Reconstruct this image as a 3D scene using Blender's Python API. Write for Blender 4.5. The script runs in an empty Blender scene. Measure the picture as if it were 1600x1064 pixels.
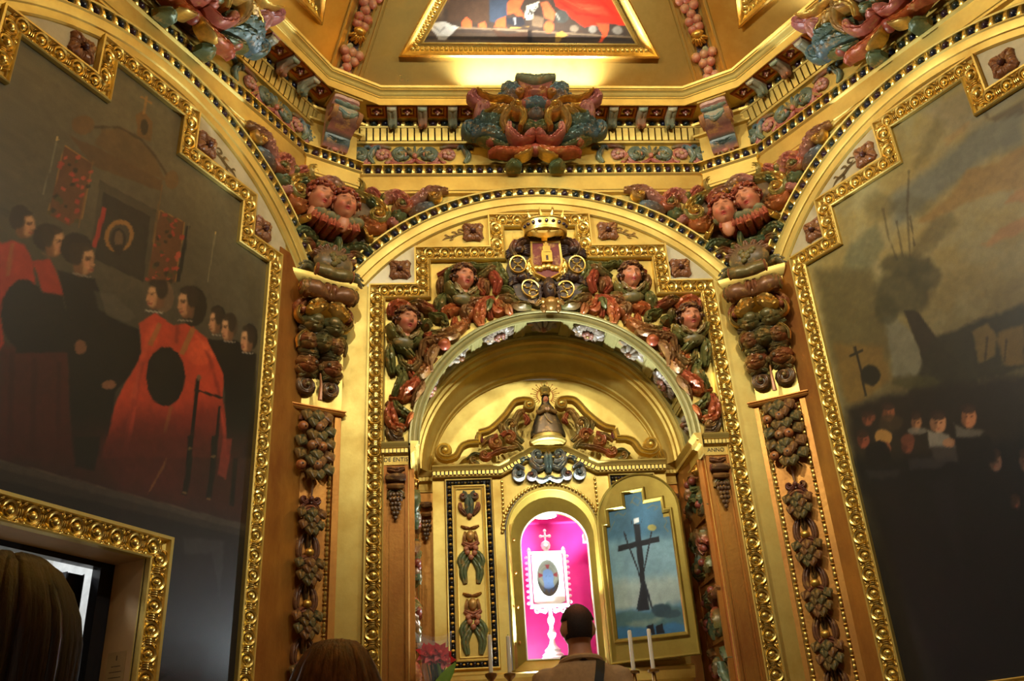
import bpy, math, random
import numpy as np
from mathutils import Matrix, Vector
random.seed(11); rng=np.random.default_rng(11)
SC=bpy.context.scene; COL=SC.collection
PI=math.pi; S=2.808; HS=S/2; S3=math.sqrt(3)/2
def R_(d): return math.radians(d)
# ------------------------------------------------------------------ camera
def cam_axes(pitch,yaw,roll):
    cy,sy,cp,sp=math.cos(yaw),math.sin(yaw),math.cos(pitch),math.sin(pitch)
    f=np.array([sy*cp,cy*cp,sp]); r=np.array([cy,-sy,0.]); u=np.cross(r,f)
    return r*math.cos(roll)+u*math.sin(roll), -r*math.sin(roll)+u*math.cos(roll), f
_r,_u,_f=cam_axes(R_(26.734),R_(5.256),R_(-3.513))
cam=bpy.data.objects.new('camera',bpy.data.cameras.new('camera')); COL.objects.link(cam)
cam.matrix_world=Matrix(((_r[0],_u[0],-_f[0],-.686),(_r[1],_u[1],-_f[1],-5.0),(_r[2],_u[2],-_f[2],1.4),(0,0,0,1)))
cam.data.sensor_width=36; cam.data.lens=36*1417.6/1600; cam.data.clip_start=.05
SC.camera=cam
# ------------------------------------------------------------------ world, exposure
SC.view_settings.view_transform='Standard'; SC.view_settings.look='None'
SC.view_settings.gamma=1; SC.view_settings.use_curve_mapping=False
SC.view_settings.exposure=.06
W=bpy.data.worlds.new('world'); SC.world=W; W.use_nodes=True
W.node_tree.nodes['Background'].inputs[0].default_value=(1,.80,.56,1)
W.node_tree.nodes['Background'].inputs[1].default_value=.13
# ------------------------------------------------------------------ lights of the room
def aim(o,loc,tgt):
    o.location=loc; d=Vector(tgt)-Vector(loc); o.rotation_euler=d.to_track_quat('-Z','Y').to_euler()
def light(name,kind,loc,tgt,power,col,size=.1,size_y=None,spot=None,blend=.6):
    l=bpy.data.lights.new(name,kind); l.energy=power; l.color=col
    if kind=='AREA':
        l.size=size
        if size_y: l.shape='RECTANGLE'; l.size_y=size_y
    else: l.shadow_soft_size=size
    if spot: l.spot_size=R_(spot); l.spot_blend=blend
    o=bpy.data.objects.new(name,l); COL.objects.link(o); aim(o,loc,tgt); return o
WARM=(1,.99,.84); COOL=(.80,.95,1.0)
RC=Vector((0,-HS*2*S3,0))                      # centre of the six-sided room
# floods lying on the cornice ledge, shining up into the vault (one per wall)
for k in range(6):
    a=R_(60*k); nrm=Vector((math.sin(a),math.cos(a),0)); ap=HS*2*S3
    p=RC+nrm*(ap-.20)+Vector((0,0,5.735)); q=RC+nrm*(ap-.50)+Vector((0,0,6.4))
    lo=light('cornice_flood',"AREA",p,q,(42,14,10,10,10,14)[k],(1,.96,.84),.95,.04); lo.data.spread=R_(108)
# spot lamps on the rear cornice
light('cornice_or_fill_spot','SPOT',(-1.15,-4.35,5.45),(-.1,0,4.6),168,WARM,.09,spot=60)
light('cornice_or_fill_spot','SPOT',(1.15,-4.35,5.45),(.2,0,4.6),172,WARM,.09,spot=60)
light('cornice_or_fill_spot','SPOT',(1.9,-3.2,5.45),(-1.9,-1.0,4.1),210,WARM,.09,spot=74)
light('cornice_or_fill_spot','SPOT',(-1.9,-3.2,5.45),(1.9,-1.0,4.0),400,WARM,.09,spot=74)
# cool lamps on the floor of the tabernacle
light('tabernacle_lamp','SPOT',(-.05,.515,2.135),(.0,.13,4.12),520,COOL,.02,spot=84,blend=.25)
light('cornice_or_fill_spot','SPOT',(.35,-4.3,5.35),(-.1,-.2,2.15),135,WARM,.09,spot=56)  # added fill, not a cornice lamp: brightens the man and lower altarpiece
light('tabernacle_lamp','SPOT',(.17,.515,2.30),(-.86,.2,2.7),60,COOL,.015,spot=70,blend=.4)
light('tabernacle_lamp','POINT',(-.165,.515,2.17),(0,.7,2.6),5.5,COOL,.015)
# ------------------------------------------------------------------ colours and materials
def lin(c):
    o=[]
    for v in c[:3]:
        v=v/255.; o.append(v/12.92 if v<=.04045 else ((v+.055)/1.055)**2.4)
    return np.array(o)
def L4(c,g=0.): l=lin(c); return (l[0],l[1],l[2],g)
def mat(name): 
    m=bpy.data.materials.new(name); m.use_nodes=True; nt=m.node_tree
    return m,nt,nt.nodes['Principled BSDF']
def noise(nt,scale,detail=4,rough=.6,vec=None,stretch=None):
    n=nt.nodes.new('ShaderNodeTexNoise'); n.inputs['Scale'].default_value=scale; n.inputs['Detail'].default_value=detail; n.inputs['Roughness'].default_value=rough
    tc=nt.nodes.new('ShaderNodeTexCoord')
    mp=nt.nodes.new('ShaderNodeMapping'); mp.inputs['Scale'].default_value=stretch or (1,1,1)
    nt.links.new(tc.outputs['Object'],mp.inputs['Vector']); nt.links.new(mp.outputs['Vector'],n.inputs['Vector'])
    return n
def ramp(nt,src,stops):
    r=nt.nodes.new('ShaderNodeValToRGB'); e=r.color_ramp.elements
    while len(e)<len(stops): e.new(.5)
    for i,(p,c) in enumerate(stops): e[i].position=p; e[i].color=(*c[:3],1)
    nt.links.new(src,r.inputs['Fac']); return r
def bump(nt,b,src,strength,dist=.01):
    n=nt.nodes.new('ShaderNodeBump'); n.inputs['Strength'].default_value=strength; n.inputs['Distance'].default_value=dist
    nt.links.new(src,n.inputs['Height']); nt.links.new(n.outputs['Normal'],b.inputs['Normal'])
def gold(name,c1,c2,r0,r1,metal=.85,scale=3,bst=.15,stretch=(1,1,1)):
    m,nt,b=mat(name); n=noise(nt,scale,6,.65,stretch=stretch)
    r=ramp(nt,n.outputs['Fac'],[(.33,lin(c1)),(.66,lin(c2))]); nt.links.new(r.outputs['Color'],b.inputs['Base Color'])
    rr=ramp(nt,n.outputs['Fac'],[(.3,(r1,)*3),(.7,(r0,)*3)]); nt.links.new(rr.outputs['Color'],b.inputs['Roughness'])
    b.inputs['Metallic'].default_value=metal
    n2=noise(nt,scale*14,3); bump(nt,b,n2.outputs['Fac'],bst,.004)
    return m
M={}
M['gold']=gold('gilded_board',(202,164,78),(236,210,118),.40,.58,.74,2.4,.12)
M['carved']=gold('gilded_carving',(200,156,68),(240,210,118),.24,.40,.84,9,.15)
M['vault']=gold('gilded_vault',(202,156,70),(242,210,120),.26,.42,.86,1.3,.03,(1,1,1))
M['old']=gold('worn_dimmed_gilding',(146,84,34),(204,144,64),.34,.58,.68,3,.25,(1,1,.35))  # worn red bole, browned further to stand for weak light low down
M['bole']=gold('red_bole_gilding',(150,72,22),(196,118,40),.30,.5,.75,3,.2,(1,1,.3))
M['archgold']=gold('cool_lit_arch_gilding',(150,140,84),(186,172,112),.35,.5,.35,4,.1)  # green cast of the cool tabernacle light is put into this gilding
M['silver']=gold('silvered_ground',(196,186,150),(226,216,184),.34,.5,.55,4,.12)
M['plaster']=gold('pale_plaster_ground',(176,160,122),(200,186,148),.5,.7,.1,6,.1)
def paintmat(name,rough,metal_from_alpha=True,nscale=30,amp=.25,coat=0,spec=.5):
    m,nt,b=mat(name)
    at=nt.nodes.new('ShaderNodeAttribute'); at.attribute_name='Col'
    n=noise(nt,nscale,3)
    mx=nt.nodes.new('ShaderNodeMix'); mx.data_type='RGBA'; mx.blend_type='MULTIPLY'; mx.inputs[0].default_value=1
    r=ramp(nt,n.outputs['Fac'],[(.3,(1-amp,)*3),(.7,(1,)*3)])
    nt.links.new(at.outputs['Color'],mx.inputs[6]); nt.links.new(r.outputs['Color'],mx.inputs[7])
    out=mx.outputs[2]; wear=None
    if name=='polychrome_wood':
        n3=noise(nt,17,5,.7); wear=ramp(nt,n3.outputs['Fac'],[(.54,(0,0,0)),(.68,(.75,.75,.75))])
        m3=nt.nodes.new('ShaderNodeMix'); m3.data_type='RGBA'; nt.links.new(wear.outputs['Color'],m3.inputs[0]); nt.links.new(out,m3.inputs[6]); m3.inputs[7].default_value=(*lin((196,146,76)),1); out=m3.outputs[2]
    nt.links.new(out,b.inputs['Base Color'])
    if metal_from_alpha:
        mm=nt.nodes.new('ShaderNodeMath'); mm.operation='MULTIPLY'; mm.inputs[1].default_value=.85
        nt.links.new(at.outputs['Alpha'],mm.inputs[0]); nt.links.new(mm.outputs[0],b.inputs['Metallic'])
    b.inputs['Roughness'].default_value=rough; b.inputs['Specular IOR Level'].default_value=spec
    if coat: b.inputs['Coat Weight'].default_value=coat; b.inputs['Coat Roughness'].default_value=.25
    bump(nt,b,n.outputs['Fac'],.15,.003)
    return m
M['poly']=paintmat('polychrome_wood',.38,True,40,.3)
M['canvas']=paintmat('oil_canvas',.45,False,160,.12,coat=.12,spec=.35)
M['skin']=paintmat('painted_flesh',.45,False,30,.1)
def plain(name,c,rough=.5,metal=0,nsc=20,amp=.15,bst=.1,**k):
    m,nt,b=mat(name); n=noise(nt,nsc,4); a=lin(c)
    r=ramp(nt,n.outputs['Fac'],[(.3,a*(1-amp)),(.7,a*(1+amp))]); nt.links.new(r.outputs['Color'],b.inputs['Base Color'])
    b.inputs['Roughness'].default_value=rough; b.inputs['Metallic'].default_value=metal
    for kk,v in k.items(): b.inputs[kk].default_value=v
    bump(nt,b,n.outputs['Fac'],bst,.004); return m
for i,c in enumerate([(52,30,40),(28,32,50),(34,44,40)]): M['egg%d'%i]=plain('dark_egg_%d'%i,c,.22,0,30,.3,.05)
M['black']=plain('black_ground',(26,20,14),.5)
M['plum']=plain('plum_ground',(74,52,56),.55)
M['marble']=plain('brown_marble_floor',(104,80,58),.3,0,3,.35,.02)
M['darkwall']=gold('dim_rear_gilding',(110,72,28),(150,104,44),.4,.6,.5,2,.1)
M['stone']=plain('beige_jamb',(196,158,104),.6,0,6,.12)
M['ceilfill']=M['vault']
# ------------------------------------------------------------------ mesh builder
class MB:
    def __init__(s): s.V=[];s.F=[];s.K=[];s.n=0
    def add(s,v,f,c=(.5,.5,.5,0)):
        v=np.asarray(v,float).reshape(-1,3); k=np.asarray(c,float)
        if k.ndim==1: k=np.tile(k,(len(v),1))
        s.V.append(v); s.K.append(k); n=s.n
        s.F.extend([tuple(i+n for i in q) for q in f]); s.n+=len(v); return s
    def merge(s,o,m=None):
        for v,k in zip(o.V,o.K):
            if m is not None: v=v@np.array(m)[:3,:3].T+np.array(m)[:3,3]
            s.V.append(v); s.K.append(k)
        s.F.extend([tuple(i+s.n for i in q) for q in o.F]); s.n+=o.n; return s
    def fn(s,f):
        s.V=[f(v) for v in s.V]; return s
    def mirror(s):
        s.V=[v*np.array([-1,1,1]) for v in s.V]; s.F=[q[::-1] for q in s.F]; return s
    def mesh(s,name,smooth=True,angle=38):
        me=bpy.data.meshes.new(name)
        if not s.n: return me
        V=np.concatenate(s.V); K=np.concatenate(s.K)
        me.from_pydata(V.tolist(),[],s.F); 
        a=me.color_attributes.new('Col','FLOAT_COLOR','POINT'); a.data.foreach_set('color',K.astype(np.float32).ravel())
        if smooth:
            me.polygons.foreach_set('use_smooth',[True]*len(me.polygons))
            if angle: me.set_sharp_from_angle(angle=R_(angle))
        me.update(); return me
def gridfaces(nu,nv,wu=False,wv=False):
    f=[]
    for i in range(nu-(0 if wu else 1)):
        for j in range(nv-(0 if wv else 1)):
            a=i*nv+j; b=i*nv+(j+1)%nv; c=((i+1)%nu)*nv+(j+1)%nv; d=((i+1)%nu)*nv+j
            f.append((a,d,c,b))
    return f
def box(mb,x0,x1,y0,y1,z0,z1,c=(.5,.5,.5,0)):
    v=[(x,y,z) for x in (x0,x1) for y in (y0,y1) for z in (z0,z1)]
    mb.add(v,[(0,1,3,2),(4,6,7,5),(0,4,5,1),(2,3,7,6),(0,2,6,4),(1,5,7,3)],c); return mb
def prism(mb,poly,e0,e1,c=(.5,.5,.5,0)):
    """polygon in (u,z) extruded from e0 to e1 (e = out of the wall, into the room)"""
    n=len(poly); v=[(u,-e0,z) for u,z in poly]+[(u,-e1,z) for u,z in poly]
    f=[tuple(range(n)),tuple(range(2*n-1,n-1,-1))]+[(i,(i+1)%n,(i+1)%n+n,i+n) for i in range(n)]
    mb.add(v,f,c); return mb
def ell(mb,c,r,col,nu=8,nv=10,col2=None):
    v=[];k=[]
    for i in range(nu+1):
        t=PI*i/nu
        for j in range(nv):
            p=2*PI*j/nv; v.append((c[0]+r[0]*math.sin(t)*math.cos(p),c[1]+r[1]*math.sin(t)*math.sin(p),c[2]+r[2]*math.cos(t)))
            if col2 is not None: 
                s=(1-math.cos(t))/2; k.append(np.array(col)*(1-s)+np.array(col2)*s)
    mb.add(v,gridfaces(nu+1,nv,False,True),col if col2 is None else k); return mb
def cr(pts,n):
    """Catmull-Rom resample"""
    p=np.asarray(pts,float)
    if len(p)==2: return p[0]+(p[1]-p[0])*np.linspace(0,1,n)[:,None]
    q=np.vstack([2*p[0]-p[1],p,2*p[-1]-p[-2]]); out=[]
    for s in np.linspace(0,len(p)-1-1e-9,n):
        i=int(s); t=s-i; a,b,c,d=q[i],q[i+1],q[i+2],q[i+3]
        out.append(.5*((2*b)+(-a+c)*t+(2*a-5*b+4*c-d)*t*t+(-a+3*b-3*c+d)*t**3))
    return np.array(out)
def tube(mb,pts,rad,col,nv=8,n=None,cap=True,squash=None):
    p=np.asarray(pts,float)
    if n: 
        rad=np.interp(np.linspace(0,1,n),np.linspace(0,1,len(rad)),rad) if hasattr(rad,'__len__') else [rad]*n
        p=cr(p,n)
    m=len(p)
    if not hasattr(rad,'__len__'): rad=[rad]*m
    t=np.gradient(p,axis=0); t/=np.linalg.norm(t,axis=1)[:,None]+1e-12
    ref=np.array([0,1.,0]) if abs(t[0][1])<.9 else np.array([1.,0,0])
    a=np.cross(t[0],ref); a/=np.linalg.norm(a); v=[]
    for i in range(m):
        a=a-t[i]*np.dot(a,t[i]); a/=np.linalg.norm(a)+1e-12; b=np.cross(t[i],a)
        for j in range(nv):
            q=2*PI*j/nv; v.append(p[i]+rad[i]*(a*math.cos(q)+b*math.sin(q)))
    f=gridfaces(m,nv,False,True)
    if cap: f+= [tuple(range(nv)),tuple(range(m*nv-1,(m-1)*nv-1,-1))]
    mb.add(v,f,col); return mb
GOLD=L4((232,186,90),1.); GOLDD=L4((196,140,56),1.)
def strand(mb,pts,w,th,e0=0.,c0=None,c1=None,edge=False,bulge=0.,curl=0.,base=None,n=None,prof=None,groove=.38,vein=0,lob=0.):
    """a carved leaf or ribbon in relief: path in (u,z), half width w, thickness th, lying at e0 out of the wall"""
    pts=np.asarray(pts,float); ln=np.sum(np.linalg.norm(np.diff(pts,axis=0),axis=1))
    n=n or int(min(34,max(12,ln/.011))); p=cr(pts,n); t=np.gradient(p,axis=0); t/=np.linalg.norm(t,axis=1)[:,None]+1e-12
    sd=np.stack([-t[:,1],t[:,0]],1); s=np.linspace(0,1,n)
    if prof is None: wp=w*(.3+.7*np.clip(np.sin(PI*(.1+.82*s)),0,1)**.75)
    else: wp=w*np.interp(s,np.linspace(0,1,len(prof)),prof)
    if lob: wp=wp*(1+lob*np.sin(s*PI*2*max(2,round(ln/.05))))
    ec=e0+bulge*np.sin(PI*s)+curl*s**3
    bs=(e0-.006 if base is None else base)
    A=[-1,-1,-.9,-.68,-.45,-.2,0,.2,.45,.68,.9,1,1]; v=[];k=[]; NA=13; rip=min(.26,4.0*w)
    c0=np.array(c0);c1=np.array(c1 if c1 is not None else c0)
    for i in range(n):
        fall=.35+.65*math.sin(PI*min(1,max(0,.08+.84*s[i])))
        for q,a in enumerate(A):
            if q in (0,12): e=min(bs,ec[i])
            else: e=ec[i]+th*fall*math.sqrt(max(0,1-a*a))*(1-groove*math.exp(-(a/.16)**2))*(1+rip*math.cos(9.4*abs(a)-2.2*s[i]*6.28*max(1,ln/.11)))
            x=p[i]+sd[i]*a*wp[i]; v.append((x[0],-e,x[1]))
            c=c0*(1-s[i])+c1*s[i]
            if edge and abs(a)>.75: c=np.array(GOLD)
            k.append(c)
    f=gridfaces(n,13)
    m=(n-1)*13; f+=[tuple(range(13)),tuple(range(m+12,m-1,-1))]
    mb.add(v,f,k); return mb
def spiral(cu,cz,r0,r1,a0,turns,n=26):
    t=np.linspace(0,1,n); r=r0+(r1-r0)*t**.8; a=a0+turns*2*PI*t
    return np.stack([cu+r*np.cos(a),cz+r*np.sin(a)],1)
def volute(mb,cu,cz,r,a0,turns,w,th,e0,c0,c1=None,edge=False,eye=True,lead=None,curl=.02,base=None):
    sp=spiral(cu,cz,r,r*.18,a0,turns)
    pts=np.vstack([np.asarray(lead,float),sp]) if lead is not None else sp
    strand(mb,pts,w,th,e0,c0,c1,edge,curl=curl,base=base,n=34 if lead is not None else 26,prof=[.9,1,.95,.8,.6,.4],groove=.25)
    if eye: ell(mb,(cu,-(e0+curl+th*.4),cz),(r*.24,r*.24,r*.24),GOLD if edge else (c1 if c1 is not None else c0),6,8)
    return mb
def rosette(r,np_,col,cc,depth=.02,rings=2,lob=.28):
    """flower: lobed discs with raised petals, facing -y"""
    mb=MB()
    for q in range(rings):
        rr=r*(1-.42*q); N=np_*6; v=[];k=[]
        for i in range(5):
            f=i/4
            for j in range(N):
                a=2*PI*j/N+q*PI/np_; pet=abs(math.cos(a*np_/2))
                rad=rr*f*(1-lob*(1-pet)*f); h=depth*(.35+.5*q)*(1+.8*math.sin(PI*f)*(.3+.7*pet))-depth*.35*(f**2)*(1-pet)
                v.append((rad*math.cos(a),-h,rad*math.sin(a))); k.append(np.array(col)*(.75+.25*pet))
        # rim down to the ground
        for j in range(N):
            x=v[4*N+j]; v.append((x[0],0,x[2])); k.append(col)
        mb.add(v,gridfaces(6,N,False,True),k)
    ell(mb,(0,-depth*1.25,0),(r*.2,depth*.8,r*.2),cc,6,8)
    return mb
def sweep(mb,path,prof,col=(.5,.5,.5,0),closed=False,cap=True):
    """moulding along a path in (u,z); profile = list of (offset to the path's left, e)"""
    p=np.asarray(path,float); n=len(p); v=[]
    for i in range(n):
        a=p[i]-p[(i-1)%n] if (closed or i>0) else p[1]-p[0]
        b=p[(i+1)%n]-p[i] if (closed or i<n-1) else p[-1]-p[-2]
        a=a/np.linalg.norm(a); b=b/np.linalg.norm(b); na=np.array([-a[1],a[0]]); nb=np.array([-b[1],b[0]])
        m=na+nb; m/=max(1e-6,np.dot(m,na))
        for o,e in prof: v.append((p[i][0]+m[0]*o,-e,p[i][1]+m[1]*o))
    k=len(prof); f=gridfaces(n,k,closed,False)
    if cap and not closed: f+=[tuple(range(k)),tuple(range(n*k-1,(n-1)*k-1,-1))]
    mb.add(v,f,col); return mb
def extr(mb,prof,u0,u1,col=(.5,.5,.5,0)):
    k=len(prof); v=[(u,-e,z) for u in (u0,u1) for e,z in prof]
    mb.add(v,gridfaces(2,k)+[tuple(range(k)),tuple(range(2*k-1,k-1,-1))],col); return mb
def lathe(mb,prof,col,nv=14,c=(0,0,0)):
    v=[(c[0]+r*math.cos(2*PI*j/nv),c[1]+r*math.sin(2*PI*j/nv),c[2]+z) for r,z in prof for j in range(nv)]
    n=len(prof); mb.add(v,gridfaces(n,nv,False,True)+[tuple(range(nv-1,-1,-1)),tuple(range((n-1)*nv,n*nv))],col); return mb
def loft(mb,rings,col,n=16,cap=True):
    """rings: (cx,cy,cz,rx,ry)"""
    v=[(cx+rx*math.cos(2*PI*j/n),cy+ry*math.sin(2*PI*j/n),cz) for cx,cy,cz,rx,ry in rings for j in range(n)]
    m=len(rings); mb.add(v,gridfaces(m,n,False,True)+([tuple(range(n)),tuple(range(m*n-1,(m-1)*n-1,-1))] if cap else []),col); return mb
# ------------------------------------------------------------------ objects
def frame(origin,ang): return Matrix.Translation(origin)@Matrix.Rotation(R_(ang),4,'Z')
FR={'altar':frame((0,0,0),0),
    'left':frame((-HS-.5*HS,-S3*HS,0),60),'right':frame((HS+.5*HS,-S3*HS,0),-60),
    'cl':frame((-HS,0,0),30),'cr':frame((HS,0,0),-30)}
def obj(name,mb,m,parent=None,loc=(0,0,0),rot=(0,0,0),scale=(1,1,1),smooth=True,angle=38):
    me=mb.mesh(name,smooth,angle) if isinstance(mb,MB) else mb
    if m is not None and len(me.materials)==0: me.materials.append(M[m] if isinstance(m,str) else m)
    o=bpy.data.objects.new(name,me); COL.objects.link(o)
    if parent is not None: o.parent=parent
    o.location=loc; o.rotation_euler=rot; o.scale=scale
    return o
class Thing:
    """an Empty at the thing's base in a wall frame; parts are given in that frame's coordinates"""
    def __init__(s,name,fr,base,label=None,cat=None,group=None,kind=None):
        s.base=Vector(base); s.root=bpy.data.objects.new(name,None); COL.objects.link(s.root)
        s.root.empty_display_size=.05
        s.root.matrix_world=(FR[fr] if isinstance(fr,str) else fr)@Matrix.Translation(base)
        if label: s.root['label']=label
        if cat: s.root['category']=cat
        if group: s.root['group']=group
        if kind: s.root['kind']=kind
    def part(s,name,mb,m,loc=(0,0,0),rot=(0,0,0),scale=(1,1,1),smooth=True,angle=38,label=None):
        o=obj(name,mb,m,s.root,Vector(loc)-s.base,rot,scale,smooth,angle)
        if label: o['label']=label
        return o
def sub(parent,name,mb,m,loc=(0,0,0),rot=(0,0,0),scale=(1,1,1),**k): return obj(name,mb,m,parent,loc,rot,scale,**k)
def single(name,mb,m,fr,label,cat,group=None,loc=(0,0,0),rot=(0,0,0),**k):
    o=obj(name,mb,m,None,**k); o.matrix_world=(FR[fr] if isinstance(fr,str) else fr)@Matrix.Translation(loc)@Matrix.Rotation(rot[1],4,'Y')
    o['label']=label; o['category']=cat
    if group: o['group']=group
    return o
def struct(name,mb,m,fr=None,**k):
    o=obj(name,mb,m,None,**k); o['kind']='structure'
    if fr: o.matrix_world=FR[fr] if isinstance(fr,str) else fr
    return o
PC={'r':L4((172,78,50),.22),'g':L4((116,112,58),.25),'b':L4((146,100,56),.25),'o':L4((196,106,52),.25),'p':L4((200,130,112),.1),'y':GOLD,'l':L4((108,128,132),.1),'d':L4((88,102,68),.2)}
def pc(code):
    a=PC[code[0]]; b=PC[code[1]] if len(code)>1 and code[1] in PC else a
    return a,b
# carved strokes (u,z in mm on their wall), half width, colours
PANEL = [
([(-679,4399),(-630,4413),(-574,4433),(-537,4458),(-500,4457)],16,'rg','c'),
([(-531,4443),(-469,4460),(-421,4438),(-365,4448),(-290,4476)],16,'g',''),
([(-443,4353),(-387,4377),(-336,4415),(-298,4433)],18,'gb',''),
([(-319,4242),(-301,4305),(-320,4361),(-336,4408)],24,'r',''),
([(-380,4250),(-412,4278),(-398,4334),(-356,4369)],21,'rb',''),
([(-361,4256),(-372,4299),(-357,4348)],16,'b',''),
([(-623,4310),(-609,4373),(-569,4412),(-520,4422)],23,'g',''),
([(-661,4248),(-665,4304),(-649,4367)],17,'b',''),
([(-639,4265),(-604,4219),(-557,4170)],18,'g','h'),
([(-417,4233),(-478,4203),(-546,4156)],22,'go','h'),
([(-579,4243),(-532,4211),(-462,4234)],12,'p',''),
([(-684,4118),(-671,4172),(-640,4240)],25,'g',''),
([(-643,4083),(-636,4117),(-588,4143),(-522,4162)],27,'o',''),
([(-529,4128),(-480,4162),(-418,4188),(-339,4221)],19,'b',''),
([(-500,4073),(-505,4121),(-456,4140)],27,'b',''),
([(-413,4017),(-426,4078),(-405,4153),(-345,4214)],27,'or',''),
([(-344,4235),(-334,4179),(-307,4124),(-258,4137)],24,'ro',''),
([(-296,4227),(-248,4206),(-195,4184),(-154,4162)],22,'bg',''),
([(-251,4164),(-241,4123),(-221,4088)],18,'bo',''),
([(-379,4112),(-359,4159),(-334,4193)],17,'g',''),
([(-730,3987),(-675,3966),(-604,3975),(-538,4020),(-488,4080)],27,'go',''),
([(-737,4119),(-696,4084),(-649,4076),(-632,4045)],19,'g','c'),
([(-968,4096),(-951,4150),(-891,4156),(-826,4114)],31,'ro',''),
([(-862,4176),(-802,4168),(-755,4146),(-695,4138)],23,'gr','c'),
([(-956,4056),(-953,4009),(-962,3962)],18,'b',''),
([(-964,3933),(-921,3889),(-863,3855)],17,'g','h'),
([(-792,3952),(-810,3906),(-851,3875)],17,'g','h'),
([(-780,4002),(-750,4028),(-715,4037)],17,'g',''),
([(-769,3981),(-745,3958),(-718,3990)],14,'r',''),
([(-799,3886),(-734,3921),(-676,3926),(-587,3948),(-550,3993)],21,'b',''),
([(-803,4039),(-791,4079),(-815,4113)],16,'gb',''),
([(-220,4163),(-185,4142),(-131,4141),(-95,4134)],18,'bg',''),
([(-300,4276),(-257,4283),(-215,4261),(-174,4225)],16,'g',''),
([(-284,4476),(-281,4404),(-253,4346),(-218,4324)],25,'g',''),
]
PANELB= [
([(-973,3934),(-929,3883),(-877,3855),(-829,3809)],20,'g',''),
([(-972,3902),(-974,3808),(-960,3703)],21,'g',''),
([(-917,3838),(-893,3762),(-846,3730),(-802,3778),(-809,3862)],18,'gb',''),
([(-858,3644),(-799,3681),(-755,3733),(-750,3794)],24,'go',''),
([(-951,3556),(-920,3607),(-897,3666),(-901,3727)],24,'g','c'),
([(-909,3525),(-885,3584),(-834,3626),(-803,3681)],24,'or',''),
([(-947,3539),(-924,3480),(-878,3441),(-839,3406)],21,'g',''),
([(-966,3523),(-970,3447),(-947,3372),(-886,3362)],27,'ro',''),
([(-786,3813),(-773,3889),(-728,3910),(-672,3913)],19,'b',''),
([(-727,3710),(-742,3776),(-709,3847),(-677,3877)],21,'b',''),
([(-839,3494),(-819,3561),(-787,3612),(-775,3663)],17,'b',''),
([(-878,3362),(-859,3411),(-835,3460)],12,'o',''),
]
SPAN = [
([(-1240,5092),(-1235,5027),(-1137,4981),(-1054,4934),(-1005,4870),(-1012,4807)],26,'gy','e'),
([(-1160,4845),(-1148,4791),(-1111,4755),(-1052,4754),(-1008,4785)],35,'bo',''),
([(-1131,5050),(-1078,5008),(-1032,4961)],23,'pr',''),
([(-1047,4952),(-988,4998),(-920,4993),(-875,4942),(-872,4887)],34,'pr',''),
([(-979,4834),(-935,4833),(-883,4869)],30,'gd',''),
([(-868,4923),(-785,4978),(-709,5028),(-595,5041)],27,'pb',''),
([(-860,4855),(-778,4895),(-695,4940)],24,'bl',''),
([(-1001,4798),(-964,4784),(-927,4797)],21,'p',''),
([(-1130,4981),(-1099,4935),(-1054,4907)],21,'gd',''),
([(-1033,5017),(-1025,4980),(-1054,4943)],15,'g',''),
]
CART = [
([(-136,5725),(-166,5790),(-214,5828)],49,'bl',''),
([(-204,5692),(-159,5757),(-91,5768)],37,'bl',''),
([(-111,5725),(-54,5692),(22,5687)],37,'pr',''),
([(-91,5633),(-33,5623),(17,5623)],30,'br',''),
([(-93,5596),(-174,5638),(-239,5665),(-304,5703)],37,'py','e'),
([(-296,5692),(-337,5703),(-372,5670),(-388,5585)],37,'p',''),
([(-342,5596),(-374,5606)],37,'gl',''),
([(-318,5564),(-259,5596),(-192,5612),(-111,5575)],25,'by','e'),
([(-206,5407),(-226,5501),(-185,5591),(-118,5601),(-85,5522),(-110,5443)],25,'by','e'),
([(-60,5585),(-20,5564),(13,5559)],35,'bl',''),
([(-99,5490),(-50,5480),(4,5480)],38,'gd',''),
([(-71,5407),(-31,5386),(1,5376)],33,'pr',''),
([(-171,5381),(-267,5418),(-356,5444),(-439,5418)],49,'gb2',''),
([(-398,5408),(-335,5366),(-256,5320),(-183,5315)],21,'gd',''),
([(-180,5511),(-185,5418),(-156,5356),(-109,5315),(-17,5355)],33,'pr',''),
([(-323,5265),(-274,5275),(-194,5259),(-112,5264),(-20,5314)],29,'ro',''),
([(-16,5304),(-49,5238),(-108,5208),(-152,5204)],11,'by','e'),
([(-206,5174),(-157,5189),(-102,5173)],27,'gd',''),
([(-63,5889),(-55,5812),(-52,5725)],34,'br',''),
([(-271,5692),(-259,5596),(-312,5511)],33,'br',''),
]
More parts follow.
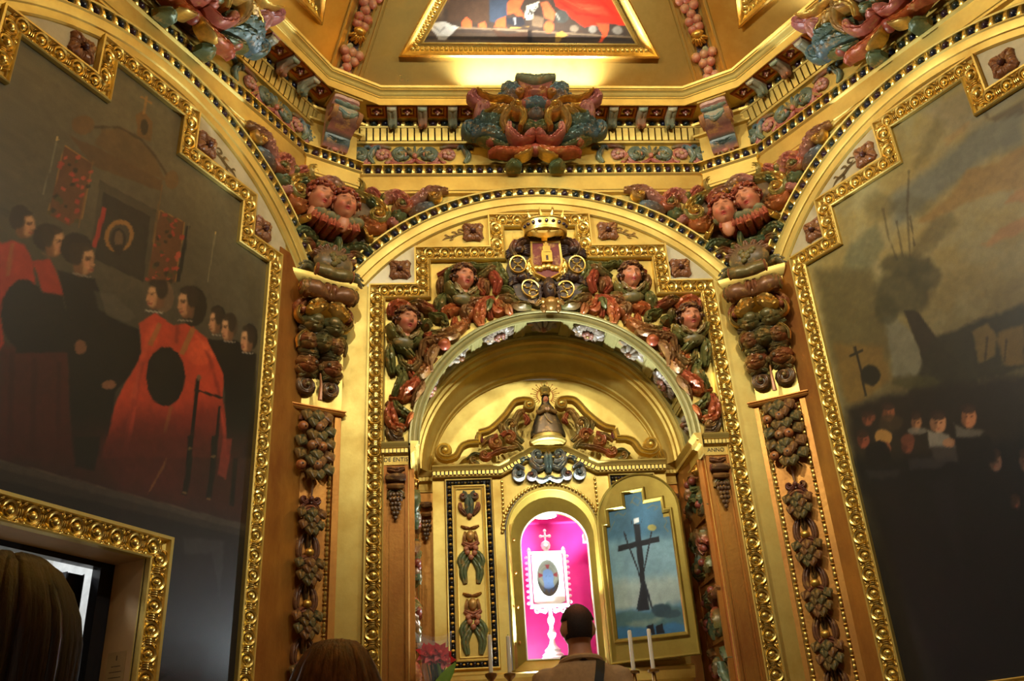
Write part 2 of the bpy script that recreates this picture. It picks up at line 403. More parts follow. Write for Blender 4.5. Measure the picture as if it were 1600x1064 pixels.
# painted shapes (mm on their canvas)
PL =[
((92,62,30),0.8,8,[-427,4202,-337,4224,70,4293,80,4225,-330,4116,-478,4193]),
((98,68,32),0.7,10,[-316,4339,-202,4436,-14,4419,84,4303,-110,4249,-339,4236]),
((60,45,25),0.8,8,[-360,4314,-229,4409,-100,4429,-1,4393,89,4332,101,4348,10,4409,-93,4446,-228,4425,-363,4327]),
((112,76,32),0.8,6,[-147,4554,-110,4613,-41,4585,-34,4459,-120,4443]),
((40,32,20),0.8,5,[-64,4537,-63,4515,-66,4494,-74,4479,-84,4472,-94,4474,-103,4486,-109,4505,-110,4526,-107,4547,-99,4563,-89,4570,-78,4568,-69,4556]),
((150,105,48),0.8,2,[-107,4708,-107,4592,-97,4598,-97,4714]),
((150,105,48),0.8,2,[-139,4678,-67,4686,-63,4697,-135,4688]),
((108,74,34),0.8,8,[-360,4336,-362,4308,-374,4278,-395,4251,-421,4233,-445,4227,-464,4234,-474,4252,-473,4278,-461,4308,-440,4335,-415,4354,-390,4361,-370,4354]),
((108,74,34),0.7,6,[175,4362,174,4334,164,4307,148,4284,127,4272,108,4271,93,4282,84,4303,85,4330,95,4357,111,4380,131,4393,151,4394,167,4383]),
((95,55,28),0.95,4,[-484,4127,-330,4128,-334,3820,-391,3748,-496,3749]),
((95,55,28),0.95,4,[82,4116,245,4140,237,3778,61,3689]),
((150,105,45),0.8,1.5,[-485,4124,-332,4126,-336,3819,-332,3820,-327,4130,-484,4130]),
((150,105,45),0.8,1.5,[81,4113,242,4137,234,3777,240,3779,248,4142,82,4119]),
((150,105,45),0.7,1.5,[-487,4126,-498,3748,-493,3750,-482,4128]),
((140,98,42),0.7,1.5,[79,4115,58,3688,64,3690,84,4117]),
((64,55,40),0.85,4,[-280,4067,75,4105,65,3691,-258,3658]),
((40,34,25),0.85,4,[-250,4017,30,4049,45,3681,-232,3659]),
((165,45,32),0.9,2,[-242,3938,-258,3712,-234,3719,-217,3946]),
((150,102,45),0.9,4,[-49,3865,-63,3820,-89,3781,-123,3755,-157,3747,-185,3758,-202,3785,-204,3824,-192,3867,-167,3907,-133,3934,-98,3944,-69,3934,-51,3906]),
((62,52,40),0.95,4,[-70,3854,-80,3820,-99,3790,-124,3770,-149,3764,-169,3773,-182,3794,-183,3825,-174,3858,-155,3888,-131,3909,-105,3916,-84,3908,-71,3886]),
((40,30,22),0.9,5,[-85,3844,-85,3814,-93,3786,-108,3764,-127,3754,-146,3757,-161,3772,-170,3797,-171,3826,-163,3854,-148,3876,-129,3887,-110,3885,-94,3869]),
((105,78,52),0.85,5,[-103,3841,-102,3821,-106,3803,-114,3790,-125,3785,-135,3787,-144,3798,-150,3815,-150,3834,-147,3852,-139,3865,-128,3871,-118,3868,-109,3857]),
((35,26,20),0.9,4,[-90,3788,-90,3774,-96,3760,-105,3749,-116,3743,-128,3743,-136,3749,-141,3760,-141,3774,-136,3788,-126,3799,-115,3805,-104,3805,-95,3799]),
((120,108,80),0.75,2,[-711,4158,-711,3887,-705,3889,-706,4160]),
((200,160,90),0.9,1.5,[-705,4169,-704,4163,-705,4158,-706,4154,-709,4153,-711,4153,-713,4156,-715,4161,-715,4166,-715,4171,-713,4175,-711,4177,-709,4176,-706,4173]),
((120,108,80),0.75,2,[-528,4124,-538,3824,-532,3826,-521,4127]),
((200,160,90),0.9,1.5,[-520,4139,-519,4133,-520,4128,-522,4124,-524,4123,-527,4123,-529,4126,-531,4131,-531,4137,-531,4142,-529,4146,-527,4147,-524,4147,-521,4144]),
((28,25,21),0.9,2,[260,4129,240,3782,265,3790,285,4139]),
((120,108,80),0.6,2,[275,4158,269,3985,275,3988,281,4160]),
((125,110,78),0.7,2,[457,4188,441,3882,451,3885,468,4192]),
((200,160,90),0.9,1.5,[470,4202,470,4197,469,4192,466,4188,463,4186,460,4187,458,4190,457,4194,457,4200,458,4205,460,4208,463,4210,466,4210,469,4207]),
((120,84,40),0.7,4,[-334,4143,-347,3761,-338,3765,-324,4147]),
((120,84,40),0.6,4,[68,4263,61,3913,72,3918,80,4269]),
((175,70,45),0.85,3,[-462,4066,-471,4055,-477,4054,-476,4064,-469,4078,-461,4085,-458,4080]),
((160,52,36),0.85,3,[-436,3993,-437,4004,-428,4016,-418,4019,-413,4012,-417,3999,-428,3991]),
((160,52,36),0.85,3,[-491,3993,-499,3997,-499,4007,-489,4014,-478,4013,-474,4005,-479,3996]),
((160,52,36),0.85,3,[-389,3960,-391,3970,-385,3979,-377,3979,-372,3972,-374,3961,-382,3956]),
((70,62,30),0.85,3,[-441,3831,-452,3825,-459,3831,-458,3844,-448,3854,-437,3854,-434,3843]),
((160,52,36),0.85,3,[-408,3978,-413,3984,-411,3994,-402,3998,-394,3995,-393,3987,-399,3979]),
((160,52,36),0.85,3,[-365,3878,-375,3874,-383,3881,-382,3893,-374,3902,-364,3900,-360,3889]),
((70,62,30),0.85,3,[-471,3847,-481,3847,-483,3853,-476,3862,-466,3866,-459,3863,-461,3855]),
((70,62,30),0.85,3,[-406,4085,-413,4076,-419,4074,-421,4082,-417,4092,-410,4098,-405,4095]),
((160,52,36),0.85,3,[-346,3935,-357,3921,-365,3920,-363,3932,-353,3949,-343,3957,-340,3951]),
((70,62,30),0.85,3,[-457,3845,-458,3854,-454,3861,-447,3860,-443,3852,-444,3843,-451,3840]),
((175,70,45),0.85,3,[-362,4013,-372,4009,-377,4013,-374,4024,-365,4032,-357,4032,-356,4024]),
((175,70,45),0.85,3,[-324,4075,-335,4066,-342,4068,-341,4080,-331,4092,-321,4096,-318,4088]),
((160,52,36),0.85,3,[-398,3985,-402,3974,-410,3968,-417,3971,-417,3982,-411,3992,-402,3993]),
((175,70,45),0.85,3,[-400,4107,-411,4096,-419,4097,-419,4109,-411,4123,-400,4129,-395,4122]),
((70,62,30),0.85,3,[-500,3750,-500,3762,-492,3771,-482,3772,-478,3762,-483,3751,-493,3745]),
((45,38,22),0.85,3,[-439,4037,-449,4033,-454,4038,-452,4049,-443,4058,-435,4057,-433,4048]),
((160,52,36),0.85,3,[-384,3993,-391,3986,-400,3985,-403,3993,-398,4003,-389,4008,-383,4003]),
((160,52,36),0.85,3,[-440,3766,-451,3754,-459,3754,-458,3766,-448,3781,-438,3787,-434,3781]),
((160,52,36),0.85,3,[-406,3762,-413,3769,-411,3779,-401,3783,-391,3779,-388,3769,-395,3761]),
((160,52,36),0.85,3,[-355,3839,-365,3828,-375,3828,-377,3839,-369,3853,-358,3860,-351,3854]),
((45,38,22),0.85,3,[-467,3849,-477,3835,-487,3833,-491,3844,-484,3860,-473,3870,-466,3865]),
((45,38,22),0.85,3,[-485,3766,-488,3777,-481,3789,-470,3793,-463,3786,-465,3773,-474,3764]),
((70,62,30),0.85,3,[-475,3827,-481,3836,-478,3848,-467,3856,-457,3852,-456,3841,-464,3830]),
((175,70,45),0.85,3,[-330,4023,-342,4017,-347,4020,-341,4031,-328,4041,-319,4042,-320,4034]),
((175,70,45),0.85,3,[-350,3979,-354,3966,-362,3961,-368,3966,-367,3978,-361,3988,-353,3988]),
((45,38,22),0.85,3,[-423,3823,-431,3824,-432,3831,-426,3838,-418,3841,-413,3837,-415,3829]),
((45,38,22),0.85,3,[-330,3987,-342,3980,-349,3985,-344,3998,-331,4009,-321,4011,-320,4001]),
((70,62,30),0.85,3,[-344,3795,-351,3782,-363,3777,-371,3783,-369,3796,-359,3806,-348,3806]),
((160,52,36),0.85,3,[-414,3998,-423,3995,-427,4000,-423,4009,-414,4016,-407,4015,-407,4007]),
((175,70,45),0.85,3,[-441,3904,-449,3898,-458,3900,-460,3909,-455,3918,-446,3920,-439,3914]),
((45,38,22),0.85,3,[-405,3951,-416,3944,-423,3948,-420,3960,-410,3971,-400,3973,-398,3963]),
((160,52,36),0.85,3,[-487,4008,-496,4013,-496,4027,-486,4039,-474,4040,-469,4030,-475,4016]),
((45,38,22),0.85,3,[-421,4024,-422,4037,-414,4049,-403,4052,-397,4042,-400,4029,-411,4021]),
((45,38,22),0.85,3,[141,3950,130,3951,128,3960,137,3971,149,3975,157,3970,153,3958]),
((160,52,36),0.85,3,[145,3888,134,3871,124,3868,122,3880,130,3899,142,3910,149,3906]),
((175,70,45),0.85,3,[216,3900,211,3911,216,3920,228,3920,236,3911,236,3899,227,3894]),
((160,52,36),0.85,3,[108,3972,105,3961,95,3954,87,3956,86,3965,94,3975,103,3978]),
((175,70,45),0.85,3,[236,3848,221,3843,216,3848,224,3860,240,3869,251,3869,249,3860]),
((175,70,45),0.85,3,[179,3770,175,3780,180,3789,191,3790,199,3783,199,3772,190,3766]),
((70,62,30),0.85,3,[85,3780,81,3793,90,3807,104,3811,114,3802,111,3788,98,3778]),
((160,52,36),0.85,3,[91,3904,80,3895,71,3897,72,3907,81,3919,91,3923,96,3916]),
((45,38,22),0.85,3,[213,3757,197,3744,186,3744,188,3759,202,3776,217,3783,222,3775]),
((70,62,30),0.85,3,[131,3885,120,3889,120,3898,132,3905,146,3906,152,3899,145,3890]),
((45,38,22),0.85,3,[178,4012,171,3999,159,3992,150,3996,150,4007,161,4018,173,4020]),
((160,52,36),0.85,3,[199,4120,195,4108,187,4102,180,4106,180,4117,187,4127,195,4128]),
((70,62,30),0.85,3,[121,3884,113,3889,115,3897,124,3903,135,3901,138,3894,132,3886]),
((175,70,45),0.85,3,[95,3725,95,3735,102,3742,110,3741,113,3733,109,3723,101,3720]),
((160,52,36),0.85,3,[106,3752,105,3766,115,3778,128,3778,135,3767,129,3753,116,3746]),
((160,52,36),0.85,3,[160,3858,157,3867,163,3879,175,3884,183,3880,181,3868,171,3859]),
((160,52,36),0.85,3,[116,4097,99,4090,94,4096,104,4109,122,4120,134,4121,132,4111]),
((45,38,22),0.85,3,[146,4012,133,4005,126,4010,130,4022,143,4033,154,4035,156,4025]),
((160,52,36),0.85,3,[62,3697,53,3698,51,3705,58,3713,69,3716,75,3711,72,3703]),
((45,38,22),0.85,3,[159,3780,158,3794,169,3808,185,3811,193,3801,187,3785,173,3776]),
((160,52,36),0.85,3,[259,4049,250,4033,235,4025,225,4032,228,4049,242,4062,255,4062]),
((70,62,30),0.85,3,[204,3783,187,3775,177,3781,182,3797,198,3811,213,3812,216,3799]),
((160,52,36),0.85,3,[216,3832,202,3835,201,3844,214,3853,231,3855,240,3849,233,3839]),
((70,62,30),0.85,3,[137,3760,127,3752,114,3752,109,3760,115,3771,127,3776,137,3771]),
((70,62,30),0.85,3,[118,3932,112,3919,98,3911,87,3913,87,3924,98,3935,112,3939]),
((160,52,36),0.85,3,[174,3810,161,3799,153,3799,157,3811,169,3825,181,3832,183,3825]),
((70,62,30),0.85,3,[139,4085,129,4094,132,4104,146,4107,160,4101,163,4089,154,4082]),
((175,70,45),0.85,3,[251,3943,246,3924,232,3913,219,3918,217,3935,228,3952,243,3956]),
((160,52,36),0.85,3,[162,4061,155,4072,162,4088,178,4096,191,4091,191,4076,178,4062]),
((45,38,22),0.85,3,[82,3949,81,3960,87,3968,96,3966,101,3956,98,3945,90,3942]),
((70,62,30),0.85,3,[238,3828,228,3817,216,3815,212,3824,218,3837,230,3844,239,3840]),
((160,52,36),0.85,3,[174,4028,169,4041,174,4050,185,4048,193,4036,193,4024,184,4020]),
((45,38,22),0.85,3,[116,3801,99,3793,88,3799,93,3815,109,3829,124,3831,127,3818]),
((70,62,30),0.85,3,[197,4083,187,4075,176,4075,173,4084,180,4095,191,4100,199,4095]),
((70,24,20),0.9,40,[-584,3086,-266,3222,-167,2741,-487,2647]),
((52,18,17),0.7,10,[-533,3069,-454,2666,-434,2671,-512,3077]),
((52,18,17),0.7,10,[-436,3089,-363,2693,-342,2699,-415,3097]),
((52,18,17),0.7,10,[-323,3115,-250,2726,-230,2732,-303,3123]),
((165,48,28),0.95,8,[-674,3491,-634,3540,-568,3549,-514,3491,-484,3399,-567,3373,-603,3217,-562,3096,-576,3051]),
((150,105,50),0.5,6,[-631,3527,-618,3374,-599,3381,-612,3534]),
((160,48,28),0.95,6,[-521,3499,-444,3551,-338,3416,-435,3369]),
((20,17,15),1,8,[-453,3382,-355,3414,-248,3187,-504,3081,-562,3256]),
((20,17,15),1,6,[-408,3297,-404,3226,-422,3162,-456,3117,-499,3099,-543,3110,-580,3149,-603,3207,-608,3274,-593,3338,-561,3386,-517,3408,-471,3398,-432,3359]),
((20,17,15),1,8,[-397,3514,-214,3568,-126,3427,60,3430,104,3287,-16,3086,-10,2787,-172,2739,-329,3366]),
((48,36,26),1,6,[-565,3685,-564,3656,-573,3627,-590,3605,-610,3593,-631,3594,-648,3607,-658,3630,-660,3658,-651,3686,-635,3709,-614,3722,-593,3721,-575,3708]),
((110,72,44),1,7,[-544,3653,-545,3625,-554,3599,-568,3580,-585,3572,-602,3577,-615,3593,-621,3617,-621,3645,-613,3671,-598,3690,-581,3698,-564,3694,-551,3678]),
((176,124,80),1,14,[-545,3658,-546,3633,-551,3611,-562,3595,-574,3590,-586,3595,-596,3610,-601,3632,-601,3656,-595,3678,-585,3694,-573,3700,-561,3695,-551,3680]),
((204,152,102),0.75,14,[-556,3680,-557,3671,-561,3661,-567,3653,-576,3648,-584,3647,-591,3651,-595,3657,-594,3667,-590,3676,-584,3684,-575,3689,-567,3690,-560,3687]),
((196,128,86),0.7,10,[-551,3639,-551,3632,-554,3625,-559,3620,-565,3616,-571,3616,-576,3618,-578,3623,-578,3630,-576,3637,-571,3643,-564,3647,-558,3647,-554,3645]),
((176,122,80),1,5,[-559,3662,-536,3649,-541,3640,-559,3631]),
((70,44,28),0.9,5,[-560,3659,-561,3656,-563,3653,-566,3650,-570,3648,-574,3647,-577,3647,-578,3648,-578,3650,-576,3653,-572,3656,-568,3659,-564,3660,-561,3660]),
((84,54,34),0.8,5,[-583,3652,-556,3666,-556,3670,-584,3656]),
((120,78,48),0.7,5,[-556,3626,-540,3635,-542,3640,-557,3631]),
((134,66,48),0.95,5,[-559,3611,-542,3622,-543,3627,-560,3616]),
((110,72,44),0.8,10,[-581,3614,-580,3598,-582,3583,-588,3572,-597,3567,-606,3569,-613,3578,-618,3592,-620,3608,-617,3623,-611,3634,-603,3639,-594,3636,-586,3627]),
((46,34,24),0.95,10,[-590,3667,-589,3646,-594,3627,-603,3612,-615,3605,-628,3606,-639,3617,-646,3634,-647,3654,-643,3673,-633,3688,-621,3696,-608,3694,-597,3684]),
((46,34,24),0.9,7,[-563,3711,-565,3701,-574,3689,-588,3677,-604,3668,-618,3662,-630,3663,-635,3668,-633,3678,-624,3689,-611,3701,-595,3711,-580,3717,-568,3716]),
((40,30,22),1,6,[-416,3674,-417,3643,-430,3611,-452,3585,-480,3570,-507,3568,-528,3581,-539,3604,-539,3634,-527,3666,-505,3692,-477,3708,-450,3711,-428,3698]),
((110,72,44),1,7,[-396,3646,-397,3615,-406,3587,-422,3567,-440,3559,-458,3565,-471,3583,-478,3609,-477,3640,-468,3668,-453,3689,-434,3697,-416,3692,-402,3674]),
((176,124,80),1,14,[-397,3651,-397,3624,-404,3600,-415,3584,-428,3578,-441,3584,-451,3601,-456,3625,-456,3651,-450,3676,-439,3692,-425,3699,-412,3693,-402,3676]),
((204,152,102),0.75,14,[-408,3676,-408,3666,-413,3655,-420,3647,-429,3642,-438,3641,-445,3645,-449,3653,-449,3663,-445,3673,-437,3682,-428,3687,-419,3688,-412,3684]),
((196,128,86),0.7,10,[-403,3631,-403,3624,-406,3616,-411,3610,-418,3606,-424,3606,-429,3609,-432,3615,-432,3622,-429,3630,-424,3636,-417,3640,-410,3640,-405,3637]),
((176,122,80),1,5,[-411,3656,-387,3641,-392,3632,-411,3622]),
((70,44,28),0.9,5,[-412,3653,-413,3650,-415,3647,-419,3644,-423,3641,-428,3640,-431,3640,-432,3642,-431,3645,-429,3648,-425,3651,-421,3653,-417,3655,-414,3654]),
((84,54,34),0.8,5,[-437,3647,-408,3661,-408,3666,-437,3651]),
((120,78,48),0.7,5,[-408,3617,-391,3626,-393,3632,-409,3622]),
((134,66,48),0.95,5,[-411,3600,-393,3612,-395,3618,-413,3606]),
((110,72,44),0.8,10,[-435,3604,-434,3587,-436,3571,-443,3559,-452,3554,-461,3557,-470,3567,-475,3582,-476,3600,-473,3616,-467,3628,-458,3633,-448,3630,-440,3620]),
((46,34,24),0.95,10,[-444,3663,-443,3640,-448,3619,-458,3603,-472,3596,-486,3598,-497,3610,-504,3629,-506,3651,-501,3672,-491,3688,-477,3696,-463,3694,-452,3682]),
((46,34,24),0.9,7,[-415,3710,-417,3700,-427,3687,-442,3674,-459,3664,-475,3659,-487,3660,-492,3666,-490,3676,-481,3689,-466,3702,-449,3712,-433,3717,-421,3716]),
((34,26,20),1,6,[-255,3705,-257,3668,-274,3630,-303,3599,-337,3581,-370,3579,-396,3593,-410,3620,-409,3656,-393,3693,-365,3724,-331,3744,-297,3747,-270,3733]),
((110,72,44),1,7,[-234,3640,-236,3605,-248,3573,-267,3550,-289,3541,-310,3548,-326,3568,-333,3598,-331,3632,-320,3664,-301,3688,-279,3698,-258,3692,-241,3671]),
((176,124,80),1,14,[-235,3646,-236,3615,-245,3588,-258,3569,-274,3563,-289,3569,-301,3588,-307,3615,-306,3645,-298,3673,-285,3692,-268,3699,-253,3693,-241,3674]),
((204,152,102),0.75,14,[-248,3674,-249,3663,-254,3651,-263,3641,-274,3635,-285,3634,-293,3639,-298,3647,-297,3659,-292,3670,-283,3680,-272,3686,-261,3687,-253,3683]),
((196,128,86),0.7,10,[-243,3623,-243,3615,-247,3606,-253,3599,-261,3595,-269,3595,-275,3598,-278,3605,-278,3613,-274,3622,-268,3629,-260,3633,-252,3633,-246,3630]),
((176,122,80),1,5,[-252,3652,-224,3635,-229,3624,-253,3613]),
((70,44,28),0.9,5,[-254,3648,-254,3645,-257,3641,-262,3638,-267,3635,-272,3633,-276,3633,-278,3635,-277,3638,-274,3642,-269,3645,-264,3648,-259,3650,-255,3650]),
((84,54,34),0.8,5,[-283,3640,-248,3657,-248,3662,-284,3646]),
((120,78,48),0.7,5,[-249,3607,-229,3618,-231,3624,-251,3613]),
((134,66,48),0.95,5,[-254,3588,-232,3601,-233,3608,-256,3595]),
((110,72,44),0.8,10,[-282,3592,-281,3573,-285,3554,-293,3541,-304,3536,-315,3539,-324,3550,-330,3567,-331,3587,-328,3605,-320,3618,-309,3624,-297,3621,-288,3610]),
((46,34,24),0.95,10,[-292,3658,-291,3633,-297,3609,-310,3591,-326,3582,-343,3585,-356,3598,-364,3619,-365,3644,-359,3668,-346,3687,-330,3695,-314,3693,-300,3680]),
((46,34,24),0.9,7,[-255,3713,-258,3701,-270,3686,-288,3671,-309,3660,-328,3654,-342,3655,-349,3661,-346,3673,-335,3688,-317,3702,-296,3714,-277,3720,-262,3720]),
((130,115,95),0.8,3,[-328,3534,-238,3558,-237,3567,-328,3543]),
((110,85,60),0.8,3,[-490,3550,-446,3546,-443,3555,-488,3559]),
((125,80,52),0.9,5,[-197,3235,-197,3219,-203,3205,-214,3194,-227,3188,-239,3190,-249,3198,-255,3211,-255,3226,-249,3241,-239,3252,-226,3257,-213,3256,-203,3248]),
((135,88,58),0.9,5,[-17,3123,-19,3113,-28,3102,-42,3092,-59,3086,-74,3085,-85,3088,-90,3095,-88,3105,-80,3116,-66,3126,-49,3132,-34,3133,-22,3130]),
((88,80,62),0.55,14,[-202,3505,-97,3545,30,3488,-25,3427,-164,3432]),
((185,62,34),1,8,[58,3465,142,3557,259,3543,356,3599,534,3562,622,3445,636,3275,750,3009,-33,2780,0,3070,97,3330]),
((95,30,24),0.75,110,[46,3022,637,3263,765,3013,-44,2777]),
((215,85,45),0.6,12,[540,3514,535,3479,513,3443,479,3415,440,3400,403,3399,376,3414,363,3440,368,3474,388,3509,421,3537,460,3554,498,3556,527,3541]),
((205,75,40),0.6,10,[176,3434,177,3403,170,3375,156,3356,139,3349,121,3355,107,3374,99,3400,98,3431,105,3458,118,3478,135,3486,153,3480,167,3461]),
((150,50,34),0.8,8,[88,3283,65,2821,96,2825,121,3291]),
((195,66,42),0.6,8,[94,3061,85,2888,102,2891,111,3065]),
((120,40,28),0.7,8,[522,3197,598,2975,622,2984,546,3208]),
((214,90,52),0.5,16,[139,3505,89,3307,72,3098,94,3102,112,3310,162,3507]),
((120,38,26),0.6,14,[276,3552,276,3454,298,3461,298,3559]),
((120,38,26),0.6,16,[481,3498,604,3285,630,3300,506,3515]),
((220,96,56),0.5,14,[400,3550,536,3481,551,3498,415,3567]),
((205,72,45),0.6,8,[614,3255,748,3020,684,3013]),
((150,102,48),0.7,5,[163,3517,122,3381,150,3382,191,3519]),
((150,102,48),0.8,5,[371,3587,314,3414,346,3415,405,3589]),
((140,95,45),0.5,5,[296,3133,276,2992,297,2995,318,3136]),
((20,17,15),1,5,[371,3314,369,3243,343,3179,299,3134,248,3116,198,3127,158,3166,137,3224,138,3291,161,3355,202,3403,255,3425,308,3415,349,3376]),
((34,30,27),0.5,20,[280,3358,278,3331,266,3306,247,3287,223,3278,200,3280,183,3294,174,3315,175,3341,187,3366,206,3386,230,3395,253,3393,271,3380]),
((105,80,55),1,5,[240,3697,239,3657,226,3619,202,3591,173,3577,146,3581,124,3602,112,3634,112,3673,125,3711,148,3740,177,3755,205,3751,228,3731]),
((110,72,44),1,7,[180,3663,176,3629,162,3598,143,3577,121,3568,100,3575,85,3594,79,3623,82,3656,95,3687,114,3709,137,3718,158,3712,173,3693]),
((176,124,80),1,14,[150,3654,148,3625,139,3599,125,3582,109,3576,94,3582,83,3600,78,3626,81,3655,89,3681,103,3699,119,3706,135,3699,146,3681]),
((204,152,102),0.75,14,[131,3677,130,3667,125,3656,115,3646,104,3641,94,3640,86,3645,82,3653,83,3664,88,3675,97,3684,108,3689,119,3690,127,3686]),
((196,128,86),0.7,10,[128,3626,127,3618,123,3610,117,3603,109,3600,101,3599,95,3603,93,3609,93,3617,97,3625,104,3632,112,3635,119,3636,125,3632]),
((176,122,80),1,5,[92,3640,74,3601,82,3598,104,3610]),
((70,44,28),0.9,5,[118,3649,117,3647,114,3643,109,3640,104,3637,99,3636,96,3636,94,3638,95,3641,98,3644,103,3647,108,3650,113,3651,116,3651]),
((84,54,34),0.8,5,[120,3663,86,3644,87,3640,121,3659]),
((120,78,48),0.7,5,[102,3608,83,3599,83,3593,103,3602]),
((134,66,48),0.95,5,[112,3599,90,3589,90,3582,113,3591]),
((110,72,44),0.8,10,[185,3644,186,3625,181,3607,172,3594,161,3589,150,3592,140,3603,135,3620,135,3639,139,3657,148,3670,159,3675,171,3672,180,3661]),
((46,34,24),0.95,10,[199,3718,199,3694,191,3670,177,3652,160,3644,143,3647,130,3660,123,3681,123,3705,130,3729,144,3746,161,3755,178,3753,191,3740]),
((46,34,24),0.9,7,[171,3737,168,3726,155,3712,137,3698,115,3687,96,3682,82,3683,76,3689,79,3701,91,3714,109,3728,130,3739,150,3745,165,3744]),
((170,155,130),0.85,2.5,[75,3538,188,3575,188,3584,75,3546]),
((36,28,20),1,6,[464,3746,461,3693,441,3643,407,3606,367,3588,328,3592,299,3618,283,3660,285,3711,304,3761,337,3799,377,3820,417,3816,448,3790]),
((110,72,44),1,7,[375,3712,371,3675,357,3641,337,3618,315,3610,294,3618,280,3640,274,3673,278,3710,291,3743,311,3767,333,3776,354,3769,369,3746]),
((176,124,80),1,14,[346,3704,343,3672,333,3644,319,3625,303,3619,288,3627,278,3647,274,3676,276,3708,285,3737,300,3757,316,3763,331,3755,341,3734]),
((204,152,102),0.75,14,[326,3731,326,3719,320,3707,311,3697,299,3692,289,3692,281,3697,277,3707,278,3718,283,3730,292,3740,304,3745,314,3745,322,3740]),
((196,128,86),0.7,10,[323,3674,323,3665,319,3657,312,3650,304,3646,296,3646,291,3650,288,3657,288,3666,292,3675,299,3682,307,3685,315,3685,320,3681]),
((176,122,80),1,5,[287,3691,269,3650,277,3646,300,3658]),
((70,44,28),0.9,5,[313,3700,312,3697,309,3694,305,3690,299,3688,294,3687,291,3687,289,3689,290,3692,293,3696,298,3699,303,3702,308,3703,312,3702]),
((84,54,34),0.8,5,[315,3716,281,3697,282,3692,316,3710]),
((120,78,48),0.7,5,[298,3656,278,3647,279,3640,298,3649]),
((134,66,48),0.95,5,[307,3645,285,3636,285,3628,308,3637]),
((110,72,44),0.8,10,[381,3690,381,3669,376,3650,368,3636,356,3631,345,3635,336,3648,330,3667,330,3688,335,3707,343,3721,355,3726,366,3722,376,3709]),
((46,34,24),0.95,10,[394,3772,394,3744,386,3719,372,3700,355,3692,339,3696,325,3711,318,3735,318,3762,325,3787,339,3806,356,3815,373,3811,387,3796]),
((46,34,24),0.9,7,[366,3794,363,3782,351,3767,332,3753,311,3743,291,3738,277,3739,271,3747,274,3760,286,3774,304,3788,325,3799,345,3804,360,3802]),
((170,155,130),0.7,2.5,[283,3581,376,3617,376,3624,282,3588]),
((20,17,15),1,8,[485,3567,690,3649,852,3629,896,3052,703,2995,625,3421]),
((30,24,18),1,5,[597,3741,596,3707,584,3675,564,3651,541,3641,518,3645,500,3664,491,3692,492,3726,503,3758,522,3782,546,3793,570,3789,588,3771]),
((110,72,44),1,7,[564,3696,560,3663,550,3634,535,3614,518,3609,504,3617,493,3639,489,3669,493,3702,503,3731,518,3751,534,3757,550,3749,560,3727]),
((176,124,80),1,14,[542,3692,540,3663,532,3638,522,3622,510,3617,499,3626,492,3645,489,3672,491,3701,498,3726,509,3742,521,3747,532,3739,540,3719]),
((204,152,102),0.75,14,[528,3716,527,3706,523,3696,516,3688,508,3684,500,3685,494,3690,491,3699,491,3710,495,3720,502,3728,511,3731,519,3731,525,3725]),
((196,128,86),0.7,10,[526,3666,526,3658,523,3651,518,3645,512,3643,506,3643,502,3648,500,3654,500,3662,503,3669,508,3675,514,3678,519,3677,524,3673]),
((176,122,80),1,5,[499,3684,485,3649,492,3645,509,3654]),
((70,44,28),0.9,5,[518,3690,518,3688,515,3685,512,3682,508,3680,504,3680,502,3681,501,3682,501,3685,503,3688,507,3691,511,3692,514,3693,517,3692]),
((84,54,34),0.8,5,[519,3704,494,3690,495,3685,521,3699]),
((120,78,48),0.7,5,[507,3652,492,3646,493,3640,507,3646]),
((134,66,48),0.95,5,[515,3641,498,3635,498,3628,515,3634]),
((110,72,44),0.8,10,[569,3676,569,3657,566,3640,559,3628,551,3625,543,3630,536,3642,531,3659,531,3678,534,3695,541,3706,549,3710,558,3705,565,3693]),
((46,34,24),0.95,10,[578,3747,578,3722,572,3700,562,3685,550,3680,537,3685,527,3699,521,3721,521,3745,527,3767,537,3782,549,3788,562,3783,572,3769]),
((46,34,24),0.9,7,[557,3769,555,3758,546,3746,532,3736,516,3728,501,3726,491,3729,486,3736,488,3747,497,3759,511,3769,526,3777,541,3780,552,3777]),
((70,54,38),1,5,[694,3738,692,3703,678,3670,656,3645,631,3634,606,3638,587,3656,577,3685,579,3720,592,3752,613,3777,639,3790,664,3786,684,3767]),
((110,72,44),1,7,[662,3697,658,3663,646,3634,630,3614,612,3608,596,3616,585,3638,581,3668,585,3702,596,3732,613,3752,631,3759,647,3750,658,3728]),
((176,124,80),1,14,[639,3692,636,3663,627,3637,616,3621,603,3616,592,3625,584,3644,581,3671,584,3701,592,3726,603,3743,616,3748,628,3740,636,3720]),
((204,152,102),0.75,14,[623,3717,623,3706,618,3696,611,3688,602,3684,593,3685,587,3690,583,3699,584,3710,589,3720,596,3728,605,3732,614,3731,620,3726]),
((196,128,86),0.7,10,[621,3666,620,3658,617,3650,612,3645,605,3642,599,3643,594,3647,592,3653,593,3661,596,3669,601,3675,608,3677,614,3677,618,3673]),
((176,122,80),1,5,[592,3684,577,3648,583,3644,602,3653]),
((70,44,28),0.9,5,[613,3691,612,3688,610,3685,606,3682,602,3680,598,3680,595,3680,594,3682,594,3685,597,3688,600,3691,605,3692,609,3693,611,3692]),
((84,54,34),0.8,5,[614,3704,586,3690,588,3685,615,3700]),
((120,78,48),0.7,5,[600,3651,584,3645,585,3639,600,3645]),
((134,66,48),0.95,5,[608,3640,590,3634,590,3627,608,3633]),
((110,72,44),0.8,10,[667,3676,667,3657,663,3640,656,3628,647,3624,638,3629,631,3641,626,3659,626,3678,630,3695,637,3707,646,3711,655,3706,663,3694]),
((46,34,24),0.95,10,[678,3749,677,3724,671,3702,660,3686,646,3680,633,3685,622,3700,617,3721,617,3746,623,3769,634,3785,647,3791,661,3786,672,3771]),
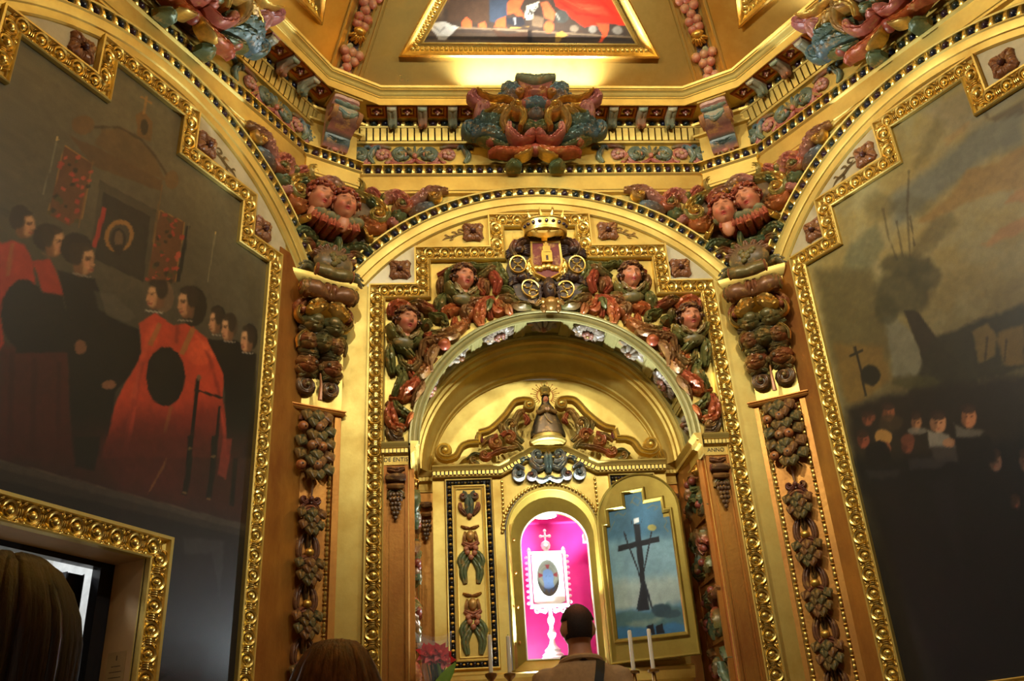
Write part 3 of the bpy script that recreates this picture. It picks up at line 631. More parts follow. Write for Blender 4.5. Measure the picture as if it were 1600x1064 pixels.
((46,34,24),0.9,7,[655,3772,653,3761,643,3748,628,3737,611,3729,595,3726,584,3729,579,3737,581,3747,591,3760,606,3771,623,3779,639,3782,650,3779]),
((30,24,18),1,5,[851,3739,849,3702,836,3667,814,3642,788,3632,763,3637,744,3657,735,3688,736,3724,749,3758,771,3784,797,3796,822,3791,842,3771]),
((110,72,44),1,7,[810,3694,806,3660,794,3629,777,3609,759,3603,743,3612,732,3634,729,3666,733,3700,745,3730,761,3751,780,3758,796,3749,807,3726]),
((176,124,80),1,14,[787,3690,783,3660,775,3634,763,3617,750,3612,738,3621,731,3641,728,3669,731,3699,740,3725,752,3742,765,3747,777,3738,784,3718]),
((204,152,102),0.75,14,[772,3715,771,3704,766,3694,758,3686,749,3682,741,3683,734,3688,731,3697,732,3708,737,3719,744,3727,753,3731,762,3730,768,3724]),
((196,128,86),0.7,10,[768,3663,768,3655,765,3647,759,3641,753,3639,746,3639,742,3644,739,3651,740,3659,743,3666,749,3672,755,3675,761,3674,766,3670]),
((176,122,80),1,5,[739,3682,724,3645,730,3641,749,3650]),
((70,44,28),0.9,5,[761,3688,760,3686,757,3682,754,3680,749,3678,745,3677,742,3678,741,3680,742,3683,744,3686,748,3688,752,3690,756,3691,759,3690]),
((84,54,34),0.8,5,[762,3702,734,3688,735,3683,763,3697]),
((120,78,48),0.7,5,[747,3648,731,3642,732,3636,748,3642]),
((134,66,48),0.95,5,[755,3637,737,3631,737,3623,755,3629]),
((110,72,44),0.8,10,[815,3673,815,3653,811,3635,804,3624,795,3620,785,3625,778,3638,774,3655,774,3675,778,3693,785,3705,794,3709,804,3704,811,3691]),
((46,34,24),0.95,10,[827,3747,826,3722,820,3699,808,3683,794,3677,781,3682,770,3697,765,3720,765,3745,771,3768,783,3784,796,3790,810,3785,821,3770]),
((46,34,24),0.9,7,[804,3770,802,3759,792,3747,776,3735,759,3728,743,3725,732,3728,727,3736,729,3747,739,3759,754,3771,772,3778,788,3781,799,3778]),
((165,150,125),0.7,2,[512,3601,575,3622,575,3628,512,3608]),
((165,150,125),0.7,2,[602,3601,684,3629,684,3636,602,3608]),
((165,150,125),0.7,2,[740,3593,825,3620,826,3627,740,3600]),
((16,13,12),1,3,[440,3326,442,3113,448,2921,472,2927,467,3119,464,3333]),
((110,85,55),0.9,2,[473,3347,472,3339,469,3332,463,3327,457,3324,451,3325,446,3329,443,3336,444,3343,447,3350,453,3356,459,3358,465,3357,470,3353]),
((16,13,12),1,3,[605,3240,608,2968,629,2973,626,3246]),
((24,18,15),1,3,[439,3264,632,3286,635,3299,442,3277]),
((58,21,18),0.85,160,[-508,2742,842,3139,874,2690,-484,2634]),
((92,33,27),0.55,120,[-51,2859,428,3025,442,2715,86,2669]),
((150,52,38),0.7,8,[660,3082,727,3103,708,2878,650,2895]),
((20,17,15),1,8,[-184,2832,-53,2873,-57,2715,-152,2709]),
((15,13,13),1,4,[430,3027,442,2840,432,2738,465,2741,476,2846,465,3036]),
((120,90,50),0.8,3,[465,2972,464,2969,461,2965,456,2962,449,2960,444,2959,439,2961,437,2964,438,2968,442,2972,447,2975,453,2977,459,2977,464,2975]),
((120,90,50),0.8,3,[464,2753,463,2749,459,2746,454,2743,448,2742,442,2742,438,2743,436,2746,437,2749,441,2752,446,2755,452,2756,458,2756,462,2755]),
((15,13,13),1,4,[585,3076,594,2882,584,2760,619,2764,630,2889,622,3086]),
((120,90,50),0.8,3,[624,2977,622,2973,618,2969,611,2966,604,2964,597,2963,592,2964,590,2967,591,2971,595,2974,602,2978,609,2980,616,2981,621,2980]),
((120,90,50),0.8,3,[619,2762,618,2758,614,2755,608,2752,602,2751,596,2751,592,2752,590,2755,591,2758,594,2761,600,2764,607,2766,613,2766,617,2764]),
((15,13,13),0.9,4,[745,3007,746,2759,778,2764,777,3014]),
((120,75,40),0.8,4,[317,2885,314,2841,257,2721,228,2673,244,2717]),
((64,54,46),1,5,[-486,2641,-46,2657,892,2694,895,2662,-39,2616,-478,2607]),
((48,41,36),1,8,[-478,2607,895,2662,899,2631,-468,2563]),
((30,27,27),1,8,[-469,2566,899,2631,902,2395,952,1957,-314,1865]),
((90,72,58),0.6,3,[-486,2638,-46,2653,498,2672,499,2678,-46,2658,-485,2642]),
((62,60,62),0.5,14,[466,2548,734,2581,736,2473,734,2323,657,2504,488,2472]),
]
PR =[
((98,100,90),0.8,60,[-389,4340,-100,4376,178,4440,470,4425,394,4190,168,4243,-111,4189,-396,4146]),
((118,112,96),0.5,60,[-60,4743,255,4692,513,4559,476,4444,82,4472]),
((138,106,52),0.8,24,[17,4202,74,4236,164,4198,394,4190,327,3978,60,4058,-189,4072,-256,4111,-47,4149]),
((155,110,62),0.8,18,[195,3951,253,3981,327,3978,303,3905]),
((158,108,60),0.7,20,[22,3801,139,3831,280,3833,257,3761,69,3763]),
((150,118,70),0.6,24,[1,4492,176,4502,123,4467,19,4443]),
((84,74,42),0.4,44,[-210,4426,-88,4569,26,4651,26,4538,-75,4459,-169,4410]),
((80,72,42),0.4,44,[-175,4158,-193,4138,-228,4134,-274,4148,-322,4177,-362,4216,-387,4257,-390,4291,-371,4312,-334,4314,-287,4299,-239,4269,-200,4230,-177,4191]),
((78,70,42),0.4,44,[-360,4272,-379,4241,-413,4227,-455,4233,-497,4258,-530,4298,-549,4345,-548,4389,-528,4421,-493,4434,-450,4427,-408,4400,-375,4360,-358,4314]),
((58,48,30),0.5,6,[-231,4440,-307,4215,-369,3940,-356,3934,-295,4207,-219,4431]),
((62,50,30),0.5,6,[-441,4308,-457,4120,-444,3956,-432,3954,-445,4116,-428,4303]),
((58,48,30),0.5,6,[-385,4188,-408,3961,-396,3957,-372,4183]),
((58,48,30),0.6,5,[-300,4174,-326,3986,-316,3982,-290,4169]),
((74,64,36),0.45,44,[-377,3968,-165,4080,-77,4050,-68,3976,-236,3913,-389,3847]),
((56,52,30),0.7,40,[-253,3819,-275,3797,-322,3794,-384,3812,-450,3846,-507,3892,-543,3940,-550,3980,-525,4003,-475,4005,-410,3985,-344,3948,-290,3902,-258,3857]),
((88,88,62),0.6,40,[-702,4200,-503,4235,-486,4078,-640,3963,-806,4052]),
((70,54,34),0.55,14,[263,4685,263,4450,449,4429,428,4362,280,4407,246,4462]),
((92,80,44),0.9,60,[-963,4179,-599,3984,-532,3550,-715,3337,-953,3284,-988,3665]),
((118,114,92),0.8,24,[-607,3721,-504,3596,-451,3469,-390,3287,-586,3256,-645,3337,-618,3515]),
((118,90,40),0.8,34,[-954,3665,-663,3520,-660,3314,-894,3262,-968,3290]),
((66,60,34),0.8,44,[-304,3676,-334,3630,-389,3608,-458,3615,-529,3649,-588,3705,-622,3773,-623,3837,-590,3886,-531,3907,-459,3897,-388,3859,-333,3802,-303,3736]),
((62,57,32),0.7,36,[-512,3674,-528,3643,-555,3625,-586,3622,-617,3637,-641,3665,-652,3703,-649,3742,-633,3774,-605,3792,-573,3794,-542,3779,-519,3749,-508,3712]),
((66,60,34),0.7,30,[-228,3740,-246,3711,-278,3696,-317,3700,-357,3720,-389,3753,-406,3794,-405,3833,-386,3863,-353,3877,-312,3873,-273,3852,-242,3818,-226,3778]),
((50,42,27),1,9,[-485,3661,-408,3617,-364,3472,-269,3236,-334,3155,-453,3314,-462,3431]),
((46,42,27),0.95,26,[-375,3435,-118,3427,171,3395,73,3091,-209,3131,-319,3069,-604,3193,-506,3280]),
((120,96,48),0.75,14,[-165,3381,-78,3388,-50,3314,-94,3214,-187,3201]),
((128,100,46),0.7,16,[-46,3326,93,3314,28,3110,-75,3154]),
((60,46,26),0.8,4,[-104,3326,-151,3213,-140,3207,-93,3320]),
((60,46,26),0.8,4,[-19,3274,-66,3163,-55,3158,-8,3268]),
((40,34,20),0.9,4,[-833,3593,-830,3441,-840,3284,-824,3280,-813,3438,-816,3590]),
((40,34,20),0.9,4,[-868,3541,-779,3541,-782,3555,-871,3554]),
((34,31,19),1,10,[-714,3366,-727,3343,-748,3329,-774,3327,-799,3337,-819,3358,-830,3385,-829,3413,-816,3436,-794,3450,-768,3451,-743,3440,-723,3420,-713,3393]),
((70,64,32),0.8,20,[-403,3196,-420,3185,-459,3186,-512,3200,-570,3223,-621,3251,-654,3279,-663,3301,-645,3313,-604,3311,-548,3296,-491,3272,-442,3244,-411,3217]),
((38,31,22),1,50,[-960,3258,-740,3246,-334,3155,63,3058,-114,2510,-1027,2772]),
((18,16,18),0.9,60,[-1023,2964,-560,2854,-29,2775,-403,1613,-786,1650]),
((130,72,44),0.95,9,[-825,3143,-832,3128,-844,3119,-859,3116,-873,3121,-884,3133,-889,3149,-888,3166,-880,3180,-868,3190,-854,3192,-839,3187,-829,3175,-824,3160]),
((71,39,24),0.7,9,[-862,3152,-867,3140,-874,3132,-881,3128,-887,3130,-891,3138,-893,3149,-891,3163,-886,3175,-879,3184,-872,3187,-865,3185,-861,3177,-860,3165]),
((50,34,24),0.9,5,[-819,3173,-825,3166,-836,3163,-850,3164,-865,3170,-877,3178,-885,3188,-886,3197,-880,3204,-869,3207,-855,3205,-840,3200,-828,3191,-821,3182]),
((70,40,28),0.8,3,[-872,3159,-860,3155,-858,3160,-871,3164]),
((70,40,28),0.8,3,[-852,3152,-839,3147,-838,3152,-850,3157]),
((150,70,50),0.6,3,[-869,3134,-854,3129,-853,3134,-867,3139]),
((138,80,48),0.95,9,[-687,3130,-696,3113,-710,3102,-727,3099,-743,3104,-755,3118,-761,3137,-759,3157,-750,3174,-736,3186,-719,3188,-703,3182,-691,3169,-686,3150]),
((75,44,26),0.7,9,[-730,3141,-735,3127,-743,3116,-752,3112,-759,3115,-763,3124,-765,3137,-762,3153,-756,3167,-748,3178,-740,3182,-733,3179,-728,3170,-727,3157]),
((50,34,24),0.9,5,[-680,3165,-686,3157,-699,3154,-715,3155,-732,3161,-746,3171,-754,3183,-755,3194,-749,3202,-736,3205,-720,3204,-703,3197,-689,3187,-681,3176]),
((70,40,28),0.8,3,[-741,3150,-727,3144,-725,3149,-740,3155]),
((70,40,28),0.8,3,[-718,3141,-704,3136,-702,3141,-716,3146]),
((150,70,50),0.6,3,[-738,3120,-721,3114,-720,3119,-736,3125]),
((110,62,38),0.95,9,[-804,3149,-810,3139,-818,3132,-829,3131,-839,3134,-847,3143,-851,3154,-850,3166,-844,3176,-836,3183,-825,3185,-815,3181,-807,3173,-803,3161]),
((60,34,20),0.7,9,[-831,3156,-835,3148,-839,3142,-845,3139,-849,3141,-852,3146,-853,3155,-852,3164,-848,3173,-843,3179,-838,3181,-833,3179,-830,3174,-830,3166]),
((50,34,24),0.9,5,[-802,3171,-806,3166,-813,3164,-824,3165,-834,3169,-843,3175,-849,3182,-850,3189,-846,3194,-838,3196,-827,3195,-817,3191,-808,3184,-802,3178]),
((70,40,28),0.8,3,[-839,3161,-830,3157,-828,3162,-837,3166]),
((70,40,28),0.8,3,[-824,3155,-815,3152,-813,3157,-822,3160]),
((150,70,50),0.6,3,[-836,3143,-826,3139,-824,3144,-835,3148]),
((165,112,72),0.95,9,[-556,3025,-565,3005,-578,2991,-592,2985,-605,2990,-613,3003,-616,3023,-613,3045,-604,3066,-591,3080,-577,3085,-564,3080,-556,3067,-553,3047]),
((90,61,39),0.7,9,[-590,3032,-596,3015,-604,3003,-611,2997,-617,2999,-620,3008,-620,3023,-616,3041,-610,3057,-602,3070,-595,3076,-589,3073,-586,3064,-586,3049]),
((50,34,24),0.9,5,[-547,3065,-553,3055,-564,3050,-577,3049,-591,3054,-601,3063,-607,3075,-607,3087,-601,3096,-590,3102,-577,3102,-563,3097,-553,3088,-547,3076]),
((70,40,28),0.8,3,[-599,3040,-587,3036,-586,3041,-597,3045]),
((70,40,28),0.8,3,[-580,3033,-569,3029,-567,3034,-579,3038]),
((150,70,50),0.6,3,[-599,3008,-586,3003,-584,3008,-597,3013]),
((188,130,88),0.95,9,[-431,2980,-441,2959,-457,2946,-476,2942,-493,2948,-507,2963,-513,2985,-510,3008,-500,3029,-483,3042,-464,3046,-447,3039,-434,3024,-428,3003]),
((103,71,48),0.7,9,[-478,2991,-484,2974,-494,2962,-503,2957,-511,2960,-516,2970,-517,2986,-514,3004,-507,3021,-498,3033,-488,3038,-480,3035,-475,3025,-474,3009]),
((50,34,24),0.9,5,[-420,3020,-428,3011,-442,3006,-460,3007,-479,3014,-494,3025,-503,3038,-504,3051,-497,3060,-482,3065,-464,3063,-445,3056,-430,3045,-421,3032]),
((70,40,28),0.8,3,[-490,3001,-474,2995,-473,3000,-489,3006]),
((70,40,28),0.8,3,[-464,2992,-448,2986,-447,2991,-463,2997]),
((150,70,50),0.6,3,[-487,2967,-469,2960,-468,2965,-486,2971]),
((185,120,78),0.95,9,[-271,2954,-281,2933,-297,2919,-315,2914,-332,2920,-344,2935,-349,2957,-346,2981,-335,3003,-319,3017,-301,3022,-284,3015,-272,3000,-268,2978]),
((101,66,42),0.7,9,[-315,2964,-323,2947,-332,2934,-341,2928,-348,2931,-353,2942,-353,2958,-349,2977,-342,2994,-333,3007,-324,3013,-316,3010,-312,2999,-311,2983]),
((50,34,24),0.9,5,[-260,2996,-267,2986,-281,2981,-298,2982,-315,2988,-330,2999,-338,3013,-339,3026,-331,3036,-317,3041,-300,3040,-282,3033,-268,3022,-260,3009]),
((70,40,28),0.8,3,[-327,2975,-312,2969,-310,2974,-325,2979]),
((70,40,28),0.8,3,[-302,2966,-288,2960,-286,2965,-301,2970]),
((150,70,50),0.6,3,[-325,2939,-308,2933,-307,2938,-324,2944]),
((130,66,44),0.95,9,[-873,3040,-882,3023,-897,3011,-914,3008,-931,3013,-944,3027,-950,3046,-949,3066,-940,3084,-925,3096,-908,3099,-891,3093,-878,3079,-872,3060]),
((71,36,24),0.7,9,[-918,3051,-923,3036,-932,3025,-940,3021,-948,3024,-953,3033,-954,3046,-952,3062,-946,3077,-938,3088,-929,3092,-922,3089,-917,3080,-915,3066]),
((50,34,24),0.9,5,[-866,3076,-873,3068,-886,3064,-903,3065,-920,3071,-935,3081,-944,3093,-945,3104,-939,3112,-926,3116,-909,3114,-891,3108,-876,3098,-867,3087]),
((70,40,28),0.8,3,[-930,3059,-915,3054,-913,3059,-928,3064]),
((70,40,28),0.8,3,[-905,3051,-890,3046,-889,3051,-904,3056]),
((150,70,50),0.6,3,[-926,3029,-909,3023,-907,3028,-924,3034]),
((120,66,44),0.95,9,[-628,2930,-637,2912,-650,2900,-667,2896,-682,2901,-693,2914,-699,2932,-697,2953,-688,2971,-674,2983,-657,2987,-642,2981,-631,2968,-626,2950]),
((66,36,24),0.7,9,[-668,2938,-674,2924,-682,2913,-690,2908,-697,2910,-702,2919,-702,2933,-700,2949,-694,2964,-686,2975,-678,2979,-671,2977,-666,2968,-666,2954]),
((50,34,24),0.9,5,[-620,2965,-626,2957,-638,2953,-654,2953,-670,2959,-683,2968,-691,2979,-692,2990,-686,2999,-673,3003,-658,3002,-642,2996,-628,2987,-621,2976]),
((70,40,28),0.8,3,[-679,2947,-665,2942,-664,2947,-678,2951]),
((70,40,28),0.8,3,[-657,2939,-643,2934,-642,2939,-655,2944]),
((150,70,50),0.6,3,[-676,2917,-661,2912,-660,2916,-675,2922]),
((120,86,70),0.95,9,[-217,2706,-226,2687,-238,2675,-251,2669,-263,2673,-271,2685,-274,2703,-271,2723,-262,2741,-250,2754,-236,2759,-224,2755,-216,2743,-214,2726]),
((66,47,38),0.7,9,[-249,2711,-255,2696,-262,2685,-269,2680,-275,2681,-277,2690,-277,2703,-273,2719,-267,2734,-260,2745,-253,2750,-248,2749,-245,2740,-245,2727]),
((50,34,24),0.9,5,[-208,2741,-214,2733,-224,2728,-236,2727,-249,2731,-259,2739,-264,2749,-264,2760,-258,2769,-248,2774,-235,2774,-223,2770,-213,2762,-208,2752]),
((70,40,28),0.8,3,[-257,2718,-246,2715,-245,2719,-256,2723]),
((70,40,28),0.8,3,[-240,2713,-229,2709,-228,2714,-238,2717]),
((150,70,50),0.6,3,[-257,2689,-245,2686,-244,2690,-256,2694]),
((125,90,72),0.95,9,[-87,2664,-96,2645,-107,2632,-119,2626,-129,2629,-136,2641,-138,2659,-134,2679,-125,2698,-114,2711,-101,2717,-91,2714,-85,2702,-83,2684]),
((68,49,39),0.7,9,[-115,2668,-121,2653,-128,2641,-135,2636,-139,2637,-141,2645,-140,2659,-136,2675,-130,2690,-123,2702,-117,2707,-112,2706,-110,2697,-111,2684]),
((50,34,24),0.9,5,[-78,2701,-83,2692,-92,2686,-104,2685,-114,2688,-123,2696,-127,2706,-126,2717,-121,2726,-112,2731,-100,2732,-89,2729,-81,2721,-77,2711]),
((70,40,28),0.8,3,[-122,2675,-113,2672,-111,2677,-121,2680]),
((70,40,28),0.8,3,[-107,2670,-98,2667,-96,2672,-105,2675]),
((150,70,50),0.6,3,[-124,2646,-113,2643,-112,2647,-122,2650]),
((80,56,48),0.95,9,[-189,2497,-195,2486,-203,2478,-213,2474,-221,2477,-227,2484,-230,2495,-228,2508,-222,2519,-214,2527,-204,2531,-196,2528,-190,2521,-187,2509]),
((44,30,26),0.7,9,[-212,2500,-216,2491,-221,2484,-226,2481,-230,2482,-232,2487,-232,2495,-230,2505,-226,2515,-221,2522,-216,2525,-212,2524,-210,2519,-210,2510]),
((50,34,24),0.9,5,[-184,2520,-188,2514,-196,2511,-204,2511,-214,2513,-221,2518,-225,2525,-225,2531,-221,2537,-214,2540,-205,2540,-196,2538,-189,2533,-185,2526]),
((70,40,28),0.8,3,[-218,2504,-211,2502,-209,2506,-217,2509]),
((70,40,28),0.8,3,[-206,2501,-198,2499,-197,2503,-205,2505]),
((150,70,50),0.6,3,[-218,2486,-209,2484,-208,2488,-217,2490]),
((165,120,60),0.95,8,[-737,3010,-747,2993,-765,2983,-789,2982,-812,2990,-831,3006,-842,3026,-842,3046,-832,3063,-813,3073,-789,3074,-765,3066,-747,3050,-736,3030]),
((140,82,50),0.9,6,[-761,2954,-768,2941,-779,2932,-791,2930,-804,2934,-813,2944,-818,2958,-816,2973,-810,2986,-799,2995,-786,2997,-774,2993,-764,2983,-760,2969]),
((118,110,96),0.8,8,[-535,2975,-543,2968,-560,2967,-583,2970,-607,2979,-628,2990,-641,3003,-644,3013,-636,3020,-619,3021,-596,3017,-572,3008,-551,2997,-538,2985]),
((150,142,125),0.8,10,[-537,2978,-431,2921,-414,2844,-549,2890]),
((120,112,98),0.7,12,[-391,2965,-340,2915,-249,2876,-297,2843,-400,2891]),
((62,56,52),0.8,14,[-549,2890,-410,2856,-423,2771,-545,2811]),
((165,112,76),0.8,6,[-411,2869,-418,2860,-429,2855,-443,2855,-457,2860,-468,2868,-475,2879,-475,2891,-469,2900,-457,2905,-443,2905,-429,2900,-418,2891,-412,2880]),
((20,16,16),1,12,[-772,2917,-789,2886,-817,2866,-852,2861,-886,2872,-913,2897,-928,2931,-926,2967,-909,2999,-880,3019,-844,3024,-810,3012,-783,2987,-770,2953]),
((22,18,18),1,14,[-400,2891,-234,2846,-238,2712,-423,2771]),
((48,44,44),0.8,14,[-683,2868,-563,2842,-428,2798,-516,2770,-684,2816]),
((40,36,36),0.7,18,[-949,2885,-737,2832,-778,2792,-931,2838]),
((110,60,40),0.8,8,[-616,2952,-623,2941,-637,2934,-654,2934,-672,2940,-686,2951,-695,2965,-695,2979,-687,2991,-673,2997,-656,2997,-638,2991,-624,2980,-616,2966]),
((60,46,28),0.8,14,[-657,3061,-669,3044,-692,3035,-721,3036,-752,3047,-777,3065,-792,3088,-793,3110,-781,3128,-757,3137,-727,3135,-697,3124,-672,3105,-658,3083]),
((26,24,27),0.7,40,[-614,2717,-467,2710,-559,2277,-602,2526]),
]
PD =[
((58,48,42),1,20,[-921,971,739,997,873,176,-943,258]),
((92,76,60),0.9,6,[-899,333,-312,327,827,264,828,228,-900,298]),
((120,104,84),0.8,4,[-897,412,-490,400,-206,393,758,344,759,356,-205,405,-490,412,-896,424]),
((70,58,48),0.9,6,[-899,348,-249,343,781,284,783,315,-247,373,-897,378]),
((80,66,54),0.8,20,[-587,530,-596,491,-618,460,-650,442,-684,442,-715,459,-736,490,-743,528,-735,567,-712,598,-681,615,-646,615,-615,599,-594,568]),
((120,100,80),0.5,8,[-627,587,-607,529,-628,481,-621,478,-599,529,-619,590]),
((70,52,40),0.9,20,[-581,589,-278,592,-290,443,-573,441]),
((52,62,78),0.95,10,[-284,612,-153,613,-163,484,-248,443,-285,453]),
((200,90,52),0.95,6,[-479,441,-447,481,-411,452,-411,407,-469,411]),
((200,90,52),0.95,6,[-358,432,-311,458,-311,408,-359,412]),
((195,80,46),0.95,6,[-253,413,-237,463,-174,484,-169,409]),
((195,85,50),0.95,8,[-163,573,-111,613,-47,594,-79,534,-37,485,-58,465,-121,504,-163,494]),
((40,40,46),1,6,[-174,474,-58,485,-36,435,-79,420,-163,434]),
((150,150,150),0.8,3,[-118,479,-114,429,-103,430,-107,480]),
((178,172,158),1,3,[-28,555,5,565,60,587,58,556,22,515,19,467,-26,463,-42,485]),
((185,95,60),0.9,8,[64,576,111,586,175,507,155,457,101,476]),
((195,85,50),0.95,8,[162,417,159,399,150,385,136,377,121,377,107,385,98,399,94,416,98,433,107,447,120,455,136,455,149,448,159,434]),
((110,92,72),0.8,8,[16,495,91,476,80,416,6,425]),
((205,42,26),1,10,[153,636,663,661,729,441,648,430,540,450,380,418,325,448,250,508,175,557]),
((235,70,45),0.7,16,[302,578,495,560,571,490,431,509]),
((150,26,20),0.7,10,[192,581,322,502,484,483,486,497,327,515,200,593]),
((150,26,20),0.7,10,[478,595,566,515,676,475,682,488,574,526,488,605]),
((240,84,56),0.6,8,[214,602,355,534,484,535,484,545,357,543,219,611]),
((205,75,44),1,6,[459,449,551,440,542,369,500,313,478,318,504,369]),
((60,62,60),0.9,6,[266,488,262,468,249,452,229,443,208,443,189,452,175,467,170,487,175,506,188,522,207,531,228,531,248,523,261,507]),
((150,148,138),0.7,4,[171,504,198,464,207,470,180,510]),
((120,108,92),0.8,8,[337,408,334,396,325,387,312,382,298,382,285,387,276,396,273,407,276,419,284,428,297,433,311,433,324,428,333,419]),
((130,128,120),0.8,8,[461,404,459,392,451,383,440,378,428,378,416,383,408,392,406,403,408,415,416,424,427,429,439,429,450,424,458,415]),
((135,132,124),0.8,8,[650,400,647,387,636,376,621,370,603,370,588,376,577,386,572,400,576,413,586,423,602,429,619,429,635,424,646,413]),
((160,158,152),1,6,[-854,463,-739,474,-678,440,-594,445,-500,411,-532,381,-591,326,-638,330,-668,375,-699,410,-854,433]),
((95,95,95),0.7,5,[-681,416,-627,375,-591,407,-598,414,-626,385,-675,424]),
((64,46,36),1,4,[-269,403,-164,369,-15,385,7,309,-164,323,-217,333]),
((30,24,22),1,3,[-19,395,-17,309,9,310,6,395]),
((190,150,70),0.8,2,[-142,407,-15,413,-15,418,-142,412]),
((150,120,60),1,6,[172,316,177,376,219,392,262,362,220,346,204,316]),
((90,62,44),0.8,5,[16,330,284,291,286,301,18,340]),
((40,36,34),1,1.5,[-14,494,1,536,2,497,10,498,0,544,-21,497]),
((40,36,34),1,1.5,[-12,508,6,510,5,516,-13,514]),
((40,36,34),1,1.5,[22,505,24,549,34,545,21,529,37,509,42,514,28,530,41,546,17,552,15,506]),
((40,36,34),1,1.5,[54,533,58,573,50,574,46,534]),
]
PK =[
((70,112,136),1,40,[46,3067,593,3008,579,2622,8,2712]),
((131,170,183),0.9,60,[59,2748,549,2711,549,2421,29,2473]),
((183,195,180),0.7,60,[56,2511,517,2487,508,2286,45,2315]),
((48,102,143),0.9,50,[57,2324,514,2325,500,2092,34,2115]),
((73,104,104),0.9,16,[56,2314,147,2323,265,2307,335,2339,378,2343,488,2289,488,2220,48,2244]),
((146,158,134),0.5,20,[118,2265,336,2268,288,2234,136,2233]),
((40,62,74),0.9,10,[404,2300,396,2285,377,2275,351,2271,322,2275,298,2285,282,2300,277,2316,286,2331,305,2341,332,2344,360,2341,385,2330,400,2316]),
((44,66,76),0.8,8,[454,2273,447,2263,431,2256,410,2254,387,2257,366,2264,353,2275,349,2287,356,2297,372,2304,393,2306,417,2303,437,2296,450,2285]),
((30,32,38),1,3,[236,2823,274,2817,271,2607,264,2482,272,2317,201,2321,239,2465,235,2612]),
((26,28,34),1,2.5,[122,2711,382,2726,380,2694,120,2675]),
((34,36,42),1,2,[170,2756,225,2549,237,2464,246,2465,235,2550,180,2758]),
((34,36,42),1,2,[168,2794,183,2766,178,2738,169,2763]),
((34,36,42),1,2,[337,2764,256,2525,264,2523,345,2760]),
((183,170,85),0.9,4,[373,2778,369,2770,361,2765,349,2763,336,2765,325,2771,318,2779,316,2788,320,2796,329,2801,341,2803,354,2801,365,2795,372,2787]),
((36,42,50),1,3,[244,2486,194,2330,206,2326,255,2482]),
((36,42,50),1,3,[254,2482,281,2322,293,2324,266,2483]),
((231,235,231),1,2,[241,2855,273,2856,273,2828,239,2826]),
((40,40,46),0.9,1.5,[224,2848,222,2826,226,2825,229,2847]),
((40,40,46),0.9,1.5,[287,2848,285,2826,289,2825,292,2847]),
((134,122,75),0.7,2.5,[123,2891,146,2906,178,2881,194,2896,190,2900,179,2886,147,2912,120,2896]),
((134,122,75),0.7,2.5,[236,2950,262,2989,296,2962,276,2930,247,2958,244,2954,277,2925,301,2963,261,2995,231,2954]),
((134,122,75),0.7,2.5,[332,2899,367,2914,396,2900,372,2885,375,2880,401,2900,367,2920,329,2904]),
((134,122,75),0.7,2.5,[422,2839,439,2805,418,2776,441,2738,446,2741,424,2776,444,2804,427,2841]),
((134,122,75),0.6,2.5,[81,2799,99,2829,120,2859,115,2862,94,2832,76,2802]),
((14,16,24),1,2.5,[239,2230,284,2240,287,2180,270,2177]),
((14,16,24),1,2.5,[296,2224,337,2234,341,2181,294,2181]),
]
# ================================================================== SETTING
ZC=3.26; RN=.865                                 # niche arch
ZA=3.46; RA0,RA1,RA2=1.43,1.535,1.60             # great wall arch: gilded band, bead strip
def wall_poly(mb,u0,u1,z0,z1,col=(1,1,1,0)):
    mb.add([(u0,0,z0),(u1,0,z0),(u1,0,z1),(u0,0,z1)],[(0,1,2,3)],col)
w=MB(); wall_poly(w,-HS,-RN,0,6.0); wall_poly(w,RN,HS,0,6.0)
N=40; a=[PI-PI*i/N for i in range(N+1)]
v=[(RN*math.cos(t),0,ZC+RN*math.sin(t)) for t in a]+[(RN*math.cos(t),0,6.0) for t in a]
w.add(v,[(i,i+1,i+N+2,i+N+1) for i in range(N)])
struct('wall_altar',w,'gold','altar',smooth=False)
w=MB(); wall_poly(w,-HS,-.62,0,6.0); wall_poly(w,.272,HS,0,6.0); wall_poly(w,-.62,.272,2.409,6.0)
struct('wall_left',w,'gold','left',smooth=False)
w=MB(); wall_poly(w,-HS,HS,0,6.0); struct('wall_right',w,'gold','right',smooth=False)
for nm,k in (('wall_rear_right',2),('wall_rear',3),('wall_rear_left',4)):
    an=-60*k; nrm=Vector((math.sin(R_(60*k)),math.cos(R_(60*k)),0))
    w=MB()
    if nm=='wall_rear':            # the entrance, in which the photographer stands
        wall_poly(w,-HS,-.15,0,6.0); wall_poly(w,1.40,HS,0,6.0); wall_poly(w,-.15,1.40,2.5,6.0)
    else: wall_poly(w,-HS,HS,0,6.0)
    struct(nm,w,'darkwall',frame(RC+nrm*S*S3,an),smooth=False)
hexp=[(RC.x+S*1.02*math.cos(R_(60*k)),RC.y+S*1.02*math.sin(R_(60*k)),0) for k in range(6)]
fl=MB(); fl.add(hexp,[tuple(range(6))]); struct('floor',fl,'marble',smooth=False)
# ------------------------------------------------------------------ vault
SL=R_(50); E0,Z0=.12,5.85
rise=lambda inward:Z0+inward*math.tan(SL)
ap=S*S3-E0
hx=[(RC.x+ap/S3*math.cos(R_(60*k)),RC.y+ap/S3*math.sin(R_(60*k)),Z0) for k in range(6)]
cl=MB(); cl.add(hx+[(RC.x,RC.y,rise(ap))],[(i,(i+1)%6,6) for i in range(6)]); struct('ceiling',cl,'vault',smooth=False)
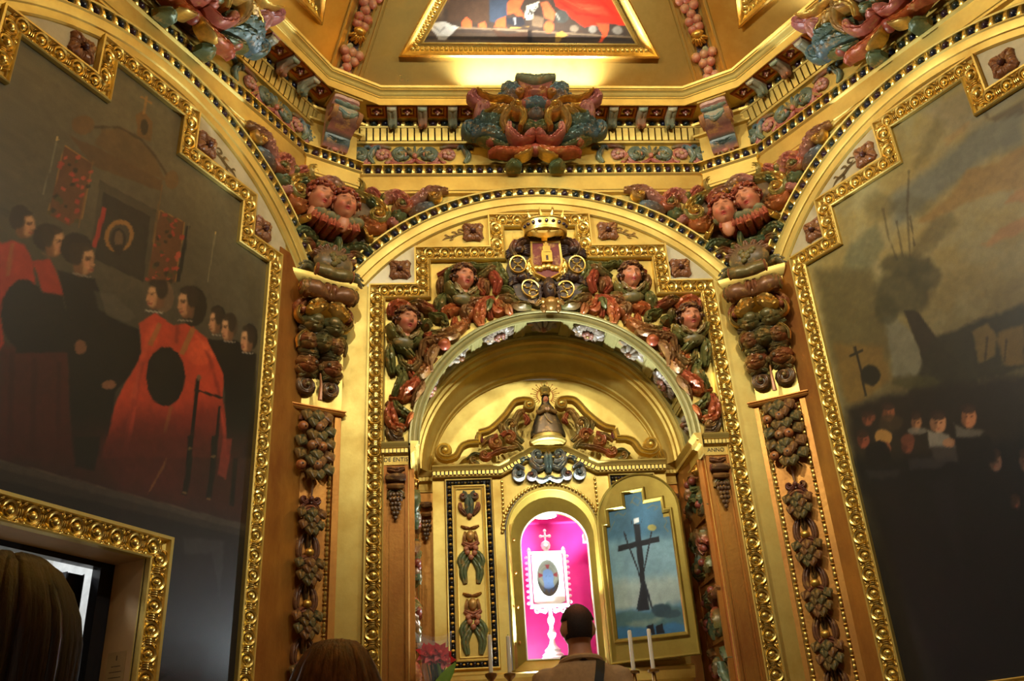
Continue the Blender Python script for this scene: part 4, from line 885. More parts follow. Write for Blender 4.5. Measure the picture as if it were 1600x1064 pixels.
# vault panel frame: x along wall, z up the slope, y away from the room
def panel_frame(k):
    an=R_(60*k); nrm=Vector((math.sin(an),math.cos(an),0)); o=RC+nrm*ap+Vector((0,0,Z0))
    x=Vector((math.cos(an),-math.sin(an),0)); up=-nrm*math.cos(SL)+Vector((0,0,math.sin(SL))); y=up.cross(x)
    return Matrix(((x.x,y.x,up.x,o.x),(x.y,y.y,up.y,o.y),(x.z,y.z,up.z,o.z),(0,0,0,1)))
VF={'altar':panel_frame(0),'left':panel_frame(5),'right':panel_frame(1)}
# ribs over the corners
def rib_frame(k):
    an=R_(60*k+30); d=Vector((math.sin(an),math.cos(an),0)); o=RC+d*(ap/S3)+Vector((0,0,Z0))
    x=Vector((math.cos(an),-math.sin(an),0)); th=math.atan(math.tan(SL)*S3); up=-d*math.cos(th)+Vector((0,0,math.sin(th))); y=up.cross(x)
    return Matrix(((x.x,y.x,up.x,o.x),(x.y,y.y,up.y,o.y),(x.z,y.z,up.z,o.z),(0,0,0,1)))
leafbit=MB(); ell(leafbit,(0,-.004,0),(.011,.010,.013),(.5,.5,.5,1),5,6); LEAFBIT=None
def fluted_leaf(w,h,d):
    """small gilded acanthus tongue of a moulding, facing -y"""
    mb=MB(); v=[]
    for i in range(5):
        s=i/4
        for j in range(7):
            a=j/3-1; ww=w*(.35+.65*math.sin(PI*(.15+.8*s))); e=d*(math.sin(PI*(.1+.8*s)))*(1-.55*a*a)*(1-.45*math.exp(-(a/.25)**2))
            if abs(a)==1: e=0
            v.append((a*ww,-e,(s-.5)*h))
    mb.add(v,gridfaces(5,7)); return mb
VLEAF=fluted_leaf(.017,.034,.016).mesh('moulding_leaf'); VLEAF.materials.append(M['carved'])
tn=1
def peach(r):
    mb=MB(); v=[];k=[]
    for i in range(9):
        t=PI*i/8
        for j in range(10):
            p=2*PI*j/10; rr=r*(1-.16*math.exp(-((p-4.7)/.35)**2)*math.sin(t))
            v.append((rr*math.sin(t)*math.cos(p),rr*math.sin(t)*math.sin(p),r*1.05*math.cos(t)*(1-.12*(i==0))))
            f=min(1,max(0,.5+.5*math.cos(t)+.2*math.cos(p))); k.append(np.array(L4((204,150,108)))*f+np.array(L4((198,92,80)))*(1-f))
    mb.add(v,gridfaces(9,10,False,True),k); return mb
def tongue(L,w,d,c0,c1,droop=.3):
    """leaf hanging from the origin along -z, bulging towards -y"""
    mb=MB(); v=[];k=[]; n=7
    for i in range(n):
        s=i/(n-1); ww=w*(math.sin(PI*(.12+.86*s))**.7)
        for j in range(7):
            a=j/3-1; e=d*(.3+math.sin(PI*min(1,s*1.1))*.7)*(1-.6*a*a)*(1-.35*math.exp(-(a/.22)**2))+droop*L*s*s*.4
            v.append((a*ww,-e,-L*s)); k.append(np.array(c0)*(1-s)+np.array(c1)*s)
    mb.add(v,gridfaces(n,7),k)
    # back skin so the leaf has thickness
    v2=[(x,y+.006,z) for x,y,z in v]; mb.add(v2,[q[::-1] for q in gridfaces(n,7)],k); return mb
PEACH=peach(.035).mesh('peach'); PEACH.materials.append(M['poly'])
VL=[tongue(.085,.026,.014,L4((150,150,96)),L4((196,184,128))).mesh('vine_leaf'),tongue(.08,.022,.01,L4((70,66,62)),L4((104,96,90))).mesh('vine_leaf')]
for m_ in VL: m_.materials.append(M['poly'])
for k in range(6):
    fr=rib_frame(k); LEN=1.9
    rb=MB(); 
    for s in (-1,1):
        box(rb,s*.147-.006 if s>0 else -.153,s*.147+.006 if s>0 else -.141,-.05,.03,0,LEN)
    box(rb,-.147,.147,-.012,.03,0,LEN)
    full=k in (0,5,1,4)
    rt=Thing('trim_rib',fr,(0,0,0),kind='structure'); rt.root.name='trim_%d'%tn; tn+=1
    rt.part('rib_board',rb,'vault',smooth=False)
    for s in (-1,1):
        q=MB(); extr(q,[(.012,-.02),(.05,-.016),(.058,-.004),(.058,.006),(.046,.014),(.03,.022),(.012,.026)],0,LEN); q.fn(lambda v,s=s: np.stack([s*(.112+v[:,2]),v[:,1],v[:,0]],1))
        rt.part('rib_moulding',q,'vault')
        q=MB(); extr(q,[(.012,-.01),(.03,-.008),(.032,.0),(.03,.008),(.012,.01)],0,LEN); q.fn(lambda v,s=s: np.stack([s*(.06+v[:,2]),v[:,1],v[:,0]],1))
        rt.part('rib_fillet',q,'carved')
        if full:
            for i in range(26): rt.part('moulding_leaf',VLEAF,None,(s*.088,-.012,.02+i*.031),(0,s*.5,0))
    q=MB(); box(q,-.05,.05,-.016,-.010,0,LEN); rt.part('rib_channel',q,'plum',smooth=False)
    if k in (0,5):
        g=Thing('fruit_garland',fr,(0,-.016,.04),('carved peach garland hanging on the left vault rib with gilded shells' if k==5 else 'carved peach garland hanging on the right vault rib with gilded shells'),'garland','fruit garlands on the vault ribs')
        rr=random.Random(3+k); z=.05
        for seg in range(3):
            for row,cnt in ((0,2),(1,2),(2,1),(3,2),(4,3)):
                for c in range(cnt):
                    x=(c-(cnt-1)/2)*.052+rr.uniform(-.006,.006)
                    g.part('peach',PEACH,None,(x,-.045,z+row*.052+rr.uniform(-.006,.006)),(rr.uniform(-.4,.4),rr.uniform(-.5,.5),rr.uniform(0,6)))
                for sx in (-1,1): g.part('vine_leaf',VL[1],None,(sx*.045,-.02,z+row*.052+.035),(.2,sx*.6,0))
                g.part('vine_leaf',VL[0],None,(rr.uniform(-.025,.025),-.055,z+row*.052+.055),(.25,rr.uniform(-.5,.5),0),(.8,1,.7))
            sh=MB()
            for j in range(5):
                an=R_(-60+30*j); strand(sh,[(0,0),(.03*math.sin(an),-.03*math.cos(an)),(.062*math.sin(an),-.075*math.cos(an))],.016,.028,.02,GOLD,GOLD,bulge=.02)
            ell(sh,(0,-.05,.015),(.045,.03,.03),GOLD,6,10)
            g.part('gilded_shell',sh,'poly',(0,-.016,z+.345))
            z+=.40
# ------------------------------------------------------------------ crown cornice round the whole room
def ring(prof,chamf=.407):
    """closed twelve-sided sweep: profile (e,z); corners cut by the ressauts"""
    mb=MB(); V=[]; k=len(prof)
    for e,z in prof:
        P=[]
        for q in range(6):
            an=R_(60*q); nrm=np.array([math.sin(an),math.cos(an)]); tt=np.array([math.cos(an),-math.sin(an)])
            ap_=S*S3-e
            c=chamf+e-.26; hw=ap_/1.732; cut=(c-1.1547*e)/.5
            for s in (-1,1):
                u=s*(hw-cut)
                P.append(np.append(np.array([RC.x,RC.y])+nrm*ap_+tt*u,z))
        V.append(P)
    v=[V[i][j] for i in range(k) for j in range(12)]
    mb.add(v,gridfaces(k,12,False,True)); return mb
cp=[(.05,5.60),(.245,5.60),(.25,5.585),(.258,5.585),(.260,5.638),(.266,5.642),(.266,5.650),(.272,5.654),(.280,5.668),(.292,5.680),(.298,5.682),(.298,5.690),(.306,5.694),(.310,5.708),(.306,5.714),(.05,5.714)]
cr_=ring(cp); struct('trim_%d'%tn,cr_,'gold',angle=30); tn+=1
# ------------------------------------------------------------------ entablature on each wall
def egg_mesh(r,h,d,i):
    mb=MB(); v=[]
    for a in range(6):
        t=PI*.5*a/5
        for j in range(10):
            p=2*PI*j/10; v.append((r*math.sin(t)*math.cos(p) if a else 0,-d*math.cos(t),h*math.sin(t)*math.sin(p) if a else 0))
    mb.add(v,gridfaces(6,10,False,True)); me=mb.mesh('egg'); me.materials.append(M['egg%d'%i]); return me
def cup_mesh(w,h,d):
    """gilded dart between two eggs: a tapering fluted wedge with curled flanks"""
    mb=MB(); v=[]
    for i,(z,ww,e) in enumerate([(-.5,.72,.6),(-.3,.62,1.0),(.05,.46,1.15),(.35,.36,1.0),(.5,.38,.8)]):
        for a in (-1,-.55,0,.55,1): v.append((a*ww*w,-e*d*(1-.6*a*a)*(1-.3*math.exp(-(a/.3)**2)),z*h))
    mb.add(v,gridfaces(5,5)+[(0,1,2,3,4)]); me=mb.mesh('dart'); me.materials.append(M['carved']); return me
EGG1=[egg_mesh(.025,.030,.036,i) for i in range(3)]; CUP1=cup_mesh(.034,.068,.03)
EGG2=[egg_mesh(.028,.028,.036,i) for i in range(3)]; CUP2=cup_mesh(.038,.062,.032)
def dent_mesh(w,h,d):
    mb=MB(); v=[]
    # cove-fronted block: slanting face
    for x in (-w/2,w/2): v+= [(x,0,0),(x,-d*.55,0),(x,-d*.7,h*.28),(x,-d,h),(x,0,h)]
    mb.add(v,[(0,1,2,3,4),(9,8,7,6,5),(0,5,6,1),(1,6,7,2),(2,7,8,3),(3,8,9,4)]); me=mb.mesh('dentil',smooth=False); me.materials.append(M['gold']); return me
DENT=dent_mesh(.036,.088,.045)
def bracket_mesh(ca,cb):
    mb=MB()   # acanthus modillion: console under the soffit, leaf running along its belly
    v=[];k=[]; rd=L4((196,120,104))
    prof=[(.0,-.088),(.022,-.092),(.040,-.078),(.05,-.058),(.07,-.048),(.10,-.046),(.125,-.038),(.138,-.022),(.135,-.006),(.0,.0)]
    for x,sc in ((-.031,.82),(-.024,1.),(-.012,1.06),(0,.93),(.012,1.06),(.024,1.),(.031,.82)):
        for i,(e,z) in enumerate(prof):
            v.append((x,-e,z*sc)); s=i/9; k.append(np.array(ca)*(1-s)+np.array(cb)*s)
    mb.add(v,gridfaces(7,10)+[tuple(range(10)),tuple(range(69,59,-1))],k)
    ell(mb,(0,-.128,-.03),(.032,.016,.014),cb,6,8); box(mb,-.036,.036,-.148,0,-.010,.0,rd)
    for s in (-1,1): ell(mb,(s*.02,-.03,-.086),(.012,.018,.014),ca,5,7)
    me=mb.mesh('bracket'); me.materials.append(M['poly']); return me
BRK=[bracket_mesh(L4((104,112,86)),L4((188,176,140))),bracket_mesh(L4((160,92,56)),L4((150,160,130)))]
COFR=rosette(.034,4,L4((140,60,48)),L4((214,190,170)),.018).mesh('coffer_rosette'); COFR.materials.append(M['poly'])
def coffer_mesh():
    mb=MB(); o=[(.068,.062),(.060,.054),(.046,.040),(.036,.030)]; ys=[-.001,-.010,-.008,.004]
    v=[(s*a,y,t*b) for (a,b),y in zip(o,ys) for s,t in ((-1,-1),(1,-1),(1,1),(-1,1))]
    f=[(4*r+i,4*r+(i+1)%4,4*r+4+(i+1)%4,4*r+4+i) for r in range(3) for i in range(4)]+[(12,13,14,15)]
    mb.add(v,f); me=mb.mesh('coffer',smooth=False); me.materials.append(M['bole']); return me
COFF=coffer_mesh()
# frieze scrolls (three carved units)
def fz(kind):
    mb=MB()
    if kind=='leaf':
        volute(mb,0,0,.068,R_(250),-1.35,.014,.012,.012,L4((176,104,84)),L4((190,128,100)),curl=0,eye=False)
        volute(mb,0,0,.05,R_(60),1.1,.026,.022,.014,L4((98,112,96)),L4((124,124,84)),curl=.01)
        for a in (20,110,200,290): strand(mb,[(.02*math.cos(R_(a)),.02*math.sin(R_(a))),(.045*math.cos(R_(a+25)),.045*math.sin(R_(a+25))),(.06*math.cos(R_(a+60)),.055*math.sin(R_(a+60)))],.012,.016,.014,L4((120,120,76)),L4((88,104,96)))
        strand(mb,[(-.07,-.06),(-.03,-.075),(.02,-.07)],.016,.014,.01,L4((190,110,92)),L4((170,90,70)))
    elif kind=='flower':
        volute(mb,0,-.005,.068,R_(290),1.3,.015,.013,.012,L4((180,96,80)),L4((196,136,112)),curl=0,eye=False)
        for i in range(6):
            a=R_(60*i+20); ell(mb,(.03*math.cos(a),-.022,.026*math.sin(a)),(.018,.014,.016),L4((198,134,118)),5,7)
        ell(mb,(0,-.03,0),(.015,.012,.014),L4((206,160,110)),5,7)
        strand(mb,[(-.085,.07),(-.04,.075),(.02,.07),(.06,.06)],.014,.014,.012,L4((178,92,74)),L4((128,126,84)))
        strand(mb,[(.03,-.06),(.06,-.03),(.08,.0)],.012,.014,.012,L4((180,150,80)),L4((190,120,90)))
    elif kind=='palm':
        for a in (-62,-34,0,34,62): strand(mb,[(0,-.02),(.045*math.sin(R_(a)),.03*math.cos(R_(a))),(.09*math.sin(R_(a)),.075*math.cos(R_(a*.9)))],.011,.02,.01,L4((150,140,80)),L4((92,112,112)),bulge=.006)
        ell(mb,(0,-.03,-.02),(.018,.018,.02),L4((196,120,90)),6,8)
        for s in (-1,1): strand(mb,[(0,-.03),(s*.03,-.06),(s*.075,-.072)],.016,.018,.01,L4((176,86,74)),L4((190,120,96)))
    else:
        strand(mb,[(.02,.075),(.0,.03),(-.02,-.02),(.01,-.07)],.022,.022,.012,L4((104,122,124)),L4((126,132,92)),bulge=.008)
        strand(mb,[(.0,.05),(-.035,.07),(-.06,.06)],.012,.018,.012,L4((104,122,124)),L4((96,112,110)))
        strand(mb,[(.0,.05),(.035,.07),(.055,.05)],.012,.018,.012,L4((104,122,124)),L4((96,112,110)))
    me=mb.mesh('frieze_'+kind); me.materials.append(M['poly']); return me
FZ={k:fz(k) for k in ('leaf','flower','palm','spray')}
U1=1.235                                   # ends of the wall entablature (ressauts beyond)
for wn in ('altar','left','right'):
    t=Thing('trim',wn,(0,0,5.03),kind='structure'); t.root.name='trim_%d'%tn; tn+=1
    q=MB(); extr(q,[(0,5.02),(.026,5.03),(.026,5.045),(.032,5.05),(.032,5.16),(.038,5.165),(.046,5.172),(.046,5.178),(.01,5.18),(.01,5.245),(.05,5.246),(.05,5.254),(.02,5.258),(.02,5.425),(.05,5.43),(.056,5.442),(.05,5.45),(.03,5.452),(.03,5.54),(.078,5.542),(.084,5.552),(.05,5.556),(.05,5.605),(.1,5.603)],-HS+.02,HS-.02)
    t.part('entablature_board',q,'gold',angle=30)
    n=int(2*U1/.0675); st_=2*U1/n
    for i in range(n):
        u=-U1+st_*(i+.5)
        t.part('egg',EGG1[(i*7+3*i//4)%3],None,(u,-.012,5.214)); t.part('dart',CUP1,None,(u+st_/2,-.012,5.214))
    n=int(2*(U1-.02)/.08); st_=2*(U1-.02)/n
    for i in range(n):
        u=-U1+.02+st_*(i+.5)
        if abs(u)<.36: continue
        t.part('egg',EGG2[(i*5)%3],None,(u,-.052,5.582)); t.part('dart',CUP2,None,(u+st_/2,-.052,5.582))
    n=int(2*U1/.046); st_=2*U1/n
    for i in range(n):
        u=-U1+st_*(i+.5)
        if abs(u)<.33: continue
        t.part('dentil',DENT,None,(u,-.03,5.452))
    q=MB(); 
    for s in (-1,1): box(q,s*.33 if s>0 else -U1,U1 if s>0 else -.33,-.032,-.0301,5.452,5.54)
    t.part('dentil_ground',q,'black',smooth=False)
    for s in (-1,1):
        for i in range(4):
            t.part('coffer',COFF,None,(s*(.45+.205*i),-.178,5.598),(R_(90),0,0)); t.part('coffer_rosette',COFR,None,(s*(.45+.205*i),-.178,5.600),(R_(90),0,0))
            if i<3: t.part('bracket',BRK[i%2],None,(s*(.5525+.205*i),-.10,5.600))
        for i,(k,f,u) in enumerate([('spray',1,.47),('flower',1,.585),('leaf',1,.715),('palm',1,.815),('leaf',-1,.915),('flower',-1,1.035),('spray',-1,1.10),('leaf',1,1.185)]):
            t.part('frieze_'+k,FZ[k],None,(s*u,-.02,5.342),scale=(s*f,1,1))
# ------------------------------------------------------------------ great arches
ARC0,ARC1=R_(37.5),R_(142.5)
def arcpts(r,a0,a1,n,cz=ZA): return [(r*math.cos(a0+(a1-a0)*i/n),cz+r*math.sin(a0+(a1-a0)*i/n)) for i in range(n+1)]
for wn in ('altar','left','right'):
    t=Thing('trim',wn,(0,0,4.3),kind='structure'); t.root.name='trim_%d'%tn; tn+=1
    q=MB(); sweep(q,arcpts(RA1,ARC0,ARC1,64),[(.108,0),(.106,.012),(.098,.02),(.06,.022),(.056,.032),(.05,.034),(.008,.036),(.0,.044),(-.004,.044),(-.006,.014),(-.058,.014),(-.06,.046),(-.068,.05),(-.074,.044),(-.074,0)])
    t.part('arch_band',q,'gold',angle=30)
    n=38
    for i in range(n):
        a=ARC0+(ARC1-ARC0)*(i+.5)/n; b=ARC0+(ARC1-ARC0)*(i+1)/n; r=RA1+.032
        t.part('egg',EGG1[(i*7+2)%3],None,(r*math.cos(a),-.014,ZA+r*math.sin(a)),(0,PI/2-a,0))
        t.part('dart',CUP1,None,(r*math.cos(b),-.014,ZA+r*math.sin(b)),(0,PI/2-b,0),(1.15,1,.95))
# pale grounds between arch and stepped frames
def ground(h2,h3,h1,cu,full):
    mb=MB()
    for s in (-1,1):
        # columns from the frame top up to the arch
        for u0,u1,zb in ((h2+.09,h3+.16,4.325),(h1+.09,h2+.09,4.60),(0,h1+.09,4.85)):
            if not full and u0<h2: continue
            n=10
            for i in range(n):
                a=u0+(u1-u0)*i/n; b=u0+(u1-u0)*(i+1)/n
                A_=cu+s*a; B_=cu+s*b
                za=ZA+math.sqrt(max(0,RA0**2-A_*A_))+.004; zb_=ZA+math.sqrt(max(0,RA0**2-B_*B_))+.004
                if za<=zb and zb_<=zb: continue
                mb.add([(A_,-.004,zb),(B_,-.004,zb),(B_,-.004,max(zb,zb_)),(A_,-.004,max(zb,za))],[(0,1,2,3)])
    return mb
q=ground(.72,1.005,.236,0,False); struct('trim_%d'%tn,q,'silver','altar',smooth=False); tn+=1
q=ground(.712,.965,.223,-.09,True); struct('trim_%d'%tn,q,'plaster','left',smooth=False); tn+=1
q=ground(.712,.98,.223,-.02,True); struct('trim_%d'%tn,q,'plaster','right',smooth=False); tn+=1
# ================================================================== STEPPED FRAMES AND PAINTINGS
def motif():
    """carved boss in an open cup with leaf wings and a ribbed link; unit .1 long along x, facing -y"""
    mb=MB(); n=12
    v=[]
    for i in range(n):
        a=2*PI*i/n
        for j in range(5):
            b=2*PI*j/5; r=.033+.0075*math.cos(b); v.append((r*math.cos(a)*1.0,-.018-.012*math.sin(b)-.006*math.sin(a),r*1.05*math.sin(a)))
    mb.add(v,gridfaces(n,5,True,True))
    ell(mb,(0,-.026,-.004),(.019,.016,.021),(1,1,1,1),6,8)
    for s in (-1,1):
        strand(mb,[(s*.02,.042),(s*.04,.036),(s*.05,.02)],.010,.02,.008,(1,1,1,1)); strand(mb,[(s*.02,-.042),(s*.04,-.036),(s*.05,-.02)],.010,.02,.008,(1,1,1,1))
    for q in (-.008,.002,.012): ell(mb,(.05+q-.002,-.014,0),(.005,.013,.018),(1,1,1,1),5,6)
    me=mb.mesh('carved_boss'); me.materials.append(M['carved']); return me
BOSS=motif()
def step_path(h1,h2,h3,z1,z2,z3,zb,cu,zlow=None):
    """inner edge, clockwise from bottom left seen from the room"""
    return [(cu-h3,zb),(cu-h3,z1),(cu-h2,z1),(cu-h2,z2),(cu-h1,z2),(cu-h1,z3),(cu+h1,z3),(cu+h1,z2),(cu+h2,z2),(cu+h2,z1),(cu+h3,z1),(cu+h3,zb)]
FPROF=[(0,0),(0,.035),(.005,.04),(.010,.036),(.013,.026),(.020,.030),(.024,.018),(.04,.010),(.072,.010),(.088,.020),(.094,.042),(.104,.042),(.104,0)]
def bosses(t,path,closed=False,sp=.1,off=.055,e=.008,sc=1.):
    p=np.asarray(path,float); n=len(p)
    for i in range(n if closed else n-1):
        a=p[i]; b=p[(i+1)%n]; d=b-a; L=np.linalg.norm(d); d/=L; nn=np.array([-d[1],d[0]])
        # corner offsets
        def turn(q,prev,nxt): 
            x=prev[0]*nxt[1]-prev[1]*nxt[0]; return 1 if x<-.5 else (-1 if x>.5 else 0)
        prv=(p[i]-p[i-1]) if (i>0 or closed) else d; prv=prv/np.linalg.norm(prv)
        nx=(p[(i+2)%n]-b) if (i+2<n or closed) else d; nx=nx/np.linalg.norm(nx)
        s0=-off*turn(0,prv,d); s1=L+off*turn(0,d,nx)
        L2=s1-s0; k=max(1,round(L2/sp)); 
        for j in range(k+1 if False else k):
            s=s0+L2*(j+.5)/k; q=a+d*s+nn*off
            ang=math.atan2(d[1],d[0]); t.part('carved_boss',BOSS,None,(q[0],-e,q[1]),(0,-ang,0),(sc*L2/k/sp*.98,1,sc))
def stepped(fr,h1,h2,h3,z1,z2,z3,zb,cu,label,closed_bottom=False,name='stepped_frame',cat='picture frame',door=None):
    path=step_path(h1,h2,h3,z1,z2,z3,zb,cu)
    if door: path=[(door[0],zb)]+path+[(door[1],zb)]; closed_bottom=False
    t=Thing(name,fr,(cu,0,zb),label,cat)
    cl=closed_bottom
    q=MB(); sweep(q,path,FPROF,closed=cl); t.part('frame_moulding',q,'gold',angle=30)
    bosses(t,path,cl); return t
P_A=stepped('altar',.236,.72,1.005,4.226,4.50,4.75,1.15,0,'gilded stepped frame of carved bosses around the altar arch')
P_L=stepped('left',.223,.712,.965,4.226,4.50,4.75,1.76,-.09,'large dark painting of clergy in red vestments, in gilded stepped frame',True,'framed_painting','painting',(-.732,.384))
P_R=stepped('right',.223,.712,.98,4.226,4.50,4.75,1.76,-.02,'large dark painting of tree, cloudy sky and crowd, in gilded stepped frame',True,'framed_painting','painting')
# ------------------------------------------------------------------ painting on vertex colours
def fbm(U,Z,sc,seed,oct=4):
    r=np.random.default_rng(seed); o=np.zeros_like(U); amp=1; tot=0
    for k in range(oct):
        g=r.random((64,64)); x=(U*sc*2**k)%63; y=(Z*sc*2**k)%63; i=x.astype(int); j=y.astype(int); fx=x-i; fy=y-j; fx=fx*fx*(3-2*fx); fy=fy*fy*(3-2*fy)
        i2=(i+1)%64; j2=(j+1)%64
        o+=amp*(g[i,j]*(1-fx)*(1-fy)+g[i2,j]*fx*(1-fy)+g[i,j2]*(1-fx)*fy+g[i2,j2]*fx*fy); tot+=amp; amp*=.55
    return o/tot
def paint(U,Z,base,feats,nzz,k=1.45):
    C_=np.array(base,float)
    for col,al,soft,P in feats:
        P=np.array(P,float).reshape(-1,2); sf=max(1.5,soft*k); lo=P.min(0)-sf*1.2; hi=P.max(0)+sf*1.2
        idx=np.nonzero((U>lo[0])&(U<hi[0])&(Z>lo[1])&(Z<hi[1]))[0]
        if not len(idx): continue
        x=U[idx]; z=Z[idx]; d=np.full(len(idx),1e9); ins=np.zeros(len(idx),bool); n=len(P)
        for i in range(n):
            a=P[i]; b=P[(i+1)%n]; e=b-a; L=e@e+1e-9
            t=np.clip(((x-a[0])*e[0]+(z-a[1])*e[1])/L,0,1); d=np.minimum(d,np.hypot(x-a[0]-t*e[0],z-a[1]-t*e[1]))
            c=(a[1]>z)!=(b[1]>z); ins^=c&(x<(b[0]-a[0])*(z-a[1])/((b[1]-a[1]) if abs(b[1]-a[1])>1e-9 else 1e-9)+a[0])
        sd=np.where(ins,d,-d); sd=sd+(nzz[idx]-.5)*min(sf,26)*1.3; m=np.clip(.5+sd/sf,0,1); m=m*m*(3-2*m)*al
        C_[idx]=C_[idx]*(1-m[:,None])+np.array(col,float)*m[:,None]
    return C_
def to_lin(c): c=np.clip(c/255,0,1); return np.where(c<=.04045,c/12.92,((c+.055)/1.055)**2.4)
def canvas(us,zs,inside,base,feats,seed,y=-.012,gain=1.0,nz=.18):
    U,Z=np.meshgrid(us,zs,indexing='ij'); nu,nv=U.shape; u=U.ravel()*1000; z=Z.ravel()*1000
    f=fbm(U.ravel()+5,Z.ravel()+5,6,seed); f2=fbm(U.ravel()+5,Z.ravel()+5,38,seed+1,3)
    b=base(U.ravel(),Z.ravel(),f); c=paint(u,z,b,feats,fbm(U.ravel()+7,Z.ravel()+7,22,seed+5,4)); c=c*(1-nz/2+nz*f2)[:,None]*gain*(.9+.2*f)[:,None]
    V=np.stack([U.ravel(),np.full(nu*nv,y),Z.ravel()],1); K=np.concatenate([to_lin(c),np.ones((nu*nv,1))],1)
    cu=(U[:-1,:-1]+U[1:,1:])/2; cz=(Z[:-1,:-1]+Z[1:,1:])/2; ok=inside(cu,cz)
    i,j=np.nonzero(ok); F=np.stack([i*nv+j,(i+1)*nv+j,(i+1)*nv+j+1,i*nv+j+1],1)
    mb=MB(); mb.add(V,F.tolist(),K); return mb
def step_inside(h1,h2,h3,z1,z2,z3,zb,cu):
    def f(u,z):
        a=np.abs(u-cu); return (z>zb)&(((a<h3)&(z<z1))|((a<h2)&(z<z2))|((a<h1)&(z<z3)))
    return f
def cells(*segs):
    o=[]
    for a,b,st in segs: o+=list(np.arange(a,b-1e-6,st))
    o.append(segs[-1][1]); return np.array(o)
insL=step_inside(.228,.717,.970,4.231,4.505,4.755,1.755,-.09)
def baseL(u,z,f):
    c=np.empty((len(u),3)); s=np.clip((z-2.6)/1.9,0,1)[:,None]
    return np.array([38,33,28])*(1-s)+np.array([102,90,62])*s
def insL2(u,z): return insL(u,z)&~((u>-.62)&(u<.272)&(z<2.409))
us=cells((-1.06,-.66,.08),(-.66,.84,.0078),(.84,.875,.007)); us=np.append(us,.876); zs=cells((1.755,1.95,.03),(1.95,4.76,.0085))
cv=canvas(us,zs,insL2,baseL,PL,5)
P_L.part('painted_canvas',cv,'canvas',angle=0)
insR=step_inside(.228,.717,.985,4.231,4.505,4.755,1.755,-.02)
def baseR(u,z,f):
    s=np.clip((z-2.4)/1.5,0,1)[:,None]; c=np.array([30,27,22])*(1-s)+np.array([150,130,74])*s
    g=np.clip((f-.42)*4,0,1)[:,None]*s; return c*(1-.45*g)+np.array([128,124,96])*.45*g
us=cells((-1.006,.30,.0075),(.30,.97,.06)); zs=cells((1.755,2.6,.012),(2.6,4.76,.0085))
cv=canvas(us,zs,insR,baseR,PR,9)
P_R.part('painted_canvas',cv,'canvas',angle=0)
# ------------------------------------------------------------------ vault paintings with their frames
def vault_picture(key,label,feats,flab):
    pth=[(-.915,.21),(-.915+.60*1.25,.21+1.25),(.915-.60*1.25,.21+1.25),(.915,.21)]
    t=Thing('vault_picture',VF[key],(0,0,.21),label,'painting')
    q=MB(); sweep(q,pth,[(0,0),(0,.05),(-.012,.058),(-.02,.046),(-.03,.034),(-.07,.018),(-.085,.022),(-.09,.03),(-.1,.03),(-.1,0)],closed=True)
    t.part('frame_moulding',q,'carved',angle=30)
    for i in range(4):
        a=np.array(pth[i]); b=np.array(pth[(i+1)%4]); d=b-a; L=np.linalg.norm(d); d/=L; nn=np.array([d[1],-d[0]]); k=int((L-.12)/.034)
        if i==2: continue
        for j in range(k):
            p_=a+d*(.08+(L-.16)*(j+.5)/k)+nn*.052
            if p_[1]>.85: continue
            t.part('moulding_leaf',VLEAF,None,(p_[0],-.018,p_[1]),(0,-math.atan2(d[1],d[0]),0),(1,1.2,1.3))
    us=np.linspace(-.86,.86,170 if key=='altar' else 80); zs=cells((.29,.70,.008 if key=='altar' else .02),(.70,1.40,.1))
    ins=lambda u,z:(np.abs(u)<.86-.60*(z-.29))
    cv=canvas(us,zs,ins,lambda u,z,f:np.full((len(u),3),1.)*np.array([62,52,46]) if key=='altar' else np.array([176,160,132])*(.55+.9*f[:,None]),feats,21,y=-.016,gain=1.05)
    t.part('painted_canvas',cv,'canvas',angle=0)
vault_picture('altar','painting over the altar wall with red robe and paper scrap',PD,'gilded frame around the vault painting with red robe')
SIDE=[((120,96,74),.8,30,[-800,300,-500,320,-480,500,-760,480]),((150,60,48),.8,20,[500,300,780,300,700,520,480,480]),((90,96,104),.7,40,[-300,320,300,320,250,600,-250,600])]
vault_picture('left','pale painting on the left vault panel, mostly cut off',SIDE,'gilded frame around the left vault painting')
vault_picture('right','pale painting on the right vault panel, mostly cut off',SIDE,'gilded frame around the right vault painting')
# ------------------------------------------------------------------ rosettes on the grounds
ROS=rosette(.062,6,L4((150,104,66)),L4((96,60,44)),.02); ROSM=ROS.mesh('rosette'); ROSM.materials.append(M['poly'])
def square_rosette():
    mb=MB()
    for a in range(4):
        b=R_(45+90*a); strand(mb,[(.012*math.cos(b),.012*math.sin(b)),(.045*math.cos(b),.045*math.sin(b)),(.082*math.cos(b),.082*math.sin(b))],.034,.03,.006,L4((158,104,66)),L4((150,96,60)),lob=.12,groove=.5)
        b=R_(90*a); strand(mb,[(.012*math.cos(b),.012*math.sin(b)),(.04*math.cos(b),.04*math.sin(b)),(.062*math.cos(b),.062*math.sin(b))],.022,.022,.006,L4((166,114,74)),L4((150,98,62)))
    ell(mb,(0,-.035,0),(.02,.02,.02),L4((92,48,40)),6,8); me=mb.mesh('rosette'); me.materials.append(M['poly']); return me
SQR=square_rosette()
